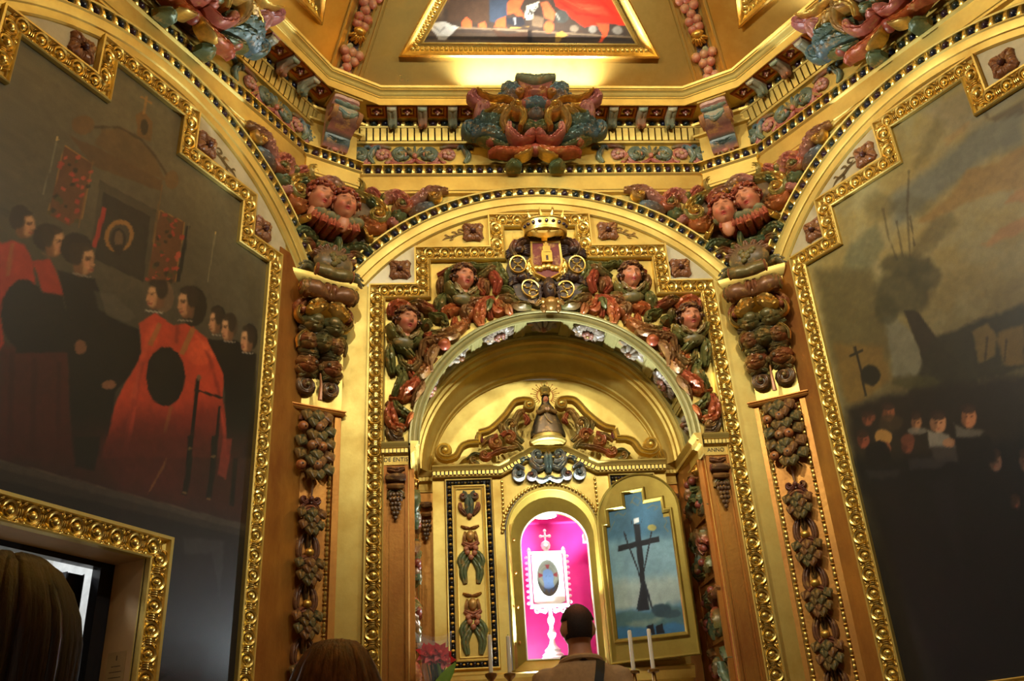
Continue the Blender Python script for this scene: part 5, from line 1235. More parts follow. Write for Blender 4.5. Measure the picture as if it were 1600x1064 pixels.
for fr,u,z,lab in (('altar',-.915,4.445,'carved brown rosette on silvered ground, lower left of altar frame'),('altar',-.44,4.725,'carved brown rosette left of the crown beside altar frame'),('altar',.455,4.725,'carved brown rosette right of the crown beside altar frame'),('altar',.905,4.43,'carved brown rosette on silvered ground, lower right of altar frame'),
    ('left',.82,4.43,'carved rosette nearest the corner above the clergy painting'),('left',.33,4.70,'carved rosette on upper step above the clergy painting'),('left',-.50,4.70,'carved rosette at far upper left above clergy painting'),
    ('right',-.90,4.43,'carved rosette nearest the corner above the landscape painting'),('right',-.45,4.70,'carved rosette on upper step above the landscape painting'),('right',.42,4.70,'carved rosette at far upper right above landscape painting')):
    o=bpy.data.objects.new('rosette',SQR); COL.objects.link(o); o.matrix_world=FR[fr]@Matrix.Translation((u,-.004,z)); o['label']=lab; o['category']='rosette'; o['group']='carved rosettes beside the stepped frames'
# stencilled scrolls on the pale grounds (flat print on the ground)
def stencil(fr,u,z,f,col,sc=1.,name='painted_scroll',lab=''):
    mb=MB()
    def ribbon(p,w):
        p=cr(np.array(p)*sc,14); t=np.gradient(p,axis=0); t/=np.linalg.norm(t,axis=1)[:,None]; nn=np.stack([-t[:,1],t[:,0]],1); ww=w*sc*np.sin(PI*np.linspace(.12,.95,14))
        v=[(q[0]*f,-.0065,q[1]) for q in p+nn*ww[:,None]]+[(q[0]*f,-.0065,q[1]) for q in p-nn*ww[:,None]]
        mb.add(v,[(i,i+1,i+15,i+14) for i in range(13)],L4(col))
    ribbon([(0,.03),(.03,.045),(.05,.03),(.03,.012),(.012,.022)],.008); ribbon([(.0,.0),(.05,-.005),(.1,-.03),(.15,-.04),(.19,-.07)],.012)
    ribbon([(.06,-.01),(.08,.015),(.11,.012)],.009); ribbon([(.1,-.03),(.1,-.055),(.13,-.07)],.009); ribbon([(.13,-.035),(.155,-.015),(.17,-.02)],.007)
    single(name,mb,'poly',fr,lab,'painted ornament',loc=(u,0,z),smooth=False)
stencil('left',.40,4.70,1,(92,72,40),1,lab='dark stencilled scroll right of rosette above clergy painting')
stencil('left',-.34,4.71,1,(92,72,40),.7,lab='dark stencilled scroll at upper left above clergy painting')
stencil('right',-.52,4.70,-1,(92,72,40),1,lab='dark stencilled scroll left of rosette above landscape painting')
stencil('altar',-.50,4.72,-1,(150,112,48),.75,lab='faint incised scroll left of the crown rosette')
stencil('altar',.515,4.72,1,(150,112,48),.75,lab='faint incised scroll right of the crown rosette')
# ================================================================== CORNER PILASTERS
def scale_leaf(c0,c1):
    mb=MB(); v=[];k=[]
    for i in range(7):
        s=i/6; w=.040*(min(s/.42,(1-s)/.58)**.75 if 0<s<1 else .04)
        for j in range(7):
            a=j/3-1; e=.010+.020*(math.sin(PI*(.1+.7*s)))*(1-.5*a*a)*(1-.45*math.exp(-(a/.2)**2))+.012*s*s; v.append((a*w,-e if abs(a)<1 else -e+.008,.036-.082*s)); k.append(np.array(c0)*(1-s)+np.array(c1)*s)
    mb.add(v,gridfaces(7,7),k); v2=[(x,y+.008,z) for x,y,z in v]; mb.add(v2,[q[::-1] for q in gridfaces(7,7)],k); me=mb.mesh('scale_leaf'); me.materials.append(M['poly']); return me
SCL=[scale_leaf(L4((86,72,40)),L4((124,96,52))),scale_leaf(L4((78,76,50)),L4((110,98,58))),scale_leaf(L4((110,72,44)),L4((140,96,56)))]
def fruit_mesh(c0,c1):
    mb=MB(); ell(mb,(0,0,0),(.03,.028,.029),L4(c0),8,10,L4(c1)); ell(mb,(0,-.027,-.004),(.006,.005,.006),L4((50,30,20)),4,6); me=mb.mesh('carved_fruit'); me.materials.append(M['poly']); return me
FRT=[fruit_mesh((186,116,60),(150,72,40)),fruit_mesh((168,112,62),(132,80,48))]
BEAD=MB(); ell(BEAD,(0,0,0),(.011,.011,.017),(1,1,1,1),6,7); BEADM=BEAD.mesh('bead'); BEADM.materials.append(M['carved'])
BEADS=MB(); ell(BEADS,(0,0,0),(.013,.010,.007),(1,1,1,1),4,6); BEADSM=BEADS.mesh('bead'); BEADSM.materials.append(M['carved'])
PD0=.10   # pilaster face distance from the corner
def lobe(q,u,z,e,w,h,c0,c1):
    """fat curled leaf lobe seen end-on: bulging strand with a second rolled lip"""
    strand(q,[(u-w,z+h*.55),(u-w*.35,z+h*.15),(u+w*.35,z+h*.15),(u+w,z+h*.55)],h*.75,.05,e,c0,c1,bulge=.035,base=.08,groove=.2,lob=.1)
    strand(q,[(u-w*.8,z-h*.25),(u,z-h*.75),(u+w*.8,z-h*.25)],h*.55,.055,e+.012,c1,c0,bulge=.03,base=.08,groove=.5)
def corbel(t,pu,m):
    """polychrome acanthus corbel in tiers, z 4.3 .. 3.46, centred on pu"""
    dk=L4((92,72,44),.2); gr=L4((100,96,56),.25); br=L4((138,90,52),.25); rd=L4((156,84,52),.2); ol=L4((124,106,58),.3)
    e0=PD0
    # tier 1: small ionic roll over the capital
    q=MB(); tube(q,[(pu-.11,-.30,4.262),(pu-.05,-.315,4.25),(pu,-.31,4.245),(pu+.05,-.315,4.25),(pu+.11,-.30,4.262)],[.034,.042,.036,.042,.034],ol,10,12); 
    for s in (-1,1): ell(q,(pu+s*.112,-.30,4.262),(.012,.040,.040),rd,8,12); ell(q,(pu+s*.121,-.302,4.262),(.006,.014,.014),GOLD,6,8)
    strand(q,[(pu-.1,4.30),(pu,4.275),(pu+.1,4.30)],.03,.03,.29,gr,br,lob=.15)
    t.part('corbel_roll',q,'poly')
    # tier 2: broad volute roll
    q=MB(); tube(q,[(pu-.165,-.225,4.165),(pu-.09,-.25,4.155),(pu-.02,-.235,4.14),(pu+.02,-.235,4.14),(pu+.09,-.25,4.155),(pu+.165,-.225,4.165)],[.046,.056,.034,.034,.056,.046],br,10,16)
    for s in (-1,1):
        ell(q,(pu+s*.168,-.225,4.165),(.014,.052,.052),ol,8,12); ell(q,(pu+s*.179,-.225,4.165),(.008,.03,.03),rd,8,10); ell(q,(pu+s*.188,-.225,4.165),(.006,.013,.013),GOLD,6,8)
    for x in (-.13,-.075,-.02,.02,.075,.13): strand(q,[(pu+x,4.215),(pu+x*1.03,4.165),(pu+x*1.06,4.11)],.022,.028,.245,ol if abs(x)>.1 else rd,br,bulge=.02,base=.2)
    t.part('corbel_roll',q,'poly')
    # gilded drooping leaves
    for s in (-1,1):
        q=MB(); strand(q,[(pu+s*.012,4.085),(pu+s*.055,4.075),(pu+s*.095,4.035),(pu+s*.125,4.05)],.048,.06,.205,L4((188,140,66),.6),GOLD,curl=.02,groove=.3); t.part('drooping_leaf',q,'poly')
        q=MB(); strand(q,[(pu+s*.05,4.12),(pu+s*.12,4.11),(pu+s*.165,4.06),(pu+s*.15,4.02)],.032,.045,.15,br,rd); t.part('side_leaf',q,'poly')
    # tier 3
    for s in (-1,1):
        q=MB(); lobe(q,pu+s*.066,3.975,.15,.066,.056,gr,ol); ell(q,(pu+s*.055,-.205,3.985),(.042,.034,.034),gr,8,10,ol); t.part('corbel_lobe',q,'poly')
        q=MB(); strand(q,[(pu+s*.10,3.955),(pu+s*.145,3.965),(pu+s*.172,4.0),(pu+s*.165,4.045),(pu+s*.14,4.045),(pu+s*.145,4.025)],.014,.05,.16,ol,GOLD,edge=True); ell(q,(pu+s*.142,-.2,4.028),(.022,.024,.022),rd,6,8); t.part('corbel_curl',q,'poly')
    q=MB(); strand(q,[(pu-.15,3.93),(pu-.07,3.905),(pu,3.92),(pu+.07,3.905),(pu+.15,3.93)],.028,.045,.15,dk,gr,lob=.12); t.part('corbel_swag',q,'poly')
    # tier 4
    for i,(du,c) in enumerate(((-.085,rd),(0,gr),(.085,rd))):
        q=MB(); lobe(q,pu+du,3.852,.14+.015*(du==0),.056,.05,c,ol); ell(q,(pu+du,-.185,3.86),(.036,.03,.03),c,8,10,ol); t.part('corbel_lobe',q,'poly')
    for s in (-1,1):
        q=MB(); strand(q,[(pu+s*.145,3.80),(pu+s*.15,3.86),(pu+s*.115,3.905),(pu+s*.085,3.892),(pu+s*.095,3.875)],.013,.04,.15,ol,GOLD,edge=True); t.part('corbel_curl',q,'poly')
        q=MB(); lobe(q,pu+s*.064,3.785,.11,.07,.042,gr,dk); t.part('corbel_lobe',q,'poly')
    # tier 5
    for s in (-1,1):
        q=MB(); lobe(q,pu+s*.076,3.715,.12,.062,.05,L4((150,106,56),.3),rd); ell(q,(pu+s*.075,-.155,3.722),(.036,.034,.032),L4((150,106,56),.3),8,10); ell(q,(pu+s*.04,-.185,3.712),(.014,.012,.015),dk,6,8); t.part('corbel_lobe',q,'poly')
        q=MB(); strand(q,[(pu+s*.01,3.70),(pu+s*.04,3.665),(pu+s*.09,3.655),(pu+s*.13,3.675),(pu+s*.125,3.70)],.022,.04,.125,ol,L4((150,106,56),.4),edge=False); t.part('corbel_curl',q,'poly')
        # tier 6 spiral rosettes
        q=MB(); volute(q,pu+s*.07,3.585,.058,R_(90-s*20),-s*1.6,.016,.03,.115,L4((104,80,54)),br,eye=False,curl=.012); ell(q,(pu+s*.07,-.11,3.585),(.062,.02,.062),dk,6,14); ell(q,(pu+s*.07,-.15,3.585),(.014,.012,.014),ol,5,8); t.part('spiral_rosette',q,'poly')
        q=MB(); strand(q,[(pu+s*.02,3.64),(pu+s*.07,3.655),(pu+s*.125,3.63)],.018,.03,.13,gr,ol); t.part('corbel_leaf',q,'poly')
    q=MB(); tube(q,[(pu,-.15,3.66),(pu,-.17,3.58),(pu,-.16,3.49)],[.005,.009,.014],L4((176,116,72),.3),6); strand(q,[(pu,3.72),(pu,3.68)],.02,.03,.15,br,ol); t.part('corbel_stem',q,'poly')
def pilaster(fr,pu,label,m):
    t=Thing('corner_pilaster',fr,(pu,0,0),label,'pilaster','corner pilasters beside the altar')
    t.root['label']=label
    hw=.160; zt=3.45
    # shaft: two edge boards and a recessed field
    q=MB()
    for s in (-1,1):
        a,b=sorted((pu+s*.122,pu+s*hw)); box(q,a,b,-PD0,.06,0,zt)
    box(q,pu-.122,pu+.122,-PD0+.025,.06,0,zt); t.part('shaft',q,'old',smooth=False)
    q=MB(); box(q,pu-.165,pu+.165,-PD0+.012,.06,zt,4.30); t.part('corbel_back',q,'gold',smooth=False)
    # capital mouldings and ledge
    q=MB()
    U=[(pu-.155,.05),(pu-.155,-PD0),(pu+.155,-PD0),(pu+.155,.05)]
    def collar(prof):
        v=[]
        for i,(x,y) in enumerate(U):
            for o,z in prof: v.append((x+(-o if i<2 else o),y+(0 if i in (0,3) else -o),z))
        q.add(v,gridfaces(4,len(prof)))
    collar([(0,3.435),(.018,3.436),(.024,3.445),(.018,3.455),(.026,3.460),(.026,3.466),(0,3.468)]); t.part('ledge',q,'old')
    q=MB(); collar([(0,4.20),(.02,4.205),(.026,4.25),(.034,4.255),(.04,4.262),(.055,4.29),(.06,4.31),(.06,4.32),(0,4.322)]); t.part('capital',q,'gold')
    corbel(t,pu,m)
    # bead strips
    for s in (-1,1):
        z=3.41
        for i in range(62):
            t.part('bead',(BEADM if i%3 else BEADSM),None,(pu+s*.108,-PD0+.018,z)); z-=.027 if i%3!=2 else .026
    # fruit and leaf bunch
    rr=random.Random(5+m); zz=3.40; row=0
    while zz>3.04:
        wd=min(.088,.035+.5*(3.43-zz),.02+.6*(zz-2.985)) if zz<3.14 else min(.088,.045+.9*(3.42-zz)); n=2 if row%2 else 3
        for c in range(n):
            x=(c-(n-1)/2)/max(1,(n-1)/2)*wd*(.95 if n==3 else .55)
            bz=-PD0-.012-.035*(1-(x/.1)**2)
            if row in (2,5,8) and c<2: t.part('carved_fruit',FRT[(row+c)%2],None,(pu+x+rr.uniform(-.008,.008),bz-.012,zz+.004),(rr.uniform(-.3,.3),0,rr.uniform(-.5,.5)))
            else: t.part('scale_leaf',SCL[(row+c)%3],None,(pu+x,bz+.012,zz),(R_(-16),R_(-24*x/.088),0),(1.12,1.1,1.1))
        zz-=.038; row+=1
    q=MB()
    for s in (-1,1): strand(q,[(pu,3.43),(pu+s*.03,3.405),(pu+s*.075,3.40),(pu+s*.09,3.37)],.02,.03,PD0+.01,L4((150,92,66)),L4((138,86,60)))
    t.part('bunch_calyx',q,'poly'); q=MB(); tube(q,[(pu,-PD0-.01,3.03),(pu,-PD0+.0,2.94),(pu,-PD0,2.90)],[.01,.006,.006],L4((120,80,50)),6); t.part('bunch_stem',q,'poly')
    q=MB(); bw=L4((112,62,46))
    for s in (-1,1):
        volute(q,pu+s*.035,2.925,.026,R_(180 if s>0 else 0),s*1.0,.014,.02,PD0-.015,bw,L4((130,76,54)),eye=False,curl=.0); strand(q,[(pu,2.925),(pu+s*.03,2.90),(pu+s*.055,2.875)],.012,.015,PD0-.018,bw)
    ell(q,(pu,-PD0-.005,2.925),(.014,.014,.016),bw,6,8); t.part('bow',q,'poly')
    # hanging husks below the bow
    zz=2.84; k=0
    for seg in range(4):
        q=MB(); strand(q,[(pu-.05,zz+.01),(pu,zz+.035),(pu+.05,zz+.01)],.022,.035,PD0-.02,L4((150,88,62)),L4((130,78,54)),lob=.1); t.part('husk_cap',q,'poly')
        for row in range(4):
            n=2 if row%2 else 3; wd=.058-.006*row
            for c in range(n):
                x=(c-(n-1)/2)/max(1,(n-1)/2)*wd*(1 if n==3 else .55); t.part('scale_leaf',SCL[(row+c+seg)%3],None,(pu+x,-PD0+.0-.02*(1-(x/.08)**2),zz-.032*row),(R_(-14),R_(-22*x/.06),0),(.85,.95,.85))
        zz-=.135
        q=MB()
        for s in (-1,1): strand(q,[(pu+s*.02,zz+.03),(pu+s*.045,zz-.02),(pu+s*.05,zz-.075),(pu+s*.035,zz-.11)],.02,.022,PD0-.022,L4((112,70,46)),L4((128,84,52)))
        strand(q,[(pu,zz+.03),(pu,zz-.05)],.018,.03,PD0-.02,L4((120,84,50)),L4((96,76,46))); t.part('drapery',q,'poly')
        q=MB(); ell(q,(pu,-PD0-.008,zz-.075),(.026,.022,.024),GOLD,7,10); t.part('gilded_ball',q,'poly')
        zz-=.135
pilaster('cl',-.045,'left corner pilaster beside clergy painting, carved corbel and fruit drop',0)
pilaster('cr',-.005,'right corner pilaster beside landscape painting, carved corbel and fruit drop',1)
# brown-gold strips filling between pilaster and the side frames, one per side
for fr,s in (('left',1),('right',-1)):
    q=MB(); c=(-.09+1.075) if s>0 else (-.02-1.09)
    a,b=sorted((c,s*1.33)); box(q,a,b,-.012,.0,0,4.4); struct('trim_%d'%tn,q,'old',fr,smooth=False); tn+=1
for s in (-1,1):
    q=MB(); a,b=sorted((s*1.118,s*1.33)); box(q,a,b,-.01,.0,0,4.33); struct('trim_%d'%tn,q,'gold','altar',smooth=False); tn+=1
# ================================================================== CORNER RESSAUTS WITH SCROLL BRACKETS
ROLLG=L4((150,150,120)); ROLLP=L4((186,120,100))
for fr,pu,m in (('cl',-.03,0),('cr',-.005,1)):
    t=Thing('trim',fr,(pu,0,5.0),kind='structure'); t.root.name='trim_%d'%tn; tn+=1
    q=MB(); U=[(pu-.155,.05),(pu-.155,-.15),(pu+.155,-.15),(pu+.155,.05)]
    prof=[(0,5.02),(.026,5.03),(.026,5.045),(.032,5.05),(.032,5.15),(.038,5.155),(.046,5.162),(.046,5.168),(.01,5.17),(.01,5.235),(.05,5.236),(.05,5.244),(.012,5.25),(.012,5.46),(.04,5.465),(.046,5.475),(.02,5.478),(.02,5.55),(.05,5.555),(.055,5.57),(.03,5.575),(.03,5.64)]
    v=[]
    for i,(x,y) in enumerate(U):
        for o,z in prof: v.append((x+(-o if i<2 else o),y+(0 if i in (0,3) else -o),z))
    q.add(v,gridfaces(4,len(prof))); q.add([(pu-.155,.05,5.02),(pu-.155,-.15,5.02),(pu+.155,-.15,5.02),(pu+.155,.05,5.02)],[(0,1,2,3)])
    t.part('ressaut_block',q,'gold',angle=30)
    for i in range(5):
        x=pu-.125+.0625*i; t.part('egg',EGG1[i%3],None,(x,-.162,5.203)); 
        if i<4: t.part('dart',CUP1,None,(x+.031,-.162,5.203))
    for s in (-1,1):
        for i in range(2): t.part('egg',EGG1[(i+1)%3],None,(pu+s*.167,-.11+.07*i,5.203),(0,0,s*PI/2))
    zc_=lambda v: np.stack([v[:,0],v[:,1]*1.0-.075*np.clip((v[:,2]-5.3)/.2,0,1),5.24+(v[:,2]-5.24)*.755],1)
    b=Thing('scroll_bracket',fr,(pu,-.16,5.24),('painted scroll bracket at left corner of the entablature' if not m else 'painted scroll bracket at right corner of the entablature'),'bracket','scroll brackets at the cornice corners')
    # body: side profile in (e,z) swept across
    prof=[(.16,5.30),(.19,5.29),(.215,5.33),(.205,5.39),(.235,5.41),(.285,5.43),(.315,5.48),(.315,5.545),(.28,5.59),(.24,5.60),(.255,5.63),(.30,5.655),(.305,5.68),(.16,5.69)]
    q=MB(); v=[];k=[]
    for x,sc in ((-.088,.93),(-.07,1.0),(-.03,1.02),(0,.985),(.03,1.02),(.07,1.0),(.088,.93)):
        for i,(e,z) in enumerate(prof):
            v.append((pu+x,-(.16+(e-.16)*sc),z)); c=(ROLLP,ROLLP,L4((70,84,80)),L4((84,96,84)),ROLLP,L4((122,78,66)),L4((160,120,92)),ROLLG,L4((126,146,136)),ROLLG,L4((176,112,92)),L4((196,140,120)),L4((206,160,130)),ROLLP)[i]; k.append(c)
    q.add(v,gridfaces(7,14)+[tuple(range(14)),tuple(range(6*14+13,6*14-1,-1))],k); b.part('bracket_body',q.fn(zc_),'poly')
    for s in (-1,1):
        q=MB(); N=16
        tube(q,[(pu+s*.088+s*.0,-.262+0*i,5.51) for i in range(2)] if False else [(pu+s*.07,-.262,5.51),(pu+s*.104,-.262,5.51)],[.070,.062],L4((176,120,80),.3),16); ell(q,(pu+s*.104,-.262,5.51),(.012,.036,.036),L4((150,84,66)),7,12); ell(q,(pu+s*.108,-.262,5.51),(.008,.012,.012),GOLD,5,8); b.part('volute',q.fn(zc_),'poly')
        q=MB(); volute(q,pu+s*.04,5.265,.03,R_(90),s*1.1,.010,.02,.18,L4((150,140,90)),L4((190,120,100)),eye=False); b.part('foot_curl',q.fn(zc_),'poly')
    q=MB(); ell(q,(pu,-.195,5.28),(.026,.016,.02),L4((196,116,96)),6,9); b.part('foot_bud',q.fn(zc_),'poly')
    q=MB(); strand(q,[(pu-.085,5.615),(pu-.03,5.60),(pu+.03,5.60),(pu+.085,5.615)],.018,.03,.29,L4((120,140,130)),L4((140,150,120)),lob=.2); strand(q,[(pu-.07,5.52),(pu,5.475),(pu+.07,5.52)],.02,.02,.31,L4((110,132,128)),L4((130,140,110)),lob=.2); strand(q,[(pu-.08,5.37),(pu,5.345),(pu+.08,5.37)],.026,.035,.19,L4((66,80,76)),L4((80,92,80)),lob=.15); b.part('bracket_leaf',q.fn(zc_),'poly')
    q=MB(); box(q,pu-.10,pu+.10,-.315,-.15,5.682,5.70,GOLD); b.part('bracket_cap',q.fn(zc_),'gold',smooth=False)
# ================================================================== CHERUB HEADS
def head_mesh(skin,lips,brow,cheek,name='face',res=(34,40),old=False):
    mb=MB(); nu,nv=res; v=[];k=[]
    g=lambda d,s:math.exp(-(d/s)**2)
    for i in range(nu+1):
        t=PI*i/nu
        for j in range(nv):
            q=(j/nv)*2-1; p=PI*(.62*q+.38*q**3)      # denser at the front (p=0 -> -y)
            x=.078*math.sin(t)*math.sin(p); y=-.092*math.sin(t)*math.cos(p); z=.105*math.cos(t)
            fr=max(0,-y/.092)
            if z<-.01: x*=1-.30*min(1,(-.01-z)/.1)**1.2; y=y*(1-.10*min(1,(-.01-z)/.1)) - .012*fr*min(1,(-.01-z)/.08)
            if y>0: y*=1.08
            if fr>.2:
                ax=abs(x)
                y-= .034*g(x,.013)*g(z+.020,.017)+.016*g(x,.010)*g(z-.008,.022)
                y-= .008*g(ax-.013,.008)*g(z+.026,.009)
                y+= .016*g(ax-.031,.017)*g(z-.010,.013)
                y-= .007*g(ax-.031,.012)*g(z-.008,.008)
                y-= .009*g(ax-.03,.022)*g(z-.031,.009)
                y-= .012*g(ax-.042,.022)*g(z+.030,.024)
                y-= .011*g(x,.019)*g(z+.049,.006)+.011*g(x,.015)*g(z+.061,.007)-.006*g(x,.024)*g(z+.0548,.0035)
                y-= .014*g(x,.020)*g(z+.083,.014)
            v.append((x,y,z))
            c=np.array(skin)
            if fr>.15:
                ax=abs(x); c=c+(np.array(cheek)-c)*.8*g(ax-.042,.022)*g(z+.032,.022)
                c=c+(np.array(lips)-c)*min(1,1.3*g(x,.022)*(g(z+.049,.006)+g(z+.060,.007)))
                c=c+(np.array(brow)-c)*.75*g(ax-.031,.019)*g(z-.030+.25*abs(ax-.03),.0045)
                c=c+(np.array(brow)*.45-c*.45)*2*min(.5,.62*g(ax-.031,.013)*g(z-.008,.0065))
                c=c+(np.array(brow)-c)*.7*g(ax-.009,.005)*g(z+.032,.004)
            k.append(c)
    mb.add(v,gridfaces(nu+1,nv,False,True),k)
    for s in (-1,1): ell(mb,(s*.077,.012,-.006),(.011,.018,.028),skin,6,8)
    ell(mb,(0,.012,-.12),(.045,.045,.07),skin,6,12)
    return mb
def curly_hair(col,col2,seed,r=1.,long=False):
    mb=MB(); rr=random.Random(seed)
    ell(mb,(0,.014,.018),(.084,.092,.098),col,8,14)
    for i in range(15):
        for j in range(4 if long else 3):
            p=-2.6+5.2*i/14; t=R_(38+24*j)+rr.uniform(-.08,.08)
            if abs(p)<.95 and j>=2: continue
            if abs(p)<.6 and j>=1: t=R_(42+10*j)
            d=np.array([math.sin(t)*math.sin(p)*.088,-math.sin(t)*math.cos(p)*.098,math.cos(t)*.112])
            n_=d/np.linalg.norm(d); a=np.cross(n_,[0,0,1.]); a/=np.linalg.norm(a)+1e-9; b=np.cross(n_,a)
            R0=rr.uniform(.016,.023); ph=rr.uniform(0,6); sg=rr.choice([-1,1])
            pts=[d+ (a*math.cos(ph+sg*u)+b*math.sin(ph+sg*u))*R0*(1-.12*u)+n_*.004*u for u in np.linspace(0,5.2,9)]
            tube(mb,pts,[.008,.011,.012,.012,.011,.010,.009,.008,.005],col if rr.random()<.5 else col2,6)
    return mb
FACE=head_mesh(L4((214,140,98)),L4((176,64,52)),L4((84,44,30)),L4((208,98,70))).mesh('face'); FACE.materials.append(M['skin'])
HAIR=[]
for i,(a,b) in enumerate((((168,84,56),(146,66,44)),((150,88,50),(126,68,40)),((112,70,44),(92,56,36)))):
    me=curly_hair(L4(a),L4(b),20+i).mesh('hair'); me.materials.append(M['poly']); HAIR.append(me)
def cherub(fr,loc,rot,sc,hair,label,wings=None):
    mat_=(FR[fr] if isinstance(fr,str) else fr)@Matrix.Translation(loc)
    t=Thing('cherub_head',mat_,(0,0,0),label,'carved cherub','carved cherub heads')
    t.root.rotation_euler=(t.root.rotation_euler.to_matrix()@Matrix.Rotation(rot[2],3,'Z')@Matrix.Rotation(rot[1],3,'Y')@Matrix.Rotation(rot[0],3,'X')).to_euler()
    t.root.scale=(sc,sc,sc)
    f=t.part('face',FACE,None); sub(f,'hair',HAIR[hair],None)
    if wings is not None: wings(t)
    return t
# pairs of heads at the spandrels over both corners (bisector frame)
cherub('cl',(-.135,-.245,4.815),(R_(12),R_(10),R_(12)),.95,0,'curly cherub head over left pilaster, outer one of the pair, tilted')
cherub('cl',(.015,-.275,4.785),(R_(6),0,R_(-6)),.95,0,'curly cherub head over left pilaster, inner one facing out')
cherub('cr',(-.082,-.275,4.745),(R_(6),R_(-3),R_(4)),.95,0,'curly cherub head over right pilaster, inner one facing out')
cherub('cr',(.078,-.245,4.80),(R_(12),R_(-14),R_(-16)),.95,0,'curly cherub head over right pilaster, outer one of the pair, tilted')
# ------------------------------------------------------------------ spandrel foliage straddling each corner
def spandrel(m):
    fr='cl' if m==0 else 'cr'; sg=1 if m==0 else -1
    t=Thing('spandrel_carving',fr,(0,0,4.35),'painted acanthus scrolls and shell around the cherub pair at %s corner'%('left' if m==0 else 'right'),'carving','spandrel carvings over the pilasters')
    inv=FR[fr].inverted()
    def place(mb,wall,mirror):
        if mirror: mb.mirror()
        mt=np.array(inv@FR[wall]); mb.V=[v@mt[:3,:3].T+mt[:3,3] for v in mb.V]; return mb
    # the drawing is made for the altar side of the left corner (u from -1.25 inwards)
    for wall,mir in ((('altar',m==1),('left' if m==0 else 'right',m==0))):
        for i,(P,w_,c,fl) in enumerate(SPAN):
            q=MB(); a,b=pc(c); pts=[(x/1000,z/1000) for x,z in P]
            strand(q,pts,w_/1000*1.4,.06,.012+.008*(i%3),a,b,edge='e' in fl,bulge=.015,lob=.05 if i in (1,3) else 0)
            t.part('acanthus_leaf',place(q,wall,mir),'poly')
        for u,z,r,a0,tn_,e,(ca,cb) in ((-1.199,5.069,.058,200,1.3,.035,('g','y')),(-1.055,4.838,.062,20,-1.25,.04,('g','y')),(-.898,4.919,.058,60,-1.2,.035,('r','g')),(-.694,4.991,.046,120,-1.3,.03,('b','y'))):
            q=MB(); volute(q,u,z,r*1.12,R_(a0),tn_,.024,.055,e,PC[ca],PC[cb],edge=cb=='y',curl=.02); t.part('scroll',place(q,wall,mir),'poly')
        q=MB(); ell(q,(-1.075,-.03,4.80),(.075,.045,.06),L4((150,90,60)),8,12,L4((126,92,56))); ell(q,(-.915,-.03,4.895),(.06,.045,.055),L4((120,112,64)),8,12,L4((158,84,58))); t.part('carved_ball',place(q,wall,mir),'poly')
        q=MB(); strand(q,[(-1.26,4.70),(-1.20,4.715),(-1.14,4.695),(-1.11,4.63),(-1.085,4.645)],.013,.03,.10,GOLD,GOLD,base=.02); t.part('gilded_curl',place(q,wall,mir),'poly')
        q=MB(); strand(q,[(-1.30,4.60),(-1.22,4.60),(-1.14,4.60),(-1.09,4.555)],.032,.05,.03,PC['g'],PC['d']); strand(q,[(-1.28,4.53),(-1.2,4.545),(-1.15,4.53)],.03,.05,.02,PC['r'],PC['g']); t.part('acanthus_leaf',place(q,wall,mir),'poly')
        q=MB(); prism(q,[(-1.38,4.55),(-1.16,4.60),(-1.08,4.80),(-1.02,4.93),(-1.18,5.06),(-1.39,5.06)],.0,.03,L4((130,104,72))); t.part('backing',place(q,wall,mir),'poly')
    # centre pieces on the bisector: ruff under the heads, crest, shell with grapes
    q=MB(); 
    for i,u in enumerate((-.15,-.10,-.05,0,.05,.10)): strand(q,[(u*sg*.9+.0,4.745-.03*math.cos(u*9)),(u*sg*1.05,4.69-.035*math.cos(u*9)),(u*sg*1.15,4.645-.03*math.cos(u*9))],.030,.045,.23,L4((196,122,84)),L4((176,78,54)),curl=.03,base=.1)
    t.part('ruff',q,'poly')
    q=MB()
    for u in (-.13,-.065,0,.065,.12): ell(q,(u*sg,-.235,4.725-.03*math.cos(u*9)),(.05,.05,.035),L4((150,144,104)),6,9,L4((120,116,76)))
    t.part('collar',q,'poly')
    q=MB(); strand(q,[(-.13*sg,4.995),(-.05*sg,5.02),(.03*sg,4.985),(.06*sg,4.955)],.035,.05,.16,PC['p'],PC['g'],bulge=.02)
    volute(q,-.02*sg,4.945,.032,R_(90),sg*1.0,.01,.03,.2,GOLD,GOLD,eye=False); volute(q,.05*sg,4.935,.028,R_(90),-sg*1.0,.01,.03,.2,GOLD,GOLD,eye=False); t.part('crest',q,'poly')
    q=MB(); strand(q,[(-.20,4.93),(-.12,4.965),(0,4.955),(.12,4.93)],.035,.04,.16,PC['r'],PC['d'],bulge=.03); t.part('hood',q,'poly')
    q=MB(); ell(q,(0,-.17,4.41),(.13,.07,.095),L4((132,98,70)),10,16,L4((104,96,60)))
    for i in range(14):
        rr=random.Random(i); ell(q,(.0+rr.uniform(-.05,.05),-.235,4.40+rr.uniform(-.04,.04)),(.018,.016,.018),L4((120,106,56)),5,7)
    for i in range(7):
        a=R_(-75+25*i); strand(q,[(.03*math.sin(a),4.42+.02*math.cos(a)),(.10*math.sin(a),4.43+.07*math.cos(a)),(.145*math.sin(a),4.43+.10*math.cos(a))],.024,.03,.17,L4((120,104,66)),L4((146,96,68)),curl=.02,base=.1)
    t.part('shell_with_grapes',q,'poly')
    q=MB()
    for s in (-1,1): strand(q,[(s*.08,4.36),(s*.15,4.39),(s*.20,4.36),(s*.22,4.31)],.03,.035,.12,L4((118,112,70)),L4((104,92,60)),base=.02)
    t.part('capital_leaf',q,'poly')
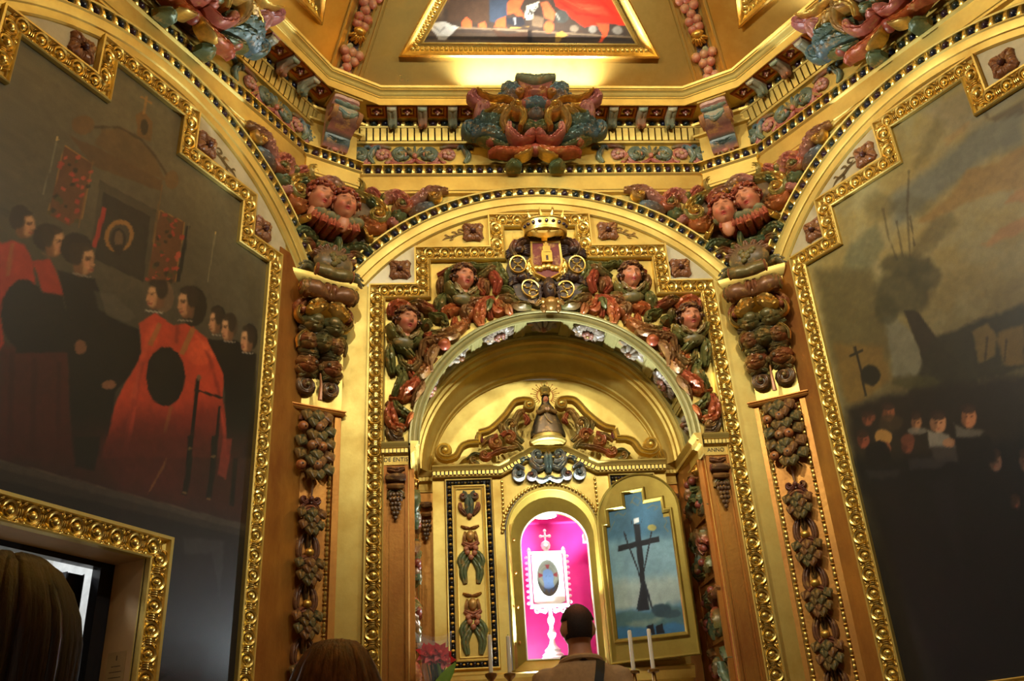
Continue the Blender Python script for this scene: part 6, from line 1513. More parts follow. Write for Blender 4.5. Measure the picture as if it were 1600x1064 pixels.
    q=MB(); strand(q,[(.02*sg,4.62),(.03*sg,4.56),(.03*sg,4.50)],.02,.03,.18,PC['d'],PC['g'],base=.08); strand(q,[(-.1,4.56),(0,4.54),(.12,4.56)],.04,.05,.12,PC['g'],PC['d'],base=.05); t.part('acanthus_leaf',q,'poly')
spandrel(0); spandrel(1)
# ================================================================== FRIEZE CARTOUCHES
def cartouche(fr,du,dz,label):
    t=Thing('cartouche',fr,(du,-.02,5.2+dz),label,'carving','frieze cartouches')
    def lean(v):
        k=.24*np.clip((v[:,2]-dz-5.30)/.62,0,1.15)**1.1; return np.stack([v[:,0],v[:,1]-k,v[:,2]-1.24*k],1)
    E={0:.15,1:.13,2:.17,3:.15,4:.15,5:.14,6:.15,7:.19,8:.21,9:.20,10:.17,11:.19,12:.15,13:.14,14:.19,15:.14,16:.16,17:.10,18:.17,19:.09}
    for s in (1,-1):
        for i,(P,w_,c,fl) in enumerate(CART):
            q=MB(); a,b=pc(c); pts=[(s*(x/1000+.006)+du,z/1000+dz) for x,z in P]
            cc={12:(L4((98,116,92),.15),L4((84,106,112)))}.get(i,(a,b))
            strand(q,pts,w_/1000*(1.15 if i not in (15,14) else .9),.06 if i in (0,2,5,9,12,14) else .045,E[i],cc[0],cc[1],edge='e' in fl,bulge=.03,curl=.02,base=E[i]-.035,groove=.35,lob=.06 if i in (0,4,5,15) else 0)
            t.part('acanthus_leaf',q.fn(lean),'poly')
        def strandpart(name,pts,w_,th,e,c0,c1,edge=False,**k):
            q=MB(); strand(q,[(s*x+du,z+dz) for x,z in pts],w_,th,e,c0,c1,edge,base=e-.035,**k); t.part(name,q.fn(lean),'poly')
        # gilded edge of the upper wing, its pink tip and pale lump
        strandpart('gilded_edge',[(.10,5.66),(.19,5.735),(.29,5.735),(.36,5.79),(.385,5.83)],.012,.03,.225,GOLD,GOLD)
        strandpart('wing_tip',[(.33,5.74),(.385,5.755),(.42,5.80),(.40,5.84)],.042,.05,.16,L4((196,122,112)),L4((170,92,84)),curl=.03)
        strandpart('wing_leaf',[(.14,5.66),(.24,5.69),(.34,5.68),(.40,5.63)],.046,.05,.14,L4((150,98,74),.2),L4((178,116,100)),lob=.08)
        strandpart('gilded_edge',[(.13,5.645),(.22,5.665),(.30,5.635),(.355,5.61)],.010,.03,.20,GOLD,GOLD)
        # green pod: swollen leaf with a dark slit and blue rolled end
        strandpart('pod',[(.14,5.50),(.24,5.53),(.35,5.54),(.43,5.505)],.062,.085,.13,L4((112,122,84),.15),L4((90,110,106)),bulge=.03,groove=.15)
        strandpart('pod',[(.40,5.555),(.455,5.52),(.46,5.45),(.415,5.405)],.034,.06,.15,L4((84,106,112)),L4((96,114,96)))
        strandpart('pod',[(.15,5.44),(.24,5.435),(.33,5.455),(.39,5.43)],.028,.06,.13,L4((104,116,84),.15),L4((120,124,84)))
        # blue lumps under the crest
        strandpart('crest_leaf',[(.10,5.86),(.16,5.89),(.225,5.90)],.05,.06,.16,L4((110,128,132)),L4((132,144,128)),lob=.1)
        strandpart('crest_leaf',[(.12,5.80),(.19,5.80),(.25,5.83)],.045,.05,.15,L4((104,116,112)),L4((116,134,136)),lob=.1)
        q=MB(); volute(q,s*.125+du,5.615+dz,.062,R_(200 if s>0 else -20),s*1.2,.017,.06,.235,L4((150,100,60),.3),GOLD,edge=True,curl=.04,base=.17); t.part('gilded_scroll',q.fn(lean),'poly')
        q=MB(); volute(q,s*.10+du,5.79+dz,.034,R_(90),-s*1.1,.014,.04,.22,L4((180,110,96)),GOLD,edge=True,curl=.02,base=.17); t.part('gilded_scroll',q.fn(lean),'poly')
        q=MB(); ell(q,(s*.295+du,-.17,5.34+dz),(.040,.045,.036),L4((186,104,72)),8,10,L4((150,70,50))); t.part('carved_ball',q.fn(lean),'poly')
    q=MB(); strand(q,[(-.13+du,5.975+dz),(-.06+du,5.95+dz),(du,5.93+dz),(.06+du,5.95+dz),(.13+du,5.975+dz)],.034,.05,.20,L4((158,158,120)),L4((158,158,120)),base=.16); t.part('crest_leaf',q.fn(lean),'poly')
    q=MB(); prism(q,[(-.125+du,5.975+dz),(.125+du,5.975+dz),(.10+du,5.90+dz),(.085+du,5.82+dz),(-.085+du,5.82+dz),(-.10+du,5.90+dz)],.08,.19,L4((150,84,66))); t.part('crest',q.fn(lean),'poly',angle=20)
    q=MB(); ell(q,(du,-.17,5.79+dz),(.10,.08,.05),L4((176,108,84)),8,14,L4((130,70,54))); t.part('brow',q.fn(lean),'poly')
    q=MB(); strand(q,[(du-.09,5.70+dz),(du,5.675+dz),(du+.09,5.70+dz)],.042,.07,.19,L4((112,132,134)),L4((112,132,134)),bulge=.03,base=.1); strand(q,[(du,5.69+dz),(du,5.63+dz)],.05,.05,.22,L4((104,124,124)),L4((92,110,90)),base=.1); t.part('muzzle',q.fn(lean),'poly')
    for f in (-1,1):
        q=MB(); strand(q,[(du+f*.012,5.61+dz),(du+f*.05,5.60+dz),(du+f*.09,5.625+dz)],.035,.06,.18,L4((112,116,72),.2),L4((96,104,66),.2),base=.1); t.part('cheek_leaf',q.fn(lean),'poly')
    q=MB(); strand(q,[(du-.075,5.535+dz),(du,5.52+dz),(du+.075,5.535+dz)],.03,.05,.17,L4((200,122,96)),L4((200,122,96)),base=.1); t.part('lip',q.fn(lean),'poly')
    q=MB(); ell(q,(du,-.15,5.29+dz),(.045,.05,.045),L4((178,80,56)),8,12,L4((140,60,44))); t.part('bud',q.fn(lean),'poly')
    q=MB(); ell(q,(du,-.06,5.58+dz),(.30,.09,.20),L4((84,62,44)),10,18); ell(q,(du,-.05,5.40+dz),(.26,.07,.10),L4((84,62,44)),8,16); ell(q,(du,-.08,5.80+dz),(.12,.09,.12),L4((110,70,52)),8,14); t.part('core',q.fn(lean),'poly')
cartouche('altar',-.005,0,'painted mask-like cartouche in the middle of the altar wall cornice')
cartouche('left',0,0,'painted cartouche on the left wall cornice, cut off by the top')
cartouche('right',-.02,0,'painted cartouche on the right wall cornice, cut off by the top')
# ================================================================== CARVED RELIEF AROUND THE ALTAR ARCH
q=MB(); sweep(q,arcpts(RN,0,PI,60,ZC)[::1],[(0,0),(0,.03),(-.012,.036),(-.02,.034)][::-1]+[(0,0)] if False else [(.064,0),(.064,.014),(.056,.020),(.048,.014),(.040,.022),(.030,.026),(.022,.022),(.014,.036),(.004,.040),(.0,.034),(-.004,.0)])
t=Thing('trim','altar',(0,0,ZC),kind='structure'); t.root.name='trim_%d'%tn; tn+=1
t.part('archivolt',q,'archgold',angle=30)
for m in (0,1):
    t=Thing('relief_panel','altar',(-.6 if m==0 else .6,0,3.3),'carved polychrome acanthus relief %s of the coat of arms'%('left' if m==0 else 'right'),'carving','relief panels over the altar arch')
    for i,(P,w_,c,fl) in enumerate(PANEL+PANELB):
        q=MB(); a,b=pc(c); pts=[(x/1000,z/1000) for x,z in P]
        wd=w_/1000*1.55
        strand(q,pts,wd,.058 if wd>.025 else .045,.004+.009*(i%4),a,b,bulge=.016,lob=.07 if i%3==0 else 0,prof=[.45,.8,1,1,.85,.5] if i%2 else None)
        if 'c' in fl: volute(q,pts[-1][0],pts[-1][1],wd*.9,R_(90),1.1,wd*.45,.03,.03,b,b,eye=False)
        if m: q.mirror()
        t.part('acanthus_leaf',q,'poly')
    q=MB(); ell(q,(-.481,-.03,4.114),(.036,.04,.05),PC['b'],8,12,PC['o']); ell(q,(-.647,-.04,3.89),(.042,.045,.042),PC['o'],8,12,PC['r'])
    if m: q.mirror()
    t.part('carved_ball',q,'poly')
    q=MB(); volute(q,-.925,3.335,.042,R_(20),1.4,.018,.04,.02,L4((150,112,60)),L4((120,84,52)),eye=True); strand(q,[(-.965,3.40),(-.975,3.34),(-.94,3.285),(-.89,3.29)],.03,.05,.01,L4((96,74,48)),L4((110,84,54)))
    if m: q.mirror()
    t.part('scroll',q,'poly')
    # filling leaves close to the arch and frame
    rr=random.Random(8); q=MB()
    for a in np.linspace(101,171,15):
        r=RN+.085; u,z=r*math.cos(R_(a)),ZC+r*math.sin(R_(a)); d=R_(a+rr.uniform(-50,50)); L_=rr.uniform(.05,.085)
        c=rr.choice(['b','g','o','r','b','g'])
        strand(q,[(u-L_*math.cos(d),z-L_*math.sin(d)),(u+.02*math.cos(d+1.4),z+.02*math.sin(d+1.4)),(u+L_*math.cos(d),z+L_*math.sin(d))],.028,.05,.006,PC[c],PC[rr.choice('bgo')])
    if m: q.mirror()
    t.part('leaf_border',q,'poly')
def bust(fr,u,z,rot,hair,label):
    def wings(t):
        q=MB()
        for s in (-1,1):
            strand(q,[(s*.02,-.16),(s*.08,-.12),(s*.13,-.05)],.035,.05,.0,PC['g'],L4((138,124,62)),base=-.06)
            strand(q,[(s*.02,-.14),(s*.06,-.11),(s*.09,-.07)],.018,.03,.05,L4((176,150,96)),L4((160,130,80)),lob=.3,base=-.02)
        ell(q,(0,-.005,-.17),(.09,.05,.06),L4((120,106,60)),8,12)
        t.part('collar',q,'poly')
    cherub(fr,(u,-.075,z),rot,.82,hair,label,wings)
bust('altar',-.515,4.335,(R_(8),0,R_(22)),2,'cherub bust left of the coat of arms, on the upper step')
bust('altar',-.872,4.035,(R_(8),R_(4),R_(26)),2,'cherub bust at far left of the altar relief, lower step')
bust('altar',.556,4.335,(R_(8),0,R_(2)),2,'cherub bust right of the coat of arms, on the upper step')
bust('altar',.896,4.025,(R_(8),R_(-3),R_(-2)),2,'cherub bust at far right of the altar relief, lower step')
# ------------------------------------------------------------------ coat of arms
t=Thing('coat_of_arms','altar',(.02,0,4.1),'gilded coat of arms with crown, castle shield and dark eagle heads','coat of arms')
cu=.02
q=MB(); prism(q,[(cu-.20,4.60),(cu+.20,4.60),(cu+.26,4.42),(cu+.20,4.20),(cu,4.12),(cu-.20,4.20),(cu-.26,4.42)],.005,.05,L4((70,50,34))); t.part('backing',q,'poly',angle=20)
q=MB(); sh=[(cu-.085,4.585),(cu+.085,4.585),(cu+.09,4.44),(cu+.07,4.36),(cu,4.32),(cu-.07,4.36),(cu-.09,4.44)]; prism(q,sh,.05,.085,L4((126,48,42))); t.part('shield',q,'poly',angle=20)
q=MB(); 
for s in (-1,1): strand(q,[(cu+s*.09,4.50),(cu+s*.115,4.44),(cu+s*.10,4.37),(cu+s*.05,4.325)],.028,.03,.05,GOLD,GOLD,groove=0)
sweep(q,sh,[(.0,.05),(.0,.09),(.012,.095),(.014,.05)],GOLD,closed=True); t.part('shield_rim',q,'carved',angle=30)
q=MB(); box(q,cu-.034,cu+.034,-.115,-.085,4.43,4.50,GOLD); box(q,cu-.024,cu+.024,-.118,-.085,4.50,4.545,GOLD); box(q,cu-.016,cu+.016,-.11,-.085,4.545,4.57,GOLD)
for s in (-1,0,1): box(q,cu+s*.024-.007,cu+s*.024+.007,-.116,-.085,4.545 if s==0 else 4.50,4.575 if s==0 else 4.512,GOLD)
for x in (-.07,-.045,-.02,.01,.035,.06): ell(q,(cu+x,-.09,4.40+.008*math.cos(x*60)),(.022,.02,.024),GOLD,6,8)
box(q,cu-.008,cu+.008,-.1165,-.11,4.44,4.475,L4((60,36,20))); t.part('castle',q,'poly',angle=30)
for s,(u,z,ro) in ((0,(-.165,4.437,0)),(1,(.215,4.43,0)),(2,(-.095,4.258,25)),(3,(.125,4.245,-25))):
    q=MB(); n=20; ol_=[(.045*math.cos(2*PI*i/n),.055*math.sin(2*PI*i/n)) for i in range(n)]
    c_,s_=math.cos(R_(ro)),math.sin(R_(ro)); tr=lambda p:(u+p[0]*c_-p[1]*s_,z+p[0]*s_+p[1]*c_)
    prism(q,[tr(p) for p in ol_],.03,.062,L4((58,40,22))); b=t.part('quartering',q,'poly',angle=20)
    q=MB(); sweep(q,[tr(p) for p in ol_],[(-.004,.06),(-.003,.078),(-.0105,.08),(-.012,.06)],GOLD,closed=True)
    for a in (1,-1): 
        strand(q,[tr(p) for p in ((-.026,a*.035),(-.02,a*.018),(0,a*.010),(.02,a*.018),(.026,a*.035))],.006,.014,.062,GOLD,GOLD,groove=0)
        for e_ in (-1,1): ell(q,(tr((e_*.026,a*.034))[0],-.07,tr((e_*.026,a*.034))[1]),(.009,.009,.009),GOLD,5,7)
    strand(q,[tr((0,.012)),tr((0,-.012))],.007,.014,.062,GOLD,GOLD,groove=0); sub(b,'gilded_tracery',q,'carved',angle=30)
dk=L4((58,38,32)); dk2=L4((84,56,44))
for u,z,sg,ro in ((-.15,4.545,1,10),(.20,4.54,-1,-10),(-.145,4.335,1,20),(.185,4.33,-1,-20)):
    q=MB()
    ell(q,(u,-.075,z),(.035,.03,.026),dk,7,10); ell(q,(u+sg*.004,-.102,z+.002),(.013,.006,.011),dk2,5,8)
    for i in range(5): strand(q,[(u+sg*.02,z+.02-.01*i),(u+sg*.055,z+.035-.016*i),(u+sg*.085,z+.03-.018*i)],.008,.02,.06,dk,dk2)
    for i in range(4): strand(q,[(u-sg*.02,z+.018-.012*i),(u-sg*.055,z+.016-.015*i),(u-sg*.085,z-.002-.016*i)],.010,.022,.05,dk2,dk)
    t.part('eagle_head',q,'poly')
q=MB(); ell(q,(cu,-.10,4.235),(.042,.05,.085),dk,8,12); ell(q,(cu,-.15,4.225),(.018,.012,.02),dk2,6,8)
for s in (-1,1):
    for i in range(3): strand(q,[(cu+s*.02,4.25-.02*i),(cu+s*.05,4.27-.03*i),(cu+s*.065,4.22-.03*i)],.010,.022,.08,dk,dk2)
t.part('eagle_body',q,'poly')
q=MB(); ell(q,(cu,-.11,4.125),(.045,.05,.045),L4((176,128,60),.6),8,12)
for s in (-1,1): ell(q,(cu+s*.045,-.10,4.10),(.022,.03,.03),L4((150,104,48),.6),6,9); strand(q,[(cu,4.15),(cu+s*.05,4.17),(cu+s*.09,4.14)],.016,.025,.07,GOLD,L4((150,104,48),.6))
t.part('keystone_mask',q,'poly')
# mantling behind the crown
q=MB()
for s in (-1,1): strand(q,[(cu+s*.02,4.625),(cu+s*.10,4.622),(cu+s*.17,4.60),(cu+s*.20,4.545)],.03,.05,.05,L4((92,84,52)),L4((126,72,56))); strand(q,[(cu+s*.19,4.63),(cu+s*.215,4.56),(cu+s*.19,4.50)],.024,.04,.05,L4((140,80,60)),L4((92,84,52)))
t.part('mantling',q,'poly')
# crown: open ring in the round with rays and gems
q=MB(); n=36; v=[]; rows=[(.112,4.612),(.120,4.616),(.122,4.632),(.116,4.638),(.126,4.685),(.134,4.69),(.134,4.70),(.120,4.705),(.112,4.68),(.104,4.62)]
for r,z in rows:
    for j in range(n): a=2*PI*j/n; v.append((cu+r*1.16*math.cos(a),-.13-r*.85*math.sin(a),z))
q.add(v,gridfaces(len(rows),n,True,True),GOLD)
for j in range(12):
    a=2*PI*j/12+PI/12; x,y=cu+.146*math.cos(a),-.13-.107*math.sin(a); d=np.array([math.cos(a),-math.sin(a)]); tt=np.array([math.sin(a),math.cos(a)])
    h=.055 if j%2 else .038
    q.add([(x-tt[0]*.017,y-tt[1]*.017,4.695),(x+tt[0]*.017,y+tt[1]*.017,4.695),(x+d[0]*.012,y+d[1]*.012,4.698),(x+d[0]*.02,y+d[1]*.02,4.70+h),(x-d[0]*.01,y-d[1]*.01,4.698)],[(0,2,3),(2,1,3),(1,4,3),(4,0,3)],GOLD)
    if j%2==0: ell(q,(x+d[0]*.018,y+d[1]*.018,4.742),(.009,.009,.010),GOLD,5,7)
cw=t.part('crown',q,'carved',angle=30)
for j in range(9):
    a=R_(18+18*j); x,y=cu+.141*math.cos(a),-.13-.103*math.sin(a); g=MB(); ell(g,(x,y-.002,4.661),(.014 if j%2 else .012,.012,.014 if j%2==0 else .011),(1,1,1,1),5,8); sub(cw,'crown_gem',g,'egg0')
# ================================================================== NICHE
FR['jl']=Matrix(((0,-1,0,-RN),(1,0,0,0),(0,0,1,0),(0,0,0,1)))
FR['jr']=Matrix(((0,1,0,RN),(-1,0,0,0),(0,0,1,0),(0,0,0,1)))
def arch_loft(mb,rows,n=48,col=(1,1,1,0),a0=0,a1=PI):
    """rows: (y,a,b,zc) half ellipses"""
    v=[(a*math.cos(a0+(a1-a0)*j/n),y,zc+b*math.sin(a0+(a1-a0)*j/n)) for y,a,b,zc in rows for j in range(n+1)]
    mb.add(v,gridfaces(len(rows),n+1),col); return mb
for s,nm in ((-1,'wall_niche_left'),(1,'wall_niche_right')):
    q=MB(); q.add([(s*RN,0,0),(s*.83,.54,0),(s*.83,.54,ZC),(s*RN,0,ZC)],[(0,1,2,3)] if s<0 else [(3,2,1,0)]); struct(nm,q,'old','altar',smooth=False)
q=MB()
for r in ([-.85,-.32,0,3.9],[.28,.85,0,3.9],[-.32,.28,0,2.06],[-.32,.28,3.13,3.9]): q.add([(r[0],.54,r[2]),(r[1],.54,r[2]),(r[1],.54,r[3]),(r[0],.54,r[3])],[(0,1,2,3)])
struct('wall_niche_back',q,'gold','altar',smooth=False)
t=Thing('trim','altar',(0,.2,ZC),kind='structure'); t.root.name='trim_%d'%tn; tn+=1
q=MB(); arch_loft(q,[(0,.865,.865,ZC),(.045,.865,.865,ZC),(.045,.89,.89,ZC),(.315,.885,.885,ZC),(.315,.862,.862,ZC),(.352,.86,.86,ZC)]); t.part('arch_soffit',q,'archgold',angle=30)
q=MB(); arch_loft(q,[(0.352,0.865,0.865,3.258),(0.354,0.842,0.840,3.258),(0.375,0.836,0.830,3.258),(0.380,0.820,0.805,3.258),(0.402,0.815,0.797,3.258),(0.406,0.800,0.780,3.258),(0.435,0.792,0.762,3.258),(0.455,0.776,0.737,3.258),(0.472,0.758,0.707,3.258),(0.490,0.752,0.690,3.258),(0.495,0.744,0.677,3.258),(0.520,0.738,0.664,3.258),(0.524,0.732,0.655,3.258),(0.542,0.730,0.652,3.258)]); t.part('inner_arch_moulding',q,'gold',angle=26)
SROS=rosette(.105,7,L4((168,150,128)),L4((150,96,60)),.035,2,.35).mesh('soffit_rosette'); SROS.materials.append(M['poly'])
SR2=MB()
for i in range(9):
    a=R_(40*i); strand(SR2,[(.02*math.cos(a),.02*math.sin(a)),(.06*math.cos(a+.15),.05*math.sin(a+.15)),(.105*math.cos(a),.085*math.sin(a))],.03,.035,.01,L4((178,160,136)),L4((150,132,116)),curl=.015)
for i in range(5): ell(SR2,(.025*math.cos(i*1.256),-.05,.022*math.sin(i*1.256)),(.018,.016,.018),L4((160,104,84)),5,8)
ell(SR2,(0,-.06,0),(.014,.012,.014),L4((190,150,80),.6),5,8); SR2M=SR2.mesh('soffit_rosette'); SR2M.materials.append(M['poly'])
for i in range(9):
    a=R_(10+20*i); ca,sa=math.cos(a),math.sin(a)
    mt=Matrix(((-sa,ca,0),(0,0,1),(ca,sa,0)))     # columns x=tangent,y=outward,z=into the niche
    t.part('soffit_rosette',SR2M if i%2 else SROS,None,(.884*ca,.18,ZC+.884*sa),mt.to_euler(),(1.0,1,1.12))
for i in range(1,9):
    a0=R_(20*i-2.6); a1=R_(20*i+2.6); q=MB()
    for b0,b1,r in ((a0,a1,.868),(a0+R_(.9),a0+R_(1.6),.863),(a1-R_(1.6),a1-R_(.9),.863)):
        v=[(rr*math.cos(b),y,ZC+rr*math.sin(b)) for y in (.045,.315) for b in (b0,b1) for rr in (r,.892)]
        q.add(v,[(0,2,6,4),(0,1,3,2),(4,6,7,5),(0,4,5,1),(2,3,7,6)])
    t.part('soffit_rib',q,'archgold',smooth=False)
# cornice that runs over the front pilasters and along both jambs
def cornice_prof(s=1.): return [(0,3.13),(.008,3.135),(.008,3.145),(.004,3.148),(.004,3.188),(.012,3.192),(.02,3.20),(.02,3.225),(.03,3.23),(.034,3.24),(.044,3.252),(.046,3.262),(0,3.264)]
DN=MB(); box(DN,-.0085,.0085,-.012,0,-.0115,.0115); DNM=DN.mesh('dentil',smooth=False); DNM.materials.append(M['gold'])
for s,side in ((-1,'left'),(1,'right')):
    t=Thing('niche_pilaster','altar',(s*.94,0,1.2),'slim gilded pilaster with grape drop at the %s edge of the niche'%side,'pilaster','niche pilasters')
    q=MB(); a,b=sorted((s*.868,s*1.005)); box(q,a,b,-.02,.0,1.2,3.14)
    for x0,x1 in ((.868,.885),(.988,1.005)): 
        a,b=sorted((s*x0,s*x1)); box(q,a,b,-.032,-.02,1.2,3.13)
    a,b=sorted((s*.9,s*.972)); box(q,a,b,-.026,-.02,1.2,2.88); t.part('shaft',q,'old',smooth=False)
    a,b=sorted((s*.866,s*1.02)); q=MB(); extr(q,[(e+.02,z) for e,z in cornice_prof()],a,b); t.part('cornice',q,'gold',angle=30)
    for i in range(7): t.part('dentil',DNM,None,(s*(.877+.022*i),-.04,3.2125))
    q=MB(); box(q,a,b,-.0405,-.04,3.201,3.2245); t.part('dentil_ground',q,'black',smooth=False)
    c=s*.937
    q=MB(); strand(q,[(c-.05,3.115),(c,3.10),(c+.05,3.115)],.02,.03,.02,L4((140,90,56)),L4((126,84,52)),lob=.12); tube(q,[(c-.052,-.045,3.055),(c,-.06,3.05),(c+.052,-.045,3.055)],[.02,.026,.02],L4((104,72,46)),8,8); tube(q,[(c-.045,-.04,3.005),(c,-.05,3.0),(c+.045,-.04,3.005)],[.015,.02,.015],L4((150,104,54),.5),8,8)
    for e_ in (-1,1): ell(q,(c+e_*.052,-.045,3.055),(.008,.022,.022),L4((130,60,46)),6,8)
    t.part('capital_mask',q,'poly')
    q=MB(); rr=random.Random(31)
    for row,n in enumerate((4,4,3,3,2,1)):
        for k in range(n): ell(q,(c+(k-(n-1)/2)*.019,-.04-.006*(n-abs(k-(n-1)/2)),2.95-.026*row),(.0125,.0125,.0135),L4((104,74,46)),5,7)
    for e_ in (-1,1): strand(q,[(c,2.985),(c+e_*.03,2.97),(c+e_*.045,2.94)],.016,.02,.025,L4((92,84,50)),L4((112,92,52)))
    t.part('grape_bunch',q,'poly')
    cu_=bpy.data.curves.new('inscription','FONT'); cu_.body='DE ENTIS' if s<0 else 'ANNO'; cu_.size=.034; cu_.align_x='CENTER'; cu_.extrude=.001; cu_.materials.append(M['black'])
    tmp=bpy.data.objects.new('tmp',cu_); me=bpy.data.meshes.new_from_object(tmp); bpy.data.objects.remove(tmp); bpy.data.curves.remove(cu_)
    o=bpy.data.objects.new('inscription',me); COL.objects.link(o); o.parent=t.root; o.location=Vector((c,-.0255,3.156))-t.base; o.rotation_euler=(PI/2,0,0)
# jamb panels with carved vines
def jamb(fr,x0,x1,label,seed,flip):
    t=Thing('jamb_carving',fr,((x0+x1)/2,0,1.2),label,'carving','carved niche jambs')
    q=MB()
    for a,b in ((x0-.02,x0),(x1,x1+.02)): box(q,a,b,-.03,.03,1.2,3.13)
    for z in (3.11,2.80,2.46,2.12,1.78,1.44): box(q,x0,x1,-.026,.02,z-.01,z+.01)
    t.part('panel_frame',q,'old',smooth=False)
    a,b=(-.066,.50) if flip else (-.50,.066); q=MB(); extr(q,[(e+.012,z) for e,z in cornice_prof()],a,b); t.part('cornice',q,'gold',angle=30)
    n=int((b-a)/.022)
    for i in range(n): t.part('dentil',DNM,None,(a+.011+.022*i,-.032,3.2125))
    for i in range(int((b-a)/.016)): 
        pass
    rr=random.Random(seed)
    for zc in (2.955,2.63,2.29,1.95,1.61):
        for k in range(13):
            u=rr.uniform(x0+.03,x1-.03); z=zc+rr.uniform(-.115,.115); an=rr.uniform(0,6.28); L_=rr.uniform(.04,.07); c=rr.choice(['d','d','g','r','b','d'])
            q=MB(); strand(q,[(u-L_*math.cos(an),z-L_*math.sin(an)),(u+.02*math.cos(an+1.4),z+.02*math.sin(an+1.4)),(u+L_*math.cos(an),z+L_*math.sin(an))],.026,.045,.0+.006*(k%4),PC[c],PC[rr.choice('dgb')],curl=.02); t.part('vine_leaf',q,'poly')
        for k in range(4):
            q=MB(); ell(q,(rr.uniform(x0+.05,x1-.05),-.04,zc+rr.uniform(-.1,.1)),(.024,.024,.024),L4((150,74,56)),7,10); t.part('carved_fruit',q,'poly')
    for zc in (3.085,):
        q=MB(); volute(q,x0+.05 if flip else x1-.05,3.08,.035,R_(90),1.2 if flip else -1.2,.01,.025,.02,GOLDD,GOLDD,eye=True); t.part('console_curl',q,'poly')
jamb('jl',.06,.40,'carved vine panels on the left inner side of the niche, lit cool white',3,True)
jamb('jr',-.40,-.06,'carved vine panels on the right inner side of the niche',9,False)
# back pilasters of the niche
for s,side in ((-1,'left'),(1,'right')):
    t=Thing('back_pilaster','altar',(s*.78,.54,1.2),'small gilded pilaster deep in the niche at the %s of the altarpiece'%side,'pilaster','small pilasters inside the niche')
    q=MB(); a,b=sorted((s*.735,s*.822)); box(q,a,b,.515,.54,1.2,3.14); a2,b2=sorted((s*.75,s*.807)); box(q,a2,b2,.509,.515,1.2,2.78); t.part('shaft',q,'old',smooth=False)
    q=MB(); extr(q,[(e-.515,z) for e,z in cornice_prof()],a,b); t.part('cornice',q,'gold',angle=30)
    for i in range(4): t.part('dentil',DNM,None,(s*(.745+.022*i),.495,3.2125))
    q=MB(); c=s*.778; tube(q,[(c-.032,.49,3.05),(c,.48,3.045),(c+.032,.49,3.05)],[.018,.022,.018],L4((104,72,46)),8,8); tube(q,[(c-.03,.49,2.99),(c,.485,2.985),(c+.03,.49,2.99)],[.014,.018,.014],L4((150,104,54),.5),8,8)
    for row,n in enumerate((3,3,2,2,1)):
        for k in range(n): ell(q,(c+(k-(n-1)/2)*.019,.49-.004*n,2.94-.026*row),(.0125,.0125,.0135),L4((96,68,42)),5,7)
    t.part('grape_drop',q,'poly')
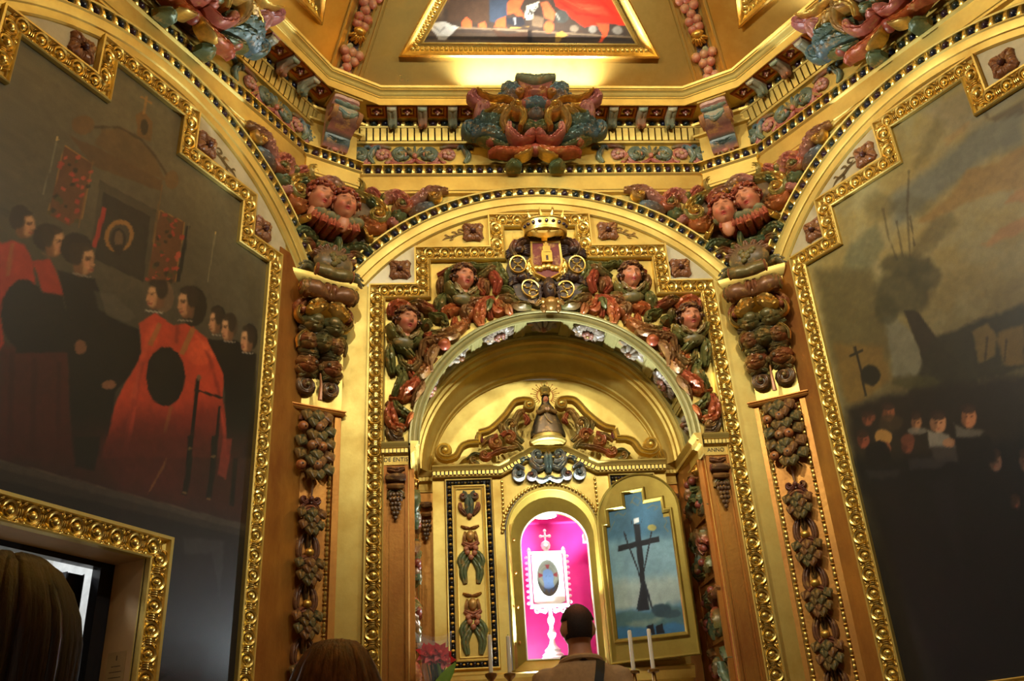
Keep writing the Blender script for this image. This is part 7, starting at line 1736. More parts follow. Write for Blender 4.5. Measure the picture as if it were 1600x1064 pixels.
# ================================================================== ALTARPIECE INSIDE THE NICHE
t=Thing('altarpiece','altar',(0,.43,1.85),'gilded altarpiece in the niche with broken pediment and carved panels','altarpiece')
YB=.425
HOLESH=EGG1[0].copy(); HOLESH.materials.clear(); HOLESH.materials.append(plain('hole_shade_black',(24,18,18),.25))  # black bosses stand in for the shaded holes along the channel
q=MB(); 
for a,b in ((-.735,-.303),(.275,.735)): box(q,a,b,YB,.539,1.85,3.19)
t.part('side_board',q,'gold',smooth=False)
for s in (-1,1):
    c=-.513 if s<0 else .513; x0,x1=c-.138,c+.138; z0,z1=2.07,3.175
    q=MB(); box(q,x0,x1,YB-.004,YB,z0,z1); t.part('bead_channel',q,'black',smooth=False)
    q=MB(); pth=[(x0,z0),(x0,z1),(x1,z1),(x1,z0)]; sweep(q,pth,[(0,-YB),(0,-YB+.018),(.006,-YB+.02),(.01,-YB+.014),(.012,-YB)],closed=True); i0=.034; pth=[(x0+i0,z0+i0),(x0+i0,z1-i0),(x1-i0,z1-i0),(x1-i0,z0+i0)]; sweep(q,pth,[(0,-YB),(0,-YB+.018),(-.006,-YB+.02),(-.02,-YB+.012),(-.02,-YB)],closed=True)
    box(q,x0+i0+.01,x1-i0-.01,YB-.012,YB,z0+i0+.01,z1-i0-.01); pth=[(x0+.062,z0+.06),(x0+.062,z1-.06),(x1-.062,z1-.06),(x1-.062,z0+.06)]; sweep(q,pth,[(0,-YB+.012),(0,-YB+.02),(.006,-YB+.022),(.01,-YB+.012)],closed=True); t.part('carved_panel_frame',q,'gold',angle=30)
    if True:
        n=22
        for i in range(n):
            z=z0+.02+(z1-z0-.04)*i/(n-1)
            for x in (x0+.019,x1-.019):
                t.part('hole_shade',HOLESH,None,(x,YB-.004,z),(0,0,0),(.62,.5,.58)); 
                if i<n-1: t.part('gilded_bead',BEADSM,None,(x,YB-.014,z+(z1-z0-.04)/(n-1)/2),(0,0,0),(1.05,1.2,1.3))
        for i in range(1,6):
            for z in (z0+.019,z1-.019): t.part('hole_shade',HOLESH,None,(x0+.019+(x1-x0-.038)*i/6,YB-.004,z),(0,0,0),(.62,.5,.58)); t.part('gilded_bead',BEADSM,None,(x0+.019+(x1-x0-.038)*(i-.5)/6,YB-.01,z),(0,0,0),(.8,1,.9))
    # carved drop: scrolls and leaf, mask with drapery, leaves with fruit, second mask
    e0=-YB+.014; gb=L4((96,108,88)); pk=L4((176,104,80))
    q=MB()
    for f in (-1,1): volute(q,c+f*.038,3.07,.026,R_(90),f*1.2,.014,.03,e0,gb,pk,eye=True); strand(q,[(c+f*.055,3.03),(c+f*.05,2.99),(c+f*.02,2.95)],.018,.03,e0,pk,L4((120,84,60)))
    strand(q,[(c,3.08),(c,3.02),(c,2.945)],.03,.035,e0,gb,gb); ell(q,(c,-e0-.01,2.945),(.018,.016,.02),L4((150,92,60)),6,8); t.part('scroll_leaf',q,'poly')
    for zc in (2.82,2.42):
        q=MB(); ell(q,(c,-e0-.012,zc+.0),(.026,.03,.036),L4((206,160,90),.5),8,12); 
        for f in (-1,1): strand(q,[(c,zc+.05),(c+f*.03,zc+.055),(c+f*.055,zc+.065)],.010,.02,e0,L4((160,100,60)),GOLDD); strand(q,[(c+f*.03,zc+.03),(c+f*.036,zc-.01),(c+f*.04,zc-.05)],.012,.025,e0,L4((196,150,80),.6),L4((170,110,70)))
        strand(q,[(c-.05,zc-.035),(c,zc-.06),(c+.05,zc-.035)],.02,.03,e0,L4((186,120,84)),L4((176,104,76))); t.part('mask_drapery',q,'poly')
        for k,(dx,dz) in enumerate(((-.02,-.10),(.022,-.105),(.0,-.13),(-.028,-.075 if zc<2.6 else -.08),(.03,-.075))):
            q=MB(); ell(q,(c+dx,-e0-.02,zc+dz),(.017,.016,.017),L4((190,120,88)),7,10); t.part('carved_fruit',q,'poly')
        for f in (-1,1):
            for a,b_,L_ in ((.03,-.10,.10),(.018,-.15,.13)):
                q=MB(); strand(q,[(c+f*a*.6,zc+b_+.02),(c+f*(a+.03),zc+b_-L_*.4),(c+f*(a+.02),zc+b_-L_)],.025,.025,e0,L4((96,104,60)),L4((110,120,80))); t.part('carved_leaf',q,'poly')
    q=MB()
    for f in (-1,1):
        for row,n in enumerate((2,3,2,1)):
            for k in range(n): ell(q,(c+f*.052+(k-(n-1)/2)*.012,-e0-.01,2.26-.017*row),(.008,.008,.0085),L4((120,60,50)),4,6)
    t.part('grape_bunch',q,'poly')
# cornice: level, rising over the arch, level
cpath=[(-.735,3.19),(-.304,3.19),(-.105,3.295),(.095,3.295),(.29,3.19),(.735,3.19)]
q=MB(); sweep(q,cpath,[(0,-YB),(0,-YB+.03),(.006,-YB+.034),(.012,-YB+.034),(.034,-YB+.034),(.038,-YB+.046),(.05,-YB+.05),(.062,-YB+.062),(.07,-YB+.064),(.072,-.53)]); t.part('cornice',q,'gold',angle=30)
q=MB(); sweep(q,cpath,[(.0125,-YB+.0345),(.0335,-YB+.0345)]); t.part('dentil_ground',q,'black',smooth=False)
for i in range(5):
    a=np.array(cpath[i]); b=np.array(cpath[i+1]); d=b-a; L=np.linalg.norm(d); d/=L; nn=np.array([-d[1],d[0]]); n=int(L/.024)
    if i==2: continue
    for k in range(n): p_=a+d*L*(k+.5)/n+nn*.023; t.part('dentil',DNM,None,(p_[0],YB-.034,p_[1]),(0,-math.atan2(d[1],d[0]),0))
# gilded field over the tabernacle arch with its carved border
CA,RA_=-.013,.292
N=24; aa=[PI*i/N for i in range(N+1)][::-1]; q=MB()
v=[(CA+RA_*math.cos(a),YB-.002,2.83+RA_*math.sin(a)) for a in aa]; top=[]
for a in aa:
    u=CA+RA_*math.cos(a); top.append((u,YB-.002,3.19+max(0,.105-max(0,abs(u+.005)-.1)*.53)))
q.add(v+top,[(i,i+1,i+N+2,i+N+1) for i in range(N)]); t.part('arch_field',q,'gold',smooth=False)
BD=MB(); ell(BD,(0,0,0),(.009,.010,.011),(1,1,1,1),5,6); BDM=BD.mesh('border_leaf'); BDM.materials.append(M['carved'])
for i in range(40):
    a=PI*(i+.5)/40; t.part('border_leaf',BDM,None,(CA+(RA_+.012)*math.cos(a),YB-.008,2.83+(RA_+.012)*math.sin(a)),(0,PI/2-a,0),(1.2,1,1.1))
for s in (-1,1):
    for i in range(12): t.part('border_leaf',BDM,None,(CA+s*(RA_+.0),YB-.008,2.86+.027*i),(0,0,0),(1,1,1.2))
# pediment: broken scrolls either side of the statue
for s in (-1,1):
    c0=.0
    q=MB(); pts=[(s*.645,3.315),(s*.60,3.305),(s*.545,3.345),(s*.525,3.39),(s*.44,3.395)]
    prof=[(-.03,-YB),(-.03,-YB+.03),(-.02,-YB+.05),(-.006,-YB+.042),(.0,-YB+.055),(.012,-YB+.07),(.026,-YB+.062),(.03,-YB+.04),(.03,-YB)]
    if s>0: pr=[(-o,e) for o,e in prof]
    else: pr=prof
    sc_=spiral(s*.655,3.362,.058,.014,R_(-70 if s<0 else 250),-1.25 if s<0 else 1.25,24)[::-1]
    path=np.vstack([sc_,cr([(s*.635,3.307),(s*.585,3.325),(s*.55,3.385),(s*.50,3.408)],8),[(s*.44,3.41)]])
    sweep(q,path,[(o*.62,e) for o,e in pr]); t.part('pediment_scroll',q,'gold',angle=30)
    q=MB(); path=np.vstack([[(s*.445,3.41),(s*.435,3.47)]]); sweep(q,path,[(o*.62,e) for o,e in pr]); path=np.vstack([cr([(s*.435,3.475),(s*.36,3.50),(s*.27,3.585),(s*.20,3.675),(s*.145,3.692)],18),spiral(s*.108,3.655,.034,.012,R_(90),.95*s,14)]); sweep(q,path,[(o*.62,e) for o,e in pr]); t.part('pediment_moulding',q,'gold',angle=30)
    ell_=MB(); ell(ell_,(s*.655,YB-.05,3.362),(.02,.02,.02),(1,1,1,1),6,8); ell(ell_,(s*.105,YB-.06,3.655),(.022,.022,.022),(1,1,1,1),6,8); t.part('scroll_eye',ell_,'carved')
    q=MB()
    for i in range(5):
        a=R_(90+s*(10+22*i)*-1*-1); strand(q,[(s*.455,3.425),(s*.455+.05*math.cos(a),3.425+.05*math.sin(a))],.012,.02,-YB+.02,L4((146,56,40)),L4((120,44,34)))
    t.part('palmette',q,'poly')
    # scrolling acanthus, red and green
    G_=L4((120,112,62),.15); R0=L4((168,80,48),.15); Y0=L4((190,140,70),.5); e=-YB+.01
    for (u,z,r,a0,tn_,c1,c2) in ((.225,3.525,.055,250,1.15,G_,Y0),(.325,3.41,.05,100,-1.2,R0,Y0),(.245,3.44,.05,20,1.1,R0,Y0),(.405,3.335,.035,160,1.1,R0,Y0),(.475,3.30,.026,200,1.0,G_,Y0)):
        q=MB(); volute(q,s*u,z,r,R_(a0 if s>0 else 180-a0),tn_*s,.02,.04,e,c1,c2,eye=True,curl=.015); t.part('acanthus_scroll',q,'poly')
    for P,c1,c2,w_ in (([(.155,3.41),(.21,3.47),(.20,3.56),(.165,3.62),(.13,3.615)],G_,Y0,.024),([(.17,3.38),(.25,3.37),(.33,3.35),(.42,3.30)],G_,R0,.02),([(.33,3.46),(.38,3.44),(.42,3.40)],G_,Y0,.018),([(.28,3.58),(.30,3.53),(.29,3.47)],Y0,G_,.016),([(.42,3.33),(.47,3.34),(.52,3.31)],G_,G_,.014),([(.14,3.60),(.12,3.56),(.135,3.53)],R0,R0,.02),([(.16,3.30+.05),(.2,3.40),(.25,3.42)],G_,Y0,.02)):
        q=MB(); strand(q,[(s*a,b) for a,b in P],w_,.035,e,c1,c2,lob=.1); t.part('acanthus_leaf',q,'poly')
    # blue-silver ornament above the tabernacle
    BL=L4((130,146,150),.35); SV=L4((190,190,186),.5); RD=L4((150,90,72)); e=-YB+.02
    for (u,z,r,a0,tn_,c1,c2) in ((.065,3.315,.045,230,1.2,SV,BL),(.185,3.19,.042,60,-1.25,SV,BL),(.115,3.185,.036,100,1.2,BL,RD)):
        q=MB(); volute(q,-.008+s*u,z,r,R_(a0 if s>0 else 180-a0),tn_*s,.016,.045,e,c1,c2,eye=True,curl=.02); t.part('silvered_scroll',q,'poly')
    for P,c1,c2,w_ in (([(.02,3.25),(.06,3.23),(.10,3.27),(.11,3.33)],SV,BL,.02),([(.0,3.17),(.05,3.15),(.09,3.17)],BL,SV,.018),([(.11,3.30),(.16,3.29),(.175,3.26)],BL,L4((96,110,96)),.018),([(.15,3.23),(.2,3.25),(.225,3.22)],SV,BL,.014)):
        q=MB(); strand(q,[(-.008+s*a,b) for a,b in P],w_,.04,e,c1,c2,lob=.1); t.part('silvered_leaf',q,'poly')
q=MB(); strand(q,[(-.008,3.36),(-.008,3.28),(-.008,3.20)],.03,.05,-YB+.02,BL,L4((120,140,132),.2)); strand(q,[(-.05,3.155),(-.008,3.17),(.035,3.155)],.016,.03,-YB+.02,SV,BL); t.part('silvered_leaf',q,'poly')
q=MB(); lathe(q,[(.0,3.365),(.10,3.367),(.105,3.375),(.115,3.38),(.12,3.395),(.10,3.40),(.095,3.405),(.095,3.425),(.0,3.426)],(1,1,1,1),24,(-.005,.37,0)); t.part('statue_pedestal',q,'gold')
q=MB(); extr(q,[(-YB,1.95),(-YB+.05,1.955),(-YB+.06,1.99),(-YB+.066,2.0),(-YB+.066,2.02),(-YB+.05,2.03),(-YB,2.032)],-.735,.735); t.part('base_ledge',q,'gold',angle=30)
# ------------------------------------------------------------------ statue of the Virgin
t=Thing('virgin_statue','altar',(0,.37,3.426),'small crowned statue in a dark cloak on the pedestal above tabernacle','statue')
q=MB(); dk=L4((30,30,26)); rings=[]
N=20; v=[];k=[]
for i,(z,rx,ry) in enumerate([(3.427,.112,.055),(3.45,.112,.056),(3.52,.088,.05),(3.58,.066,.044),(3.625,.05,.038),(3.645,.034,.03),(3.66,.026,.028),(3.69,.026,.03),(3.708,.018,.022)]):
    for j in range(N):
        a=2*PI*j/N; f=1+.05*math.sin(7*a)*(i<4); v.append((rx*f*math.cos(a),.37+ry*f*math.sin(a),z))
        front=math.sin(a)<-.80 and i<5; k.append(np.array(L4((112,84,44),.4)) if front else np.array(dk))
q.add(v,gridfaces(9,N,False,True)+[tuple(range(N))[::-1]],k); t.part('robe',q,'poly',angle=0)
f=FACE; o=t.part('face',FACE,None,(0,.352,3.675),scale=(.23,.23,.23))
q=MB()
for s in (-1,1):
    tube(q,[(s*.055,.36,3.60),(s*.05,.325,3.575),(s*.012,.305,3.59)],[.014,.013,.010],L4((150,112,60),.3),8,8); ell(q,(s*.008,.302,3.592),(.008,.008,.012),L4((220,170,130)),5,7)
tube(q,[(-.02,.305,3.56),(.0,.308,3.52),(.025,.31,3.50)],[.004,.004,.004],L4((200,170,110)),5,8); t.part('arms',q,'poly')
q=MB(); lathe(q,[(.0,3.705),(.03,3.705),(.034,3.715),(.03,3.722),(.04,3.745),(.034,3.76),(.012,3.77),(.004,3.785),(0,3.786)],(1,1,1,1),12,(0,.36,0)); t.part('crown',q,'carved')
q=MB()
for i in range(25):
    a=R_(-48+276*i/24); r0,r1=.05,.092 if i%2 else .078; c=(0,3.71)
    tube(q,[(r0*math.cos(a),.366,c[1]+r0*math.sin(a)),(r1*math.cos(a),.366,c[1]+r1*math.sin(a))],[.003,.0015],(1,1,1,1),5); 
    if i%2: ell(q,(r1*math.cos(a),.366,c[1]+r1*math.sin(a)),(.005,.004,.005),(1,1,1,1),4,6)
pts=[(.052*math.cos(R_(-48+276*i/30)),.366,3.71+.052*math.sin(R_(-48+276*i/30))) for i in range(31)]; tube(q,pts,.004,(1,1,1,1),6); t.part('halo',q,'old')
# ================================================================== TABERNACLE
M['crimson']=plain('crimson_lining',(186,46,122),.55,0,12,.08,.05)
M['greengold']=gold('tabernacle_gilding',(140,116,44),(172,148,66),.34,.5,.7,3,.1)
M['ivory']=plain('white_silver_reliquary',(244,242,238),.35,.1,20,.03)
t=Thing('tabernacle','altar',(0,.5,2.05),'arched gilded tabernacle lined in crimson, its painted door standing open','tabernacle')
def arch_pts(c,hw,z0,zc,n=20,rz=None):
    rz=rz or hw; return [(c-hw,z0)]+[(c+hw*math.cos(PI-PI*i/n),zc+rz*math.sin(PI-PI*i/n)) for i in range(n+1)]+[(c+hw,z0)]
P0=arch_pts(CA,.283,2.04,2.83,22,.285); P1=arch_pts(CA,.272,2.045,2.825,22,.272); P2=arch_pts(0.0,.206,2.105,2.765,22,.202); P3=arch_pts(0,.203,2.108,2.765,22,.199)
q=MB(); n=len(P0); rows=[(P0,.425),(P0,.405),(P1,.405),(P1,.425),([(a*.72+b*.28,c*.72+d*.28) for (a,c),(b,d) in zip(P1,P2)],.455),(P2,.47),(P3,.468),(P3,.49)]
v=[(u,y,z) for P,y in rows for u,z in P]; q.add(v,gridfaces(len(rows),n,False,False)); q.add([(P0[0][0],.425,2.04),(P0[-1][0],.425,2.04),(.203,.47,2.108),(-.203,.47,2.108)],[(0,1,2,3)]); t.part('arch_frame',q,'greengold',angle=30)
q=MB(); sweep(q,P3[::-1],[(0,-.474),(0,-.462),(-.006,-.46),(-.009,-.468)],(1,1,1,0),closed=True); t.part('glazing_bead',q,'ivory',angle=30)
q=MB()
q.add([(-.25,.49,2.10),(.25,.49,2.10),(.25,.82,2.10),(-.25,.82,2.10),(-.25,.49,2.99),(.25,.49,2.99),(.25,.82,2.99),(-.25,.82,2.99)],[(0,1,2,3),(3,2,6,7),(0,3,7,4),(1,5,6,2),(4,7,6,5)])
P4=[(u,z) for u,z in P3]; m_=len(P4)
outer=[]
for u,z in P4:
    a=math.atan2(z-2.765,u); outer.append((-.25 if u<0 else .25,2.10) if z<2.2 else (max(-.25,min(.25,u*3)),min(2.99,2.765+(z-2.765)*3)) )
q.add([(u,.49,z) for u,z in P4]+[(u,.49,z) for u,z in outer],[(i,i+1,i+1+m_,i+m_) for i in range(m_-1)]); t.part('lining',q,'crimson',smooth=False)
m,nt,b=mat('lamp_disc'); b.inputs['Emission Color'].default_value=(.9,.97,1,1); b.inputs['Emission Strength'].default_value=14; b.inputs['Base Color'].default_value=(1,1,1,1); M['lampdisc']=m
q=MB(); n=24; q.add([(-.028+.072*math.cos(2*PI*i/n),.61+.06*math.sin(2*PI*i/n),2.982) for i in range(n)],[tuple(range(n))]); d=t.part('ceiling_lamp',q,'lampdisc',smooth=False)
for z in (2.20,2.40,2.60,2.80):
    q=MB(); ell(q,(-.248,.446,z),(.008,.008,.008),(1,1,1,0),6,8); t.part('stud',q,'old')
q=MB(); box(q,.19,.215,.52,.56,2.79,2.84,(1,1,1,0)); t.part('lock',q,'ivory',smooth=False)
# door leaf, hinged on the right, opened towards the room
HX=.262; th=R_(30); 
DM=Matrix.Translation((HX,.405,0))@Matrix.Rotation(-th,4,'Z')
def dpart(name,q,m,parent=None,angle=30,smooth=True):
    for i,v in enumerate(q.V): q.V[i]=v@np.array(DM)[:3,:3].T+np.array(DM)[:3,3]
    if parent is None: return t.part(name,q,m,angle=angle,smooth=smooth)
    return sub(parent,name,q,m,angle=angle,smooth=smooth)
OUT=arch_pts(.268,.262,2.048,2.868,24,.262)
INN=[(.063,2.180),(.063,2.832),(.087,2.832),(.087,2.925),(.198,2.925),(.198,3.012),(.310,3.012),(.310,2.936),(.421,2.936),(.421,2.858),(.463,2.858),(.463,2.175)]
q=MB(); M2=len(INN)
prism(q,OUT,-.018,.008); dl=dpart('door',q,'greengold',smooth=False)
dl['label']='open arched door leaf painted with a dark cross'
q=MB(); sweep(q,INN,[(-.002,.008),(.0,.018),(.012,.03),(.018,.03),(.022,.024),(.022,.008)],closed=True); dpart('stepped_moulding',q,'greengold',dl)
q=MB(); sweep(q,OUT,[(-.012,.008),(-.012,.014),(-.004,.016),(0,.012),(0,.0)],closed=True); dpart('edge_moulding',q,'greengold',dl)
us=cells((.060,.466,.0055)); zs=cells((2.172,3.015,.0055))
def insD(u,z): return ((u>.061)&(u<.465)&(z<2.834))|((u>.085)&(u<.423)&(z<2.86))|((u>.085)&(u<.31)&(z<2.928))|((u>.31)&(u<.423)&(z<2.938))|((u>.196)&(u<.312)&(z<3.014))
cv=canvas(us,zs,insD,lambda u,z,f:np.full((len(u),3),1.)*np.array([88,118,132]),PK,33,y=-.0095)
cv.V=[v@np.array(DM)[:3,:3].T+np.array(DM)[:3,3] for v in cv.V]; sub(dl,'door_painting',cv,'canvas',angle=0)
# ------------------------------------------------------------------ reliquary monstrance
t=Thing('monstrance','altar',(-.045,.58,2.10),'white silver monstrance with holy face oval on a tall stem','monstrance')
cx,yy=-.042,.58; I4=(1,1,1,0)
q=MB(); lathe(q,[(0,2.102),(.075,2.104),(.078,2.118),(.06,2.13),(.064,2.14),(.045,2.155),(.048,2.168),(.03,2.185),(.018,2.205),(.014,2.23),(.022,2.245),(.026,2.262),(.014,2.285),(.012,2.31),(.02,2.33),(.022,2.345),(.012,2.365),(.011,2.40),(.018,2.42),(0,2.421)],I4,16,(cx,yy,0)); t.part('stem',q,'ivory')
x0,x1,z0,z1=cx-.103,cx+.103,2.43,2.735
q=MB(); N=32; ov=[(cx+.068*math.cos(2*PI*i/N),2.588+.112*math.sin(2*PI*i/N)) for i in range(N)]
def rectpt(i):
    a=2*PI*i/N; c_,s_=math.cos(a),math.sin(a); k_=min(.094/abs(c_) if abs(c_)>1e-6 else 9,.152/abs(s_) if abs(s_)>1e-6 else 9); return (cx+c_*k_,2.585+s_*k_)
rc=[rectpt(i) for i in range(N)]
rows=[(rc,yy+.02),(rc,yy-.02),(ov,yy-.02),(ov,yy-.004)]
q.add([(u,y,z) for P,y in rows for u,z in P],gridfaces(4,N,False,True)); q.add([(u,yy+.02,z) for u,z in rc],[tuple(range(N))])
sweep(q,[(x0,z0),(x0,z1),(x1,z1),(x1,z0)],[(.0,-yy-.015),(.0,-yy+.026),(.012,-yy+.03),(.016,-yy+.02),(.016,-yy-.015)],I4,closed=True); t.part('frame',q,'ivory',angle=30)
rel=MB(); ell(rel,(0,0,0),(.0125,.011,.012),I4,5,8); RELM=rel.mesh('frame_knop'); RELM.materials.append(M['ivory'])
for s in (-1,1):
    for i in range(9): t.part('frame_knop',RELM,None,(cx+s*.125,yy-.01,z0+.012+(z1-z0-.03)*i/8),(0,0,0),(1.1,1,.9)); 
    for i in range(8): t.part('frame_knop',RELM,None,(cx+s*.113,yy-.01,z0+.03+(z1-z0-.03)*i/8),(0,0,0),(.6,.8,.6))
    q=MB(); lathe(q,[(0,2.74),(.014,2.742),(.010,2.752),(.015,2.762),(.008,2.775),(0,2.782)],I4,10,(cx+s*.108,yy,0)); t.part('finial',q,'ivory')
    q=MB(); strand(q,[(cx+s*.09,2.425),(cx+s*.06,2.40),(cx+s*.02,2.395)],.010,.015,-yy,I4,I4); volute(q,cx+s*.075,2.40,.02,R_(90),-s*1.1,.006,.014,-yy,I4,I4,eye=False); volute(q,cx+s*.035,2.395,.016,R_(90),s*1.1,.006,.014,-yy,I4,I4,eye=False); t.part('bracket_scroll',q,'ivory')
q=MB(); lathe(q,[(0,2.748),(.03,2.75),(.012,2.758),(.026,2.772),(.031,2.79),(.026,2.808),(.012,2.818),(.006,2.822),(0,2.823)],I4,14,(cx,yy,0)); 
for (a,b) in (((-.028,2.848),(.028,2.848)),((0,2.818),(0,2.882))): tube(q,[(cx+a[0],yy,a[1]),(cx+b[0],yy,b[1])],[.006,.006],I4,6)
for a in ((-.028,2.848),(.028,2.848),(0,2.882)): ell(q,(cx+a[0],yy,a[1]),(.011,.008,.011),I4,5,8)
t.part('orb_and_cross',q,'ivory')
FE=[((150,146,124),1,10,[x for i in range(20) for x in (int(1000*cx+80*math.cos(i*.314)),int(2588+124*math.sin(i*.314)))]),
((176,168,136),.8,4,[x for i in range(20) for x in (int(1000*cx+54*math.cos(i*.314)),int(2606+58*math.sin(i*.314)))]),((150,146,124),1,4,[x for i in range(20) for x in (int(1000*cx+48*math.cos(i*.314)),int(2606+52*math.sin(i*.314)))]),
((160,40,44),1,2,[-56,2668,-28,2668,-40,2628]),((160,40,44),1,2,[-100,2622,-100,2590,-66,2604]),((160,40,44),1,2,[16,2622,16,2590,-18,2604]),
((120,150,196),1,4,[-74,2600,-68,2632,-42,2644,-16,2632,-8,2600,-12,2560,0,2520,-20,2500,-26,2524,-42,2494,-58,2524,-72,2500,-70,2550]),((86,110,156),.6,4,[-56,2600,-48,2606,-48,2596,-56,2594]),((86,110,156),.6,4,[-34,2600,-26,2600,-28,2594,-36,2596]),((86,110,156),.5,4,[-46,2560,-36,2560,-38,2554,-45,2554])]
us=np.linspace(cx-.072,cx+.072,46); zs=np.linspace(2.472,2.704,70)
cv=canvas(us,zs,lambda u,z:((u-cx)/.069)**2+((z-2.588)/.113)**2<1,lambda u,z,f:np.full((len(u),3),150.),FE,51,y=yy-.012,nz=.06,gain=.50); t.part('holy_face_oval',cv,'canvas',angle=0)
# ================================================================== ALTAR TABLE, STEPS, CANDLES, FLOWERS
M['linen']=plain('white_linen',(206,200,186),.8,0,60,.06,.1)
M['wax']=plain('candle_wax',(226,216,190),.45,0,20,.04,.02,**{'Subsurface Weight':.1})
M['brass']=plain('dull_brass',(150,112,56),.35,.85,20,.12)
t=Thing('altar_table','altar',(0,.1,.5),'altar table with white linen below the tabernacle','table')
q=MB(); box(q,-.80,.80,-.12,.42,.5,1.76); box(q,-.82,.82,-.14,.42,1.76,1.80); t.part('table_body',q,'old',smooth=False)
q=MB(); box(q,-.825,.825,-.146,.40,1.80,1.806,L4((255,255,255))); box(q,-.825,.825,-.150,-.146,1.62,1.806); t.part('altar_linen',q,'linen',smooth=False)
for i in range(3):
    q=MB(); box(q,-1.0-.0*i,1.0,-.95-.3*(2-i),-.0,.175*i,.175*(i+1)); struct('trim_%d'%tn,q,'marble','altar',smooth=False); tn+=1
for i,(u,zt,zb,lab) in enumerate(((-.448,2.165,1.98,'leftmost white candle left of the tabernacle opening'),(-.352,2.155,1.975,'white candle just left of the tabernacle opening'),(.29,2.155,1.957,'white candle before the open door, left one of the right pair'),(.393,2.158,1.96,'rightmost white candle in front of the painted door'))):
    t=Thing('candlestick','altar',(u,-.10,1.806),lab,'candle','altar candles')
    q=MB(); lathe(q,[(0,1.806),(.045,1.807),(.042,1.822),(.02,1.835),(.012,1.86),(.02,1.88),(.012,1.90),(.010,1.935),(.03,zb-.018),(.03,zb-.006),(.012,zb),(0,zb)],I4,14,(u,-.10,0)); t.part('holder',q,'brass')
    q=MB(); lathe(q,[(0,zb),(.0105,zb),(.0105,zt-.004),(.007,zt),(0,zt)],I4,12,(u,-.10,0)); t.part('candle',q,'wax')
    q=MB(); tube(q,[(u,-.10,zt-.002),(u+.001,-.10,zt+.008)],.0015,I4,5); t.part('wick',q,'black')
# bouquet in cellophane
M['petal']=plain('red_petals',(226,44,40),.5,0,30,.2)
M['stemgreen']=plain('lily_leaf',(120,150,46),.45,0,20,.15); M['darkgreen']=plain('bouquet_foliage',(44,66,36),.5,0,20,.25)
m,nt,b=mat('cellophane'); b.inputs['Base Color'].default_value=(.85,.9,.95,1); b.inputs['Roughness'].default_value=.12; b.inputs['Alpha'].default_value=.13; b.inputs['Specular IOR Level'].default_value=.9; M['cello']=m
bu,by,bz=-.725,-.10,1.806
t=Thing('bouquet','altar',(bu,by,bz),'bouquet of red flowers wrapped in clear cellophane on the altar','flowers')
rr=random.Random(2)
for i in range(9):
    a=rr.uniform(0,6.28); r=rr.uniform(0,.055); fx,fy,fzz=bu+r*math.cos(a),by+r*math.sin(a)*.7,bz+.255+rr.uniform(-.03,.035)
    q=MB(); tube(q,[(bu+rr.uniform(-.01,.01),by,bz+.03),(fx,fy,fzz)],[.003,.003],I4,5); t.part('stem',q,'darkgreen')
    q=MB()
    for j in range(6):
        b_=j*1.047+i; L_=.055
        p=[np.array([fx,fy,fzz]),np.array([fx+L_*.5*math.cos(b_),fy-.02-.01*math.sin(b_),fzz+L_*.5*math.sin(b_)+.012]),np.array([fx+L_*math.cos(b_),fy-.014,fzz+L_*math.sin(b_)+.012])]
        sd=np.array([-math.sin(b_),0,math.cos(b_)])*.015
        q.add([p[0],p[1]+sd,p[2],p[1]-sd,p[1]+np.array([0,0,-.006])],[(0,1,2,3)],I4)
    ell(q,(fx,fy-.018,fzz+.01),(.011,.010,.011),I4,5,7); t.part('flower',q,'petal')
for i in range(8):
    a=rr.uniform(0,6.28); q=MB(); tongue_=tongue(.16,.024,.008,I4,I4,.2); tongue_.fn(lambda v:np.stack([v[:,0],v[:,1],-v[:,2]],1)); o=t.part('leaf',tongue_,'darkgreen' if i%4 else 'stemgreen',(bu+.02*math.cos(a),by+.02*math.sin(a),bz+.07),(0,0,a),)
q=tongue(.24,.032,.01,I4,I4,.05); q.fn(lambda v:np.stack([v[:,0],v[:,1],-v[:,2]],1)); t.part('leaf',q,'stemgreen',(bu-.05,by-.07,bz+.03),(0,R_(38),0))
q=MB(); n=14; v=[]
for z,r in ((.0,.03),(.09,.045),(.2,.07),(.3,.085),(.37,.095)):
    for j in range(n): a=2*PI*j/n; f=1+.14*math.cos(3*a+z*9); v.append((bu+r*f*math.cos(a),by+r*f*.75*math.sin(a),bz+z+.02*math.cos(2*a)*(z>.25)))
q.add(v,gridfaces(5,n,False,True)); t.part('cellophane_wrap',q,'cello',angle=25)
# ================================================================== DOORWAY IN THE LEFT WALL
q=MB(); pth=[(-.62,0),(-.62,2.409),(.272,2.409),(.272,0)]
t=Thing('door','left',(-.17,0,0),kind='structure'); t.root.name='door_1'
sweep(q,pth,[(0,0),(0,.04),(.006,.044),(.012,.036),(.022,.03),(.07,.02),(.088,.028),(.096,.05),(.108,.054),(.112,.045),(.112,0)]); t.part('door_frame',q,'gold',angle=30)
bosses(t,pth,sp=.1,off=.05,e=.016,sc=.95)
q=MB(); D=.17
q.add([(.272,0,0),(.272,0,2.409),(.272,D,2.409),(.272,D,0),(-.62,0,0),(-.62,0,2.409),(-.62,D,2.409),(-.62,D,0)],[(0,1,2,3),(1,5,6,2),(4,7,6,5)]); t.part('door_jamb',q,'stone',smooth=False)
M['darkmetal']=plain('dark_door_metal',(38,36,38),.25,.4,20,.1); M['whitewall']=plain('white_corridor_paint',(214,214,212),.7)
q=MB(); box(q,.20,.272,D,D+.05,0,2.409); box(q,-.62,.20,D,D+.05,2.385,2.409); t.part('inner_door_frame',q,'darkmetal',smooth=False)
q=MB(); box(q,.105,.175,D+.08,D+.11,0,2.36); box(q,.172,.178,D+.07,D+.12,0,2.36); box(q,.09,.094,D+.07,D+.12,0,2.36); t.part('door_leaf_edge',q,'darkmetal',smooth=False)
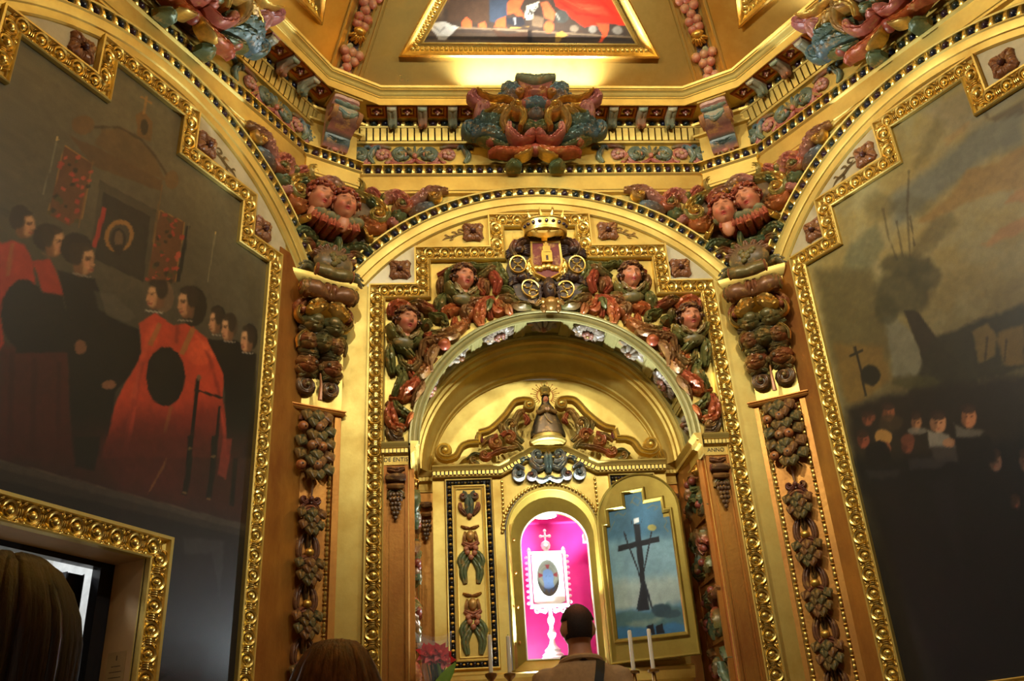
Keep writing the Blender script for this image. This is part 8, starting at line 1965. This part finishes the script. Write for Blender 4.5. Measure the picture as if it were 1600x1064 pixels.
q=MB(); box(q,.178,.184,D+.075,D+.115,0,2.365); t.part('metal_strip',q,'ivory',smooth=False)
q=MB(); q.add([(-1.1,1.0,0),(.6,1.0,0),(.6,1.0,2.9),(-1.1,1.0,2.9)],[(0,1,2,3)]); q.add([(-1.1,D+.1,2.9),(.6,D+.1,2.9),(.6,1,2.9),(-1.1,1,2.9)],[(0,1,2,3)]); q.add([(.6,D+.1,0),(.6,1,0),(.6,1,2.9),(.6,D+.1,2.9)],[(0,1,2,3)]); struct('wall_corridor',q,'whitewall','left',smooth=False)
lo=FR['left']@Vector((-.1,.65,2.75)); light('corridor_lamp','POINT',lo,lo,14,(.86,.93,1),.08)
M['paper']=plain('aged_paper',(176,146,92),.7,0,14,.1); 
q=MB(); box(q,.2705,.272,.03,.135,1.72,2.035); o=single('paper_notice',q,'paper','left','small paper notice taped on the beige jamb of left doorway','notice',smooth=False)
q=MB()
for i in range(9):
    w_=.035 if i%4 else .026; box(q,.2702,.2706,.082-w_,.082+w_,1.975-.022*i,1.9785-.022*i,L4((96,72,40)))
box(q,.2702,.2706,.079,.085,2.0,2.02,L4((80,56,34))); sub(o,'printed_lines',q,'poly',smooth=False)
# ================================================================== PEOPLE
def hand(mb,w,d,side,sc=1.):
    """palm and five bent fingers at wrist point w pointing along d"""
    w=np.array(w,float); d=np.array(d,float); d/=np.linalg.norm(d); up=np.array([0,0,1.]); s=np.cross(d,up); s/=np.linalg.norm(s); n=np.cross(s,d)
    tube(mb,[w-d*.02,w+d*.03,w+d*.085],[.026,.036,.034],(.5,.5,.5,0),10)
    for i,(o,L) in enumerate(((-.027,.07),(-.009,.08),(.009,.075),(.026,.06))):
        b=w+d*.08+s*o; tube(mb,[b,b+d*L*.5-n*.006,b+d*L*.85-n*.028,b+d*L*.9-n*.045],[.0105,.010,.009,.008],(.5,.5,.5,0),7)
    b=w+d*.025+s*side*.03; tube(mb,[b,b+d*.03+s*side*.025-n*.012,b+d*.06+s*side*.022-n*.028],[.013,.011,.009],(.5,.5,.5,0),7)
def remesh(o,v,sm=4):
    m=o.modifiers.new('skin','REMESH'); m.mode='VOXEL'; m.voxel_size=v; m.use_smooth_shade=True
    m2=o.modifiers.new('smooth','SMOOTH'); m2.factor=.5; m2.iterations=sm
def figure(pos,H,face,label,shirt,trous,hairfn,female=False,arms=None,headrot=(0,0,0)):
    k=H/1.725; W_=.92 if female else 1.
    fr=Matrix.Translation(pos)@Matrix.Rotation(face,4,'Z')@Matrix.Scale(k,4)
    t=Thing('person',fr,(0,0,0),label,'person')
    g=(.5,.5,.5,0); b=MB()
    tor=[(0,0,.80,.15,.11),(0,0,.90,.168 if not female else .175,.12),(0,0,1.05,.148*W_,.105),(0,-.005,1.25,.172*W_,.122),(0,.0,1.37,.178*W_,.108),(0,.005,1.43,.135*W_,.085),(0,.01,1.465,.075,.066),(0,.008,1.50,.058*W_,.060),(0,.0,1.58,.054*W_,.058)]
    loft(b,tor,g,20)
    hd=head_mesh(g,g,g,g); b.merge(hd,Matrix.Translation((0,-.012,1.615))@Matrix.Rotation(headrot[0],4,'X')@Matrix.Scale(1.03,4))
    A_=arms or {-1:[(-.17,0,1.40),(-.235,.02,1.12),(-.14,-.20,1.02)],1:[(.17,0,1.40),(.235,.02,1.12),(.14,-.20,1.02)]}
    for s in (-1,1):
        P=A_[s]; P=[(x*(.93 if female else 1),y,z) for x,y,z in P]; tube(b,P,[.052,.042,.028],g,10,10)
        d=np.array(P[2])-np.array(P[1]); hand(b,P[2],d,-s)
        tube(b,[(s*.088,0,.90),(s*.095,-.005,.48),(s*.095,.015,.09)],[.088,.058,.042],g,12,10)
        ell(b,(s*.1,-.06,.04),(.042,.125,.04),g,8,12); tube(b,[(s*.095,.015,.12),(s*.097,.02,.05)],[.042,.045],g,10)
    o=t.part('body',b,'skinplain',angle=0); remesh(o,.009,3)
    j=MB(); 
    T2=[(0,0,.82,.19,.145),(0,0,.95,.192,.15),(0,0,1.1,.178*W_,.135),(0,-.003,1.25,.194*W_,.145),(0,.0,1.36,.200*W_,.13),(0,.006,1.425,.160*W_,.108),(0,.012,1.462,.098,.086),(0,.014,1.485,.076,.076)]
    loft(j,T2,g,22)
    for s in (-1,1):
        P=[(x*(.93 if female else 1),y,z) for x,y,z in A_[s]]; P2=[P[0],P[1],tuple(np.array(P[1])*.12+np.array(P[2])*.88)]; tube(j,P2,[.070,.058,.046],g,12,12)
        ell(j,(P[0][0]*.98,0,1.385),(.068,.074,.055),g,8,10)
    jo=t.part('jacket' if not female else 'coat',j,shirt,angle=0); remesh(jo,.012,4)
    p=MB()
    for s in (-1,1): tube(p,[(s*.088,0,.93),(s*.096,-.004,.48),(s*.097,.012,.06)],[.108,.082,.07],g,14,10)
    loft(p,[(0,0,.78,.17,.13),(0,0,.92,.18,.135)],g,18); po=t.part('trousers',p,trous,angle=0); remesh(po,.013,3)
    for s in (-1,1):
        sh=MB(); ell(sh,(s*.1,-.062,.045),(.052,.142,.05),g,8,14); box(sh,s*.1-.048,s*.1+.048,-.19,.07,0,.02,g); t.part('shoe',sh,'black',angle=40)
    hairfn(t); return t
M['skinplain']=plain('skin',(196,138,104),.5,0,40,.06,.05,**{'Subsurface Weight':.0})
M['tanjacket']=plain('tan_jacket',(184,148,106),.85,0,50,.12,.25); M['darkcoat']=plain('dark_coat',(40,32,32),.85,0,50,.15,.2); M['bluecoat']=plain('dim_blue_coat',(48,50,62),.85,0,50,.15,.2)
M['trouser']=plain('dark_trousers',(44,42,46),.85,0,50,.1,.2)
def hairmat(name,c1,c2):
    m,nt,b=mat(name); n=noise(nt,60,4,.7,stretch=(1,1,.12)); r=ramp(nt,n.outputs['Fac'],[(.3,lin(c1)),(.72,lin(c2))]); nt.links.new(r.outputs['Color'],b.inputs['Base Color']); b.inputs['Roughness'].default_value=.42; bump(nt,b,n.outputs['Fac'],.5,.006); return m
M['shorthair']=paintmat('short_hair',.75,False,220,.5,spec=.25)
M['hairbrown']=hairmat('brown_hair',(66,40,24),(150,100,62)); M['hairdark']=hairmat('dark_brown_hair',(24,15,12),(62,38,26))
def man_hair(t):
    mb=MB(); nu,nv=30,40; v=[];k=[]; rr=random.Random(4)
    dk=np.array(L4((54,38,32))); bald=np.array(L4((150,92,68)))
    for i in range(nu+1):
        th=PI*.66*i/nu
        for j in range(nv):
            p=2*PI*j/nv; y=math.cos(p)  # p=0 -> back (+y)
            side=abs(math.sin(p))
            rad=1.065+.012*rr.random()
            x=.0815*math.sin(th)*math.sin(p)*rad; yy=.095*math.sin(th)*math.cos(p)*rad+.006; z=.1085*math.cos(th)*rad
            if y<-.25 and th>.62: # hairline in front and around the ears
                x*=.93; yy*=.90; z=max(z,.045)
            if side>.72 and z<.035: x*=.84; yy*=.9
            v.append((x,yy-.008,1.618+z)); d=math.hypot((th-.30)/.34,0) if y>-.4 else 2
            f=math.exp(-(((x/.036)**2+((yy-.06)/.03)**2+((z-.075)/.04)**2)))*.95; k.append(dk*(1-f)+bald*f)
    mb.add(v,gridfaces(nu+1,nv,False,True),k); t.part('hair',mb,'shorthair',angle=0)
    c=MB(); pts=[(.095*math.sin(a),.012+.088*math.cos(a),1.452+.02*math.cos(a)) for a in np.linspace(-2.6,2.6,20)]; tube(c,pts,[.016]*20,(.5,.5,.5,0),8); t.part('collar',c,'tanjacket')
    s=MB(); pts=[(-.075,-.10,1.46),(-.085,-.03,1.485),(-.06,.07,1.475),(0,.102,1.462),(.06,.07,1.475),(.085,-.03,1.485),(.075,-.10,1.46)]; tube(s,pts,[.009]*26,(.5,.5,.5,0),7,26); t.part('neck_strap',s,'black')
    s=MB(); st_=[(-.085,.075,1.455),(-.07,.122,1.40),(-.045,.146,1.31),(.0,.155,1.20),(.08,.152,1.05),(.16,.12,.93)]; p=cr(st_,18); 
    v=[]
    for q in p: v+= [(q[0]-.02,q[1]+.0,q[2]-.008),(q[0]-.02,q[1]+.008,q[2]-.008),(q[0]+.02,q[1]+.010,q[2]+.008),(q[0]+.02,q[1]+.002,q[2]+.008)]
    s.add(v,gridfaces(18,4,False,True)); t.part('shoulder_strap',s,'black')
def woman_hair(m,seed,length,wd=1.):
    def f(t):
        rr=random.Random(seed); cap=MB(); ell(cap,(0,.016,1.632),(.096*wd,.112*wd,.112),(.5,.5,.5,0),14,22)
        t.part('hair',cap,m,angle=0)
        mb=MB()
        for i in range(84):
            a=rr.uniform(-2.5,2.5); # angle round the head from the back
            if abs(a)>2.05: a=math.copysign(rr.uniform(1.7,2.1),a)
            sx,cy=math.sin(a),math.cos(a); top=(rr.uniform(-.014,.014)+.0,.012+rr.uniform(-.03,.03),1.745)
            w=1+rr.uniform(-.02,.05); L_=length+rr.uniform(-.05,.03)
            sx*=wd; cy*=wd
            pts=[top,(.058*sx,.016+.07*cy,1.728),(.096*sx*w,.018+.112*cy*w,1.65),(.102*sx*w,.02+.116*cy*w,1.56),(.096*sx*w,.02+.108*cy*w,1.48),(.10*sx*w*(.9+.2*rr.random()),.025+.10*cy*w,1.48-L_)]
            tube(mb,pts,[.006,.013,.016,.016,.014,.006],(.5,.5,.5,0),6,14)
        t.part('hair_locks',mb,m,angle=0)
    return f
MAN=figure((-.035,-.47,.525),1.70,PI,'man seen from behind in tan jacket with black shoulder strap, facing the tabernacle','tanjacket','trouser',man_hair)
WA=figure((-1.325,-3.60,0),1.735,R_(180-16),'dark-haired woman close by at the left edge, seen from behind','darkcoat','trouser',woman_hair('hairdark',3,.10),True)
WB=figure((-.914,-2.95,0),1.695,R_(180+4),'brown-haired woman seen from behind, only top of head showing in front of left pilaster','bluecoat','trouser',woman_hair('hairbrown',6,.12,.87),True)
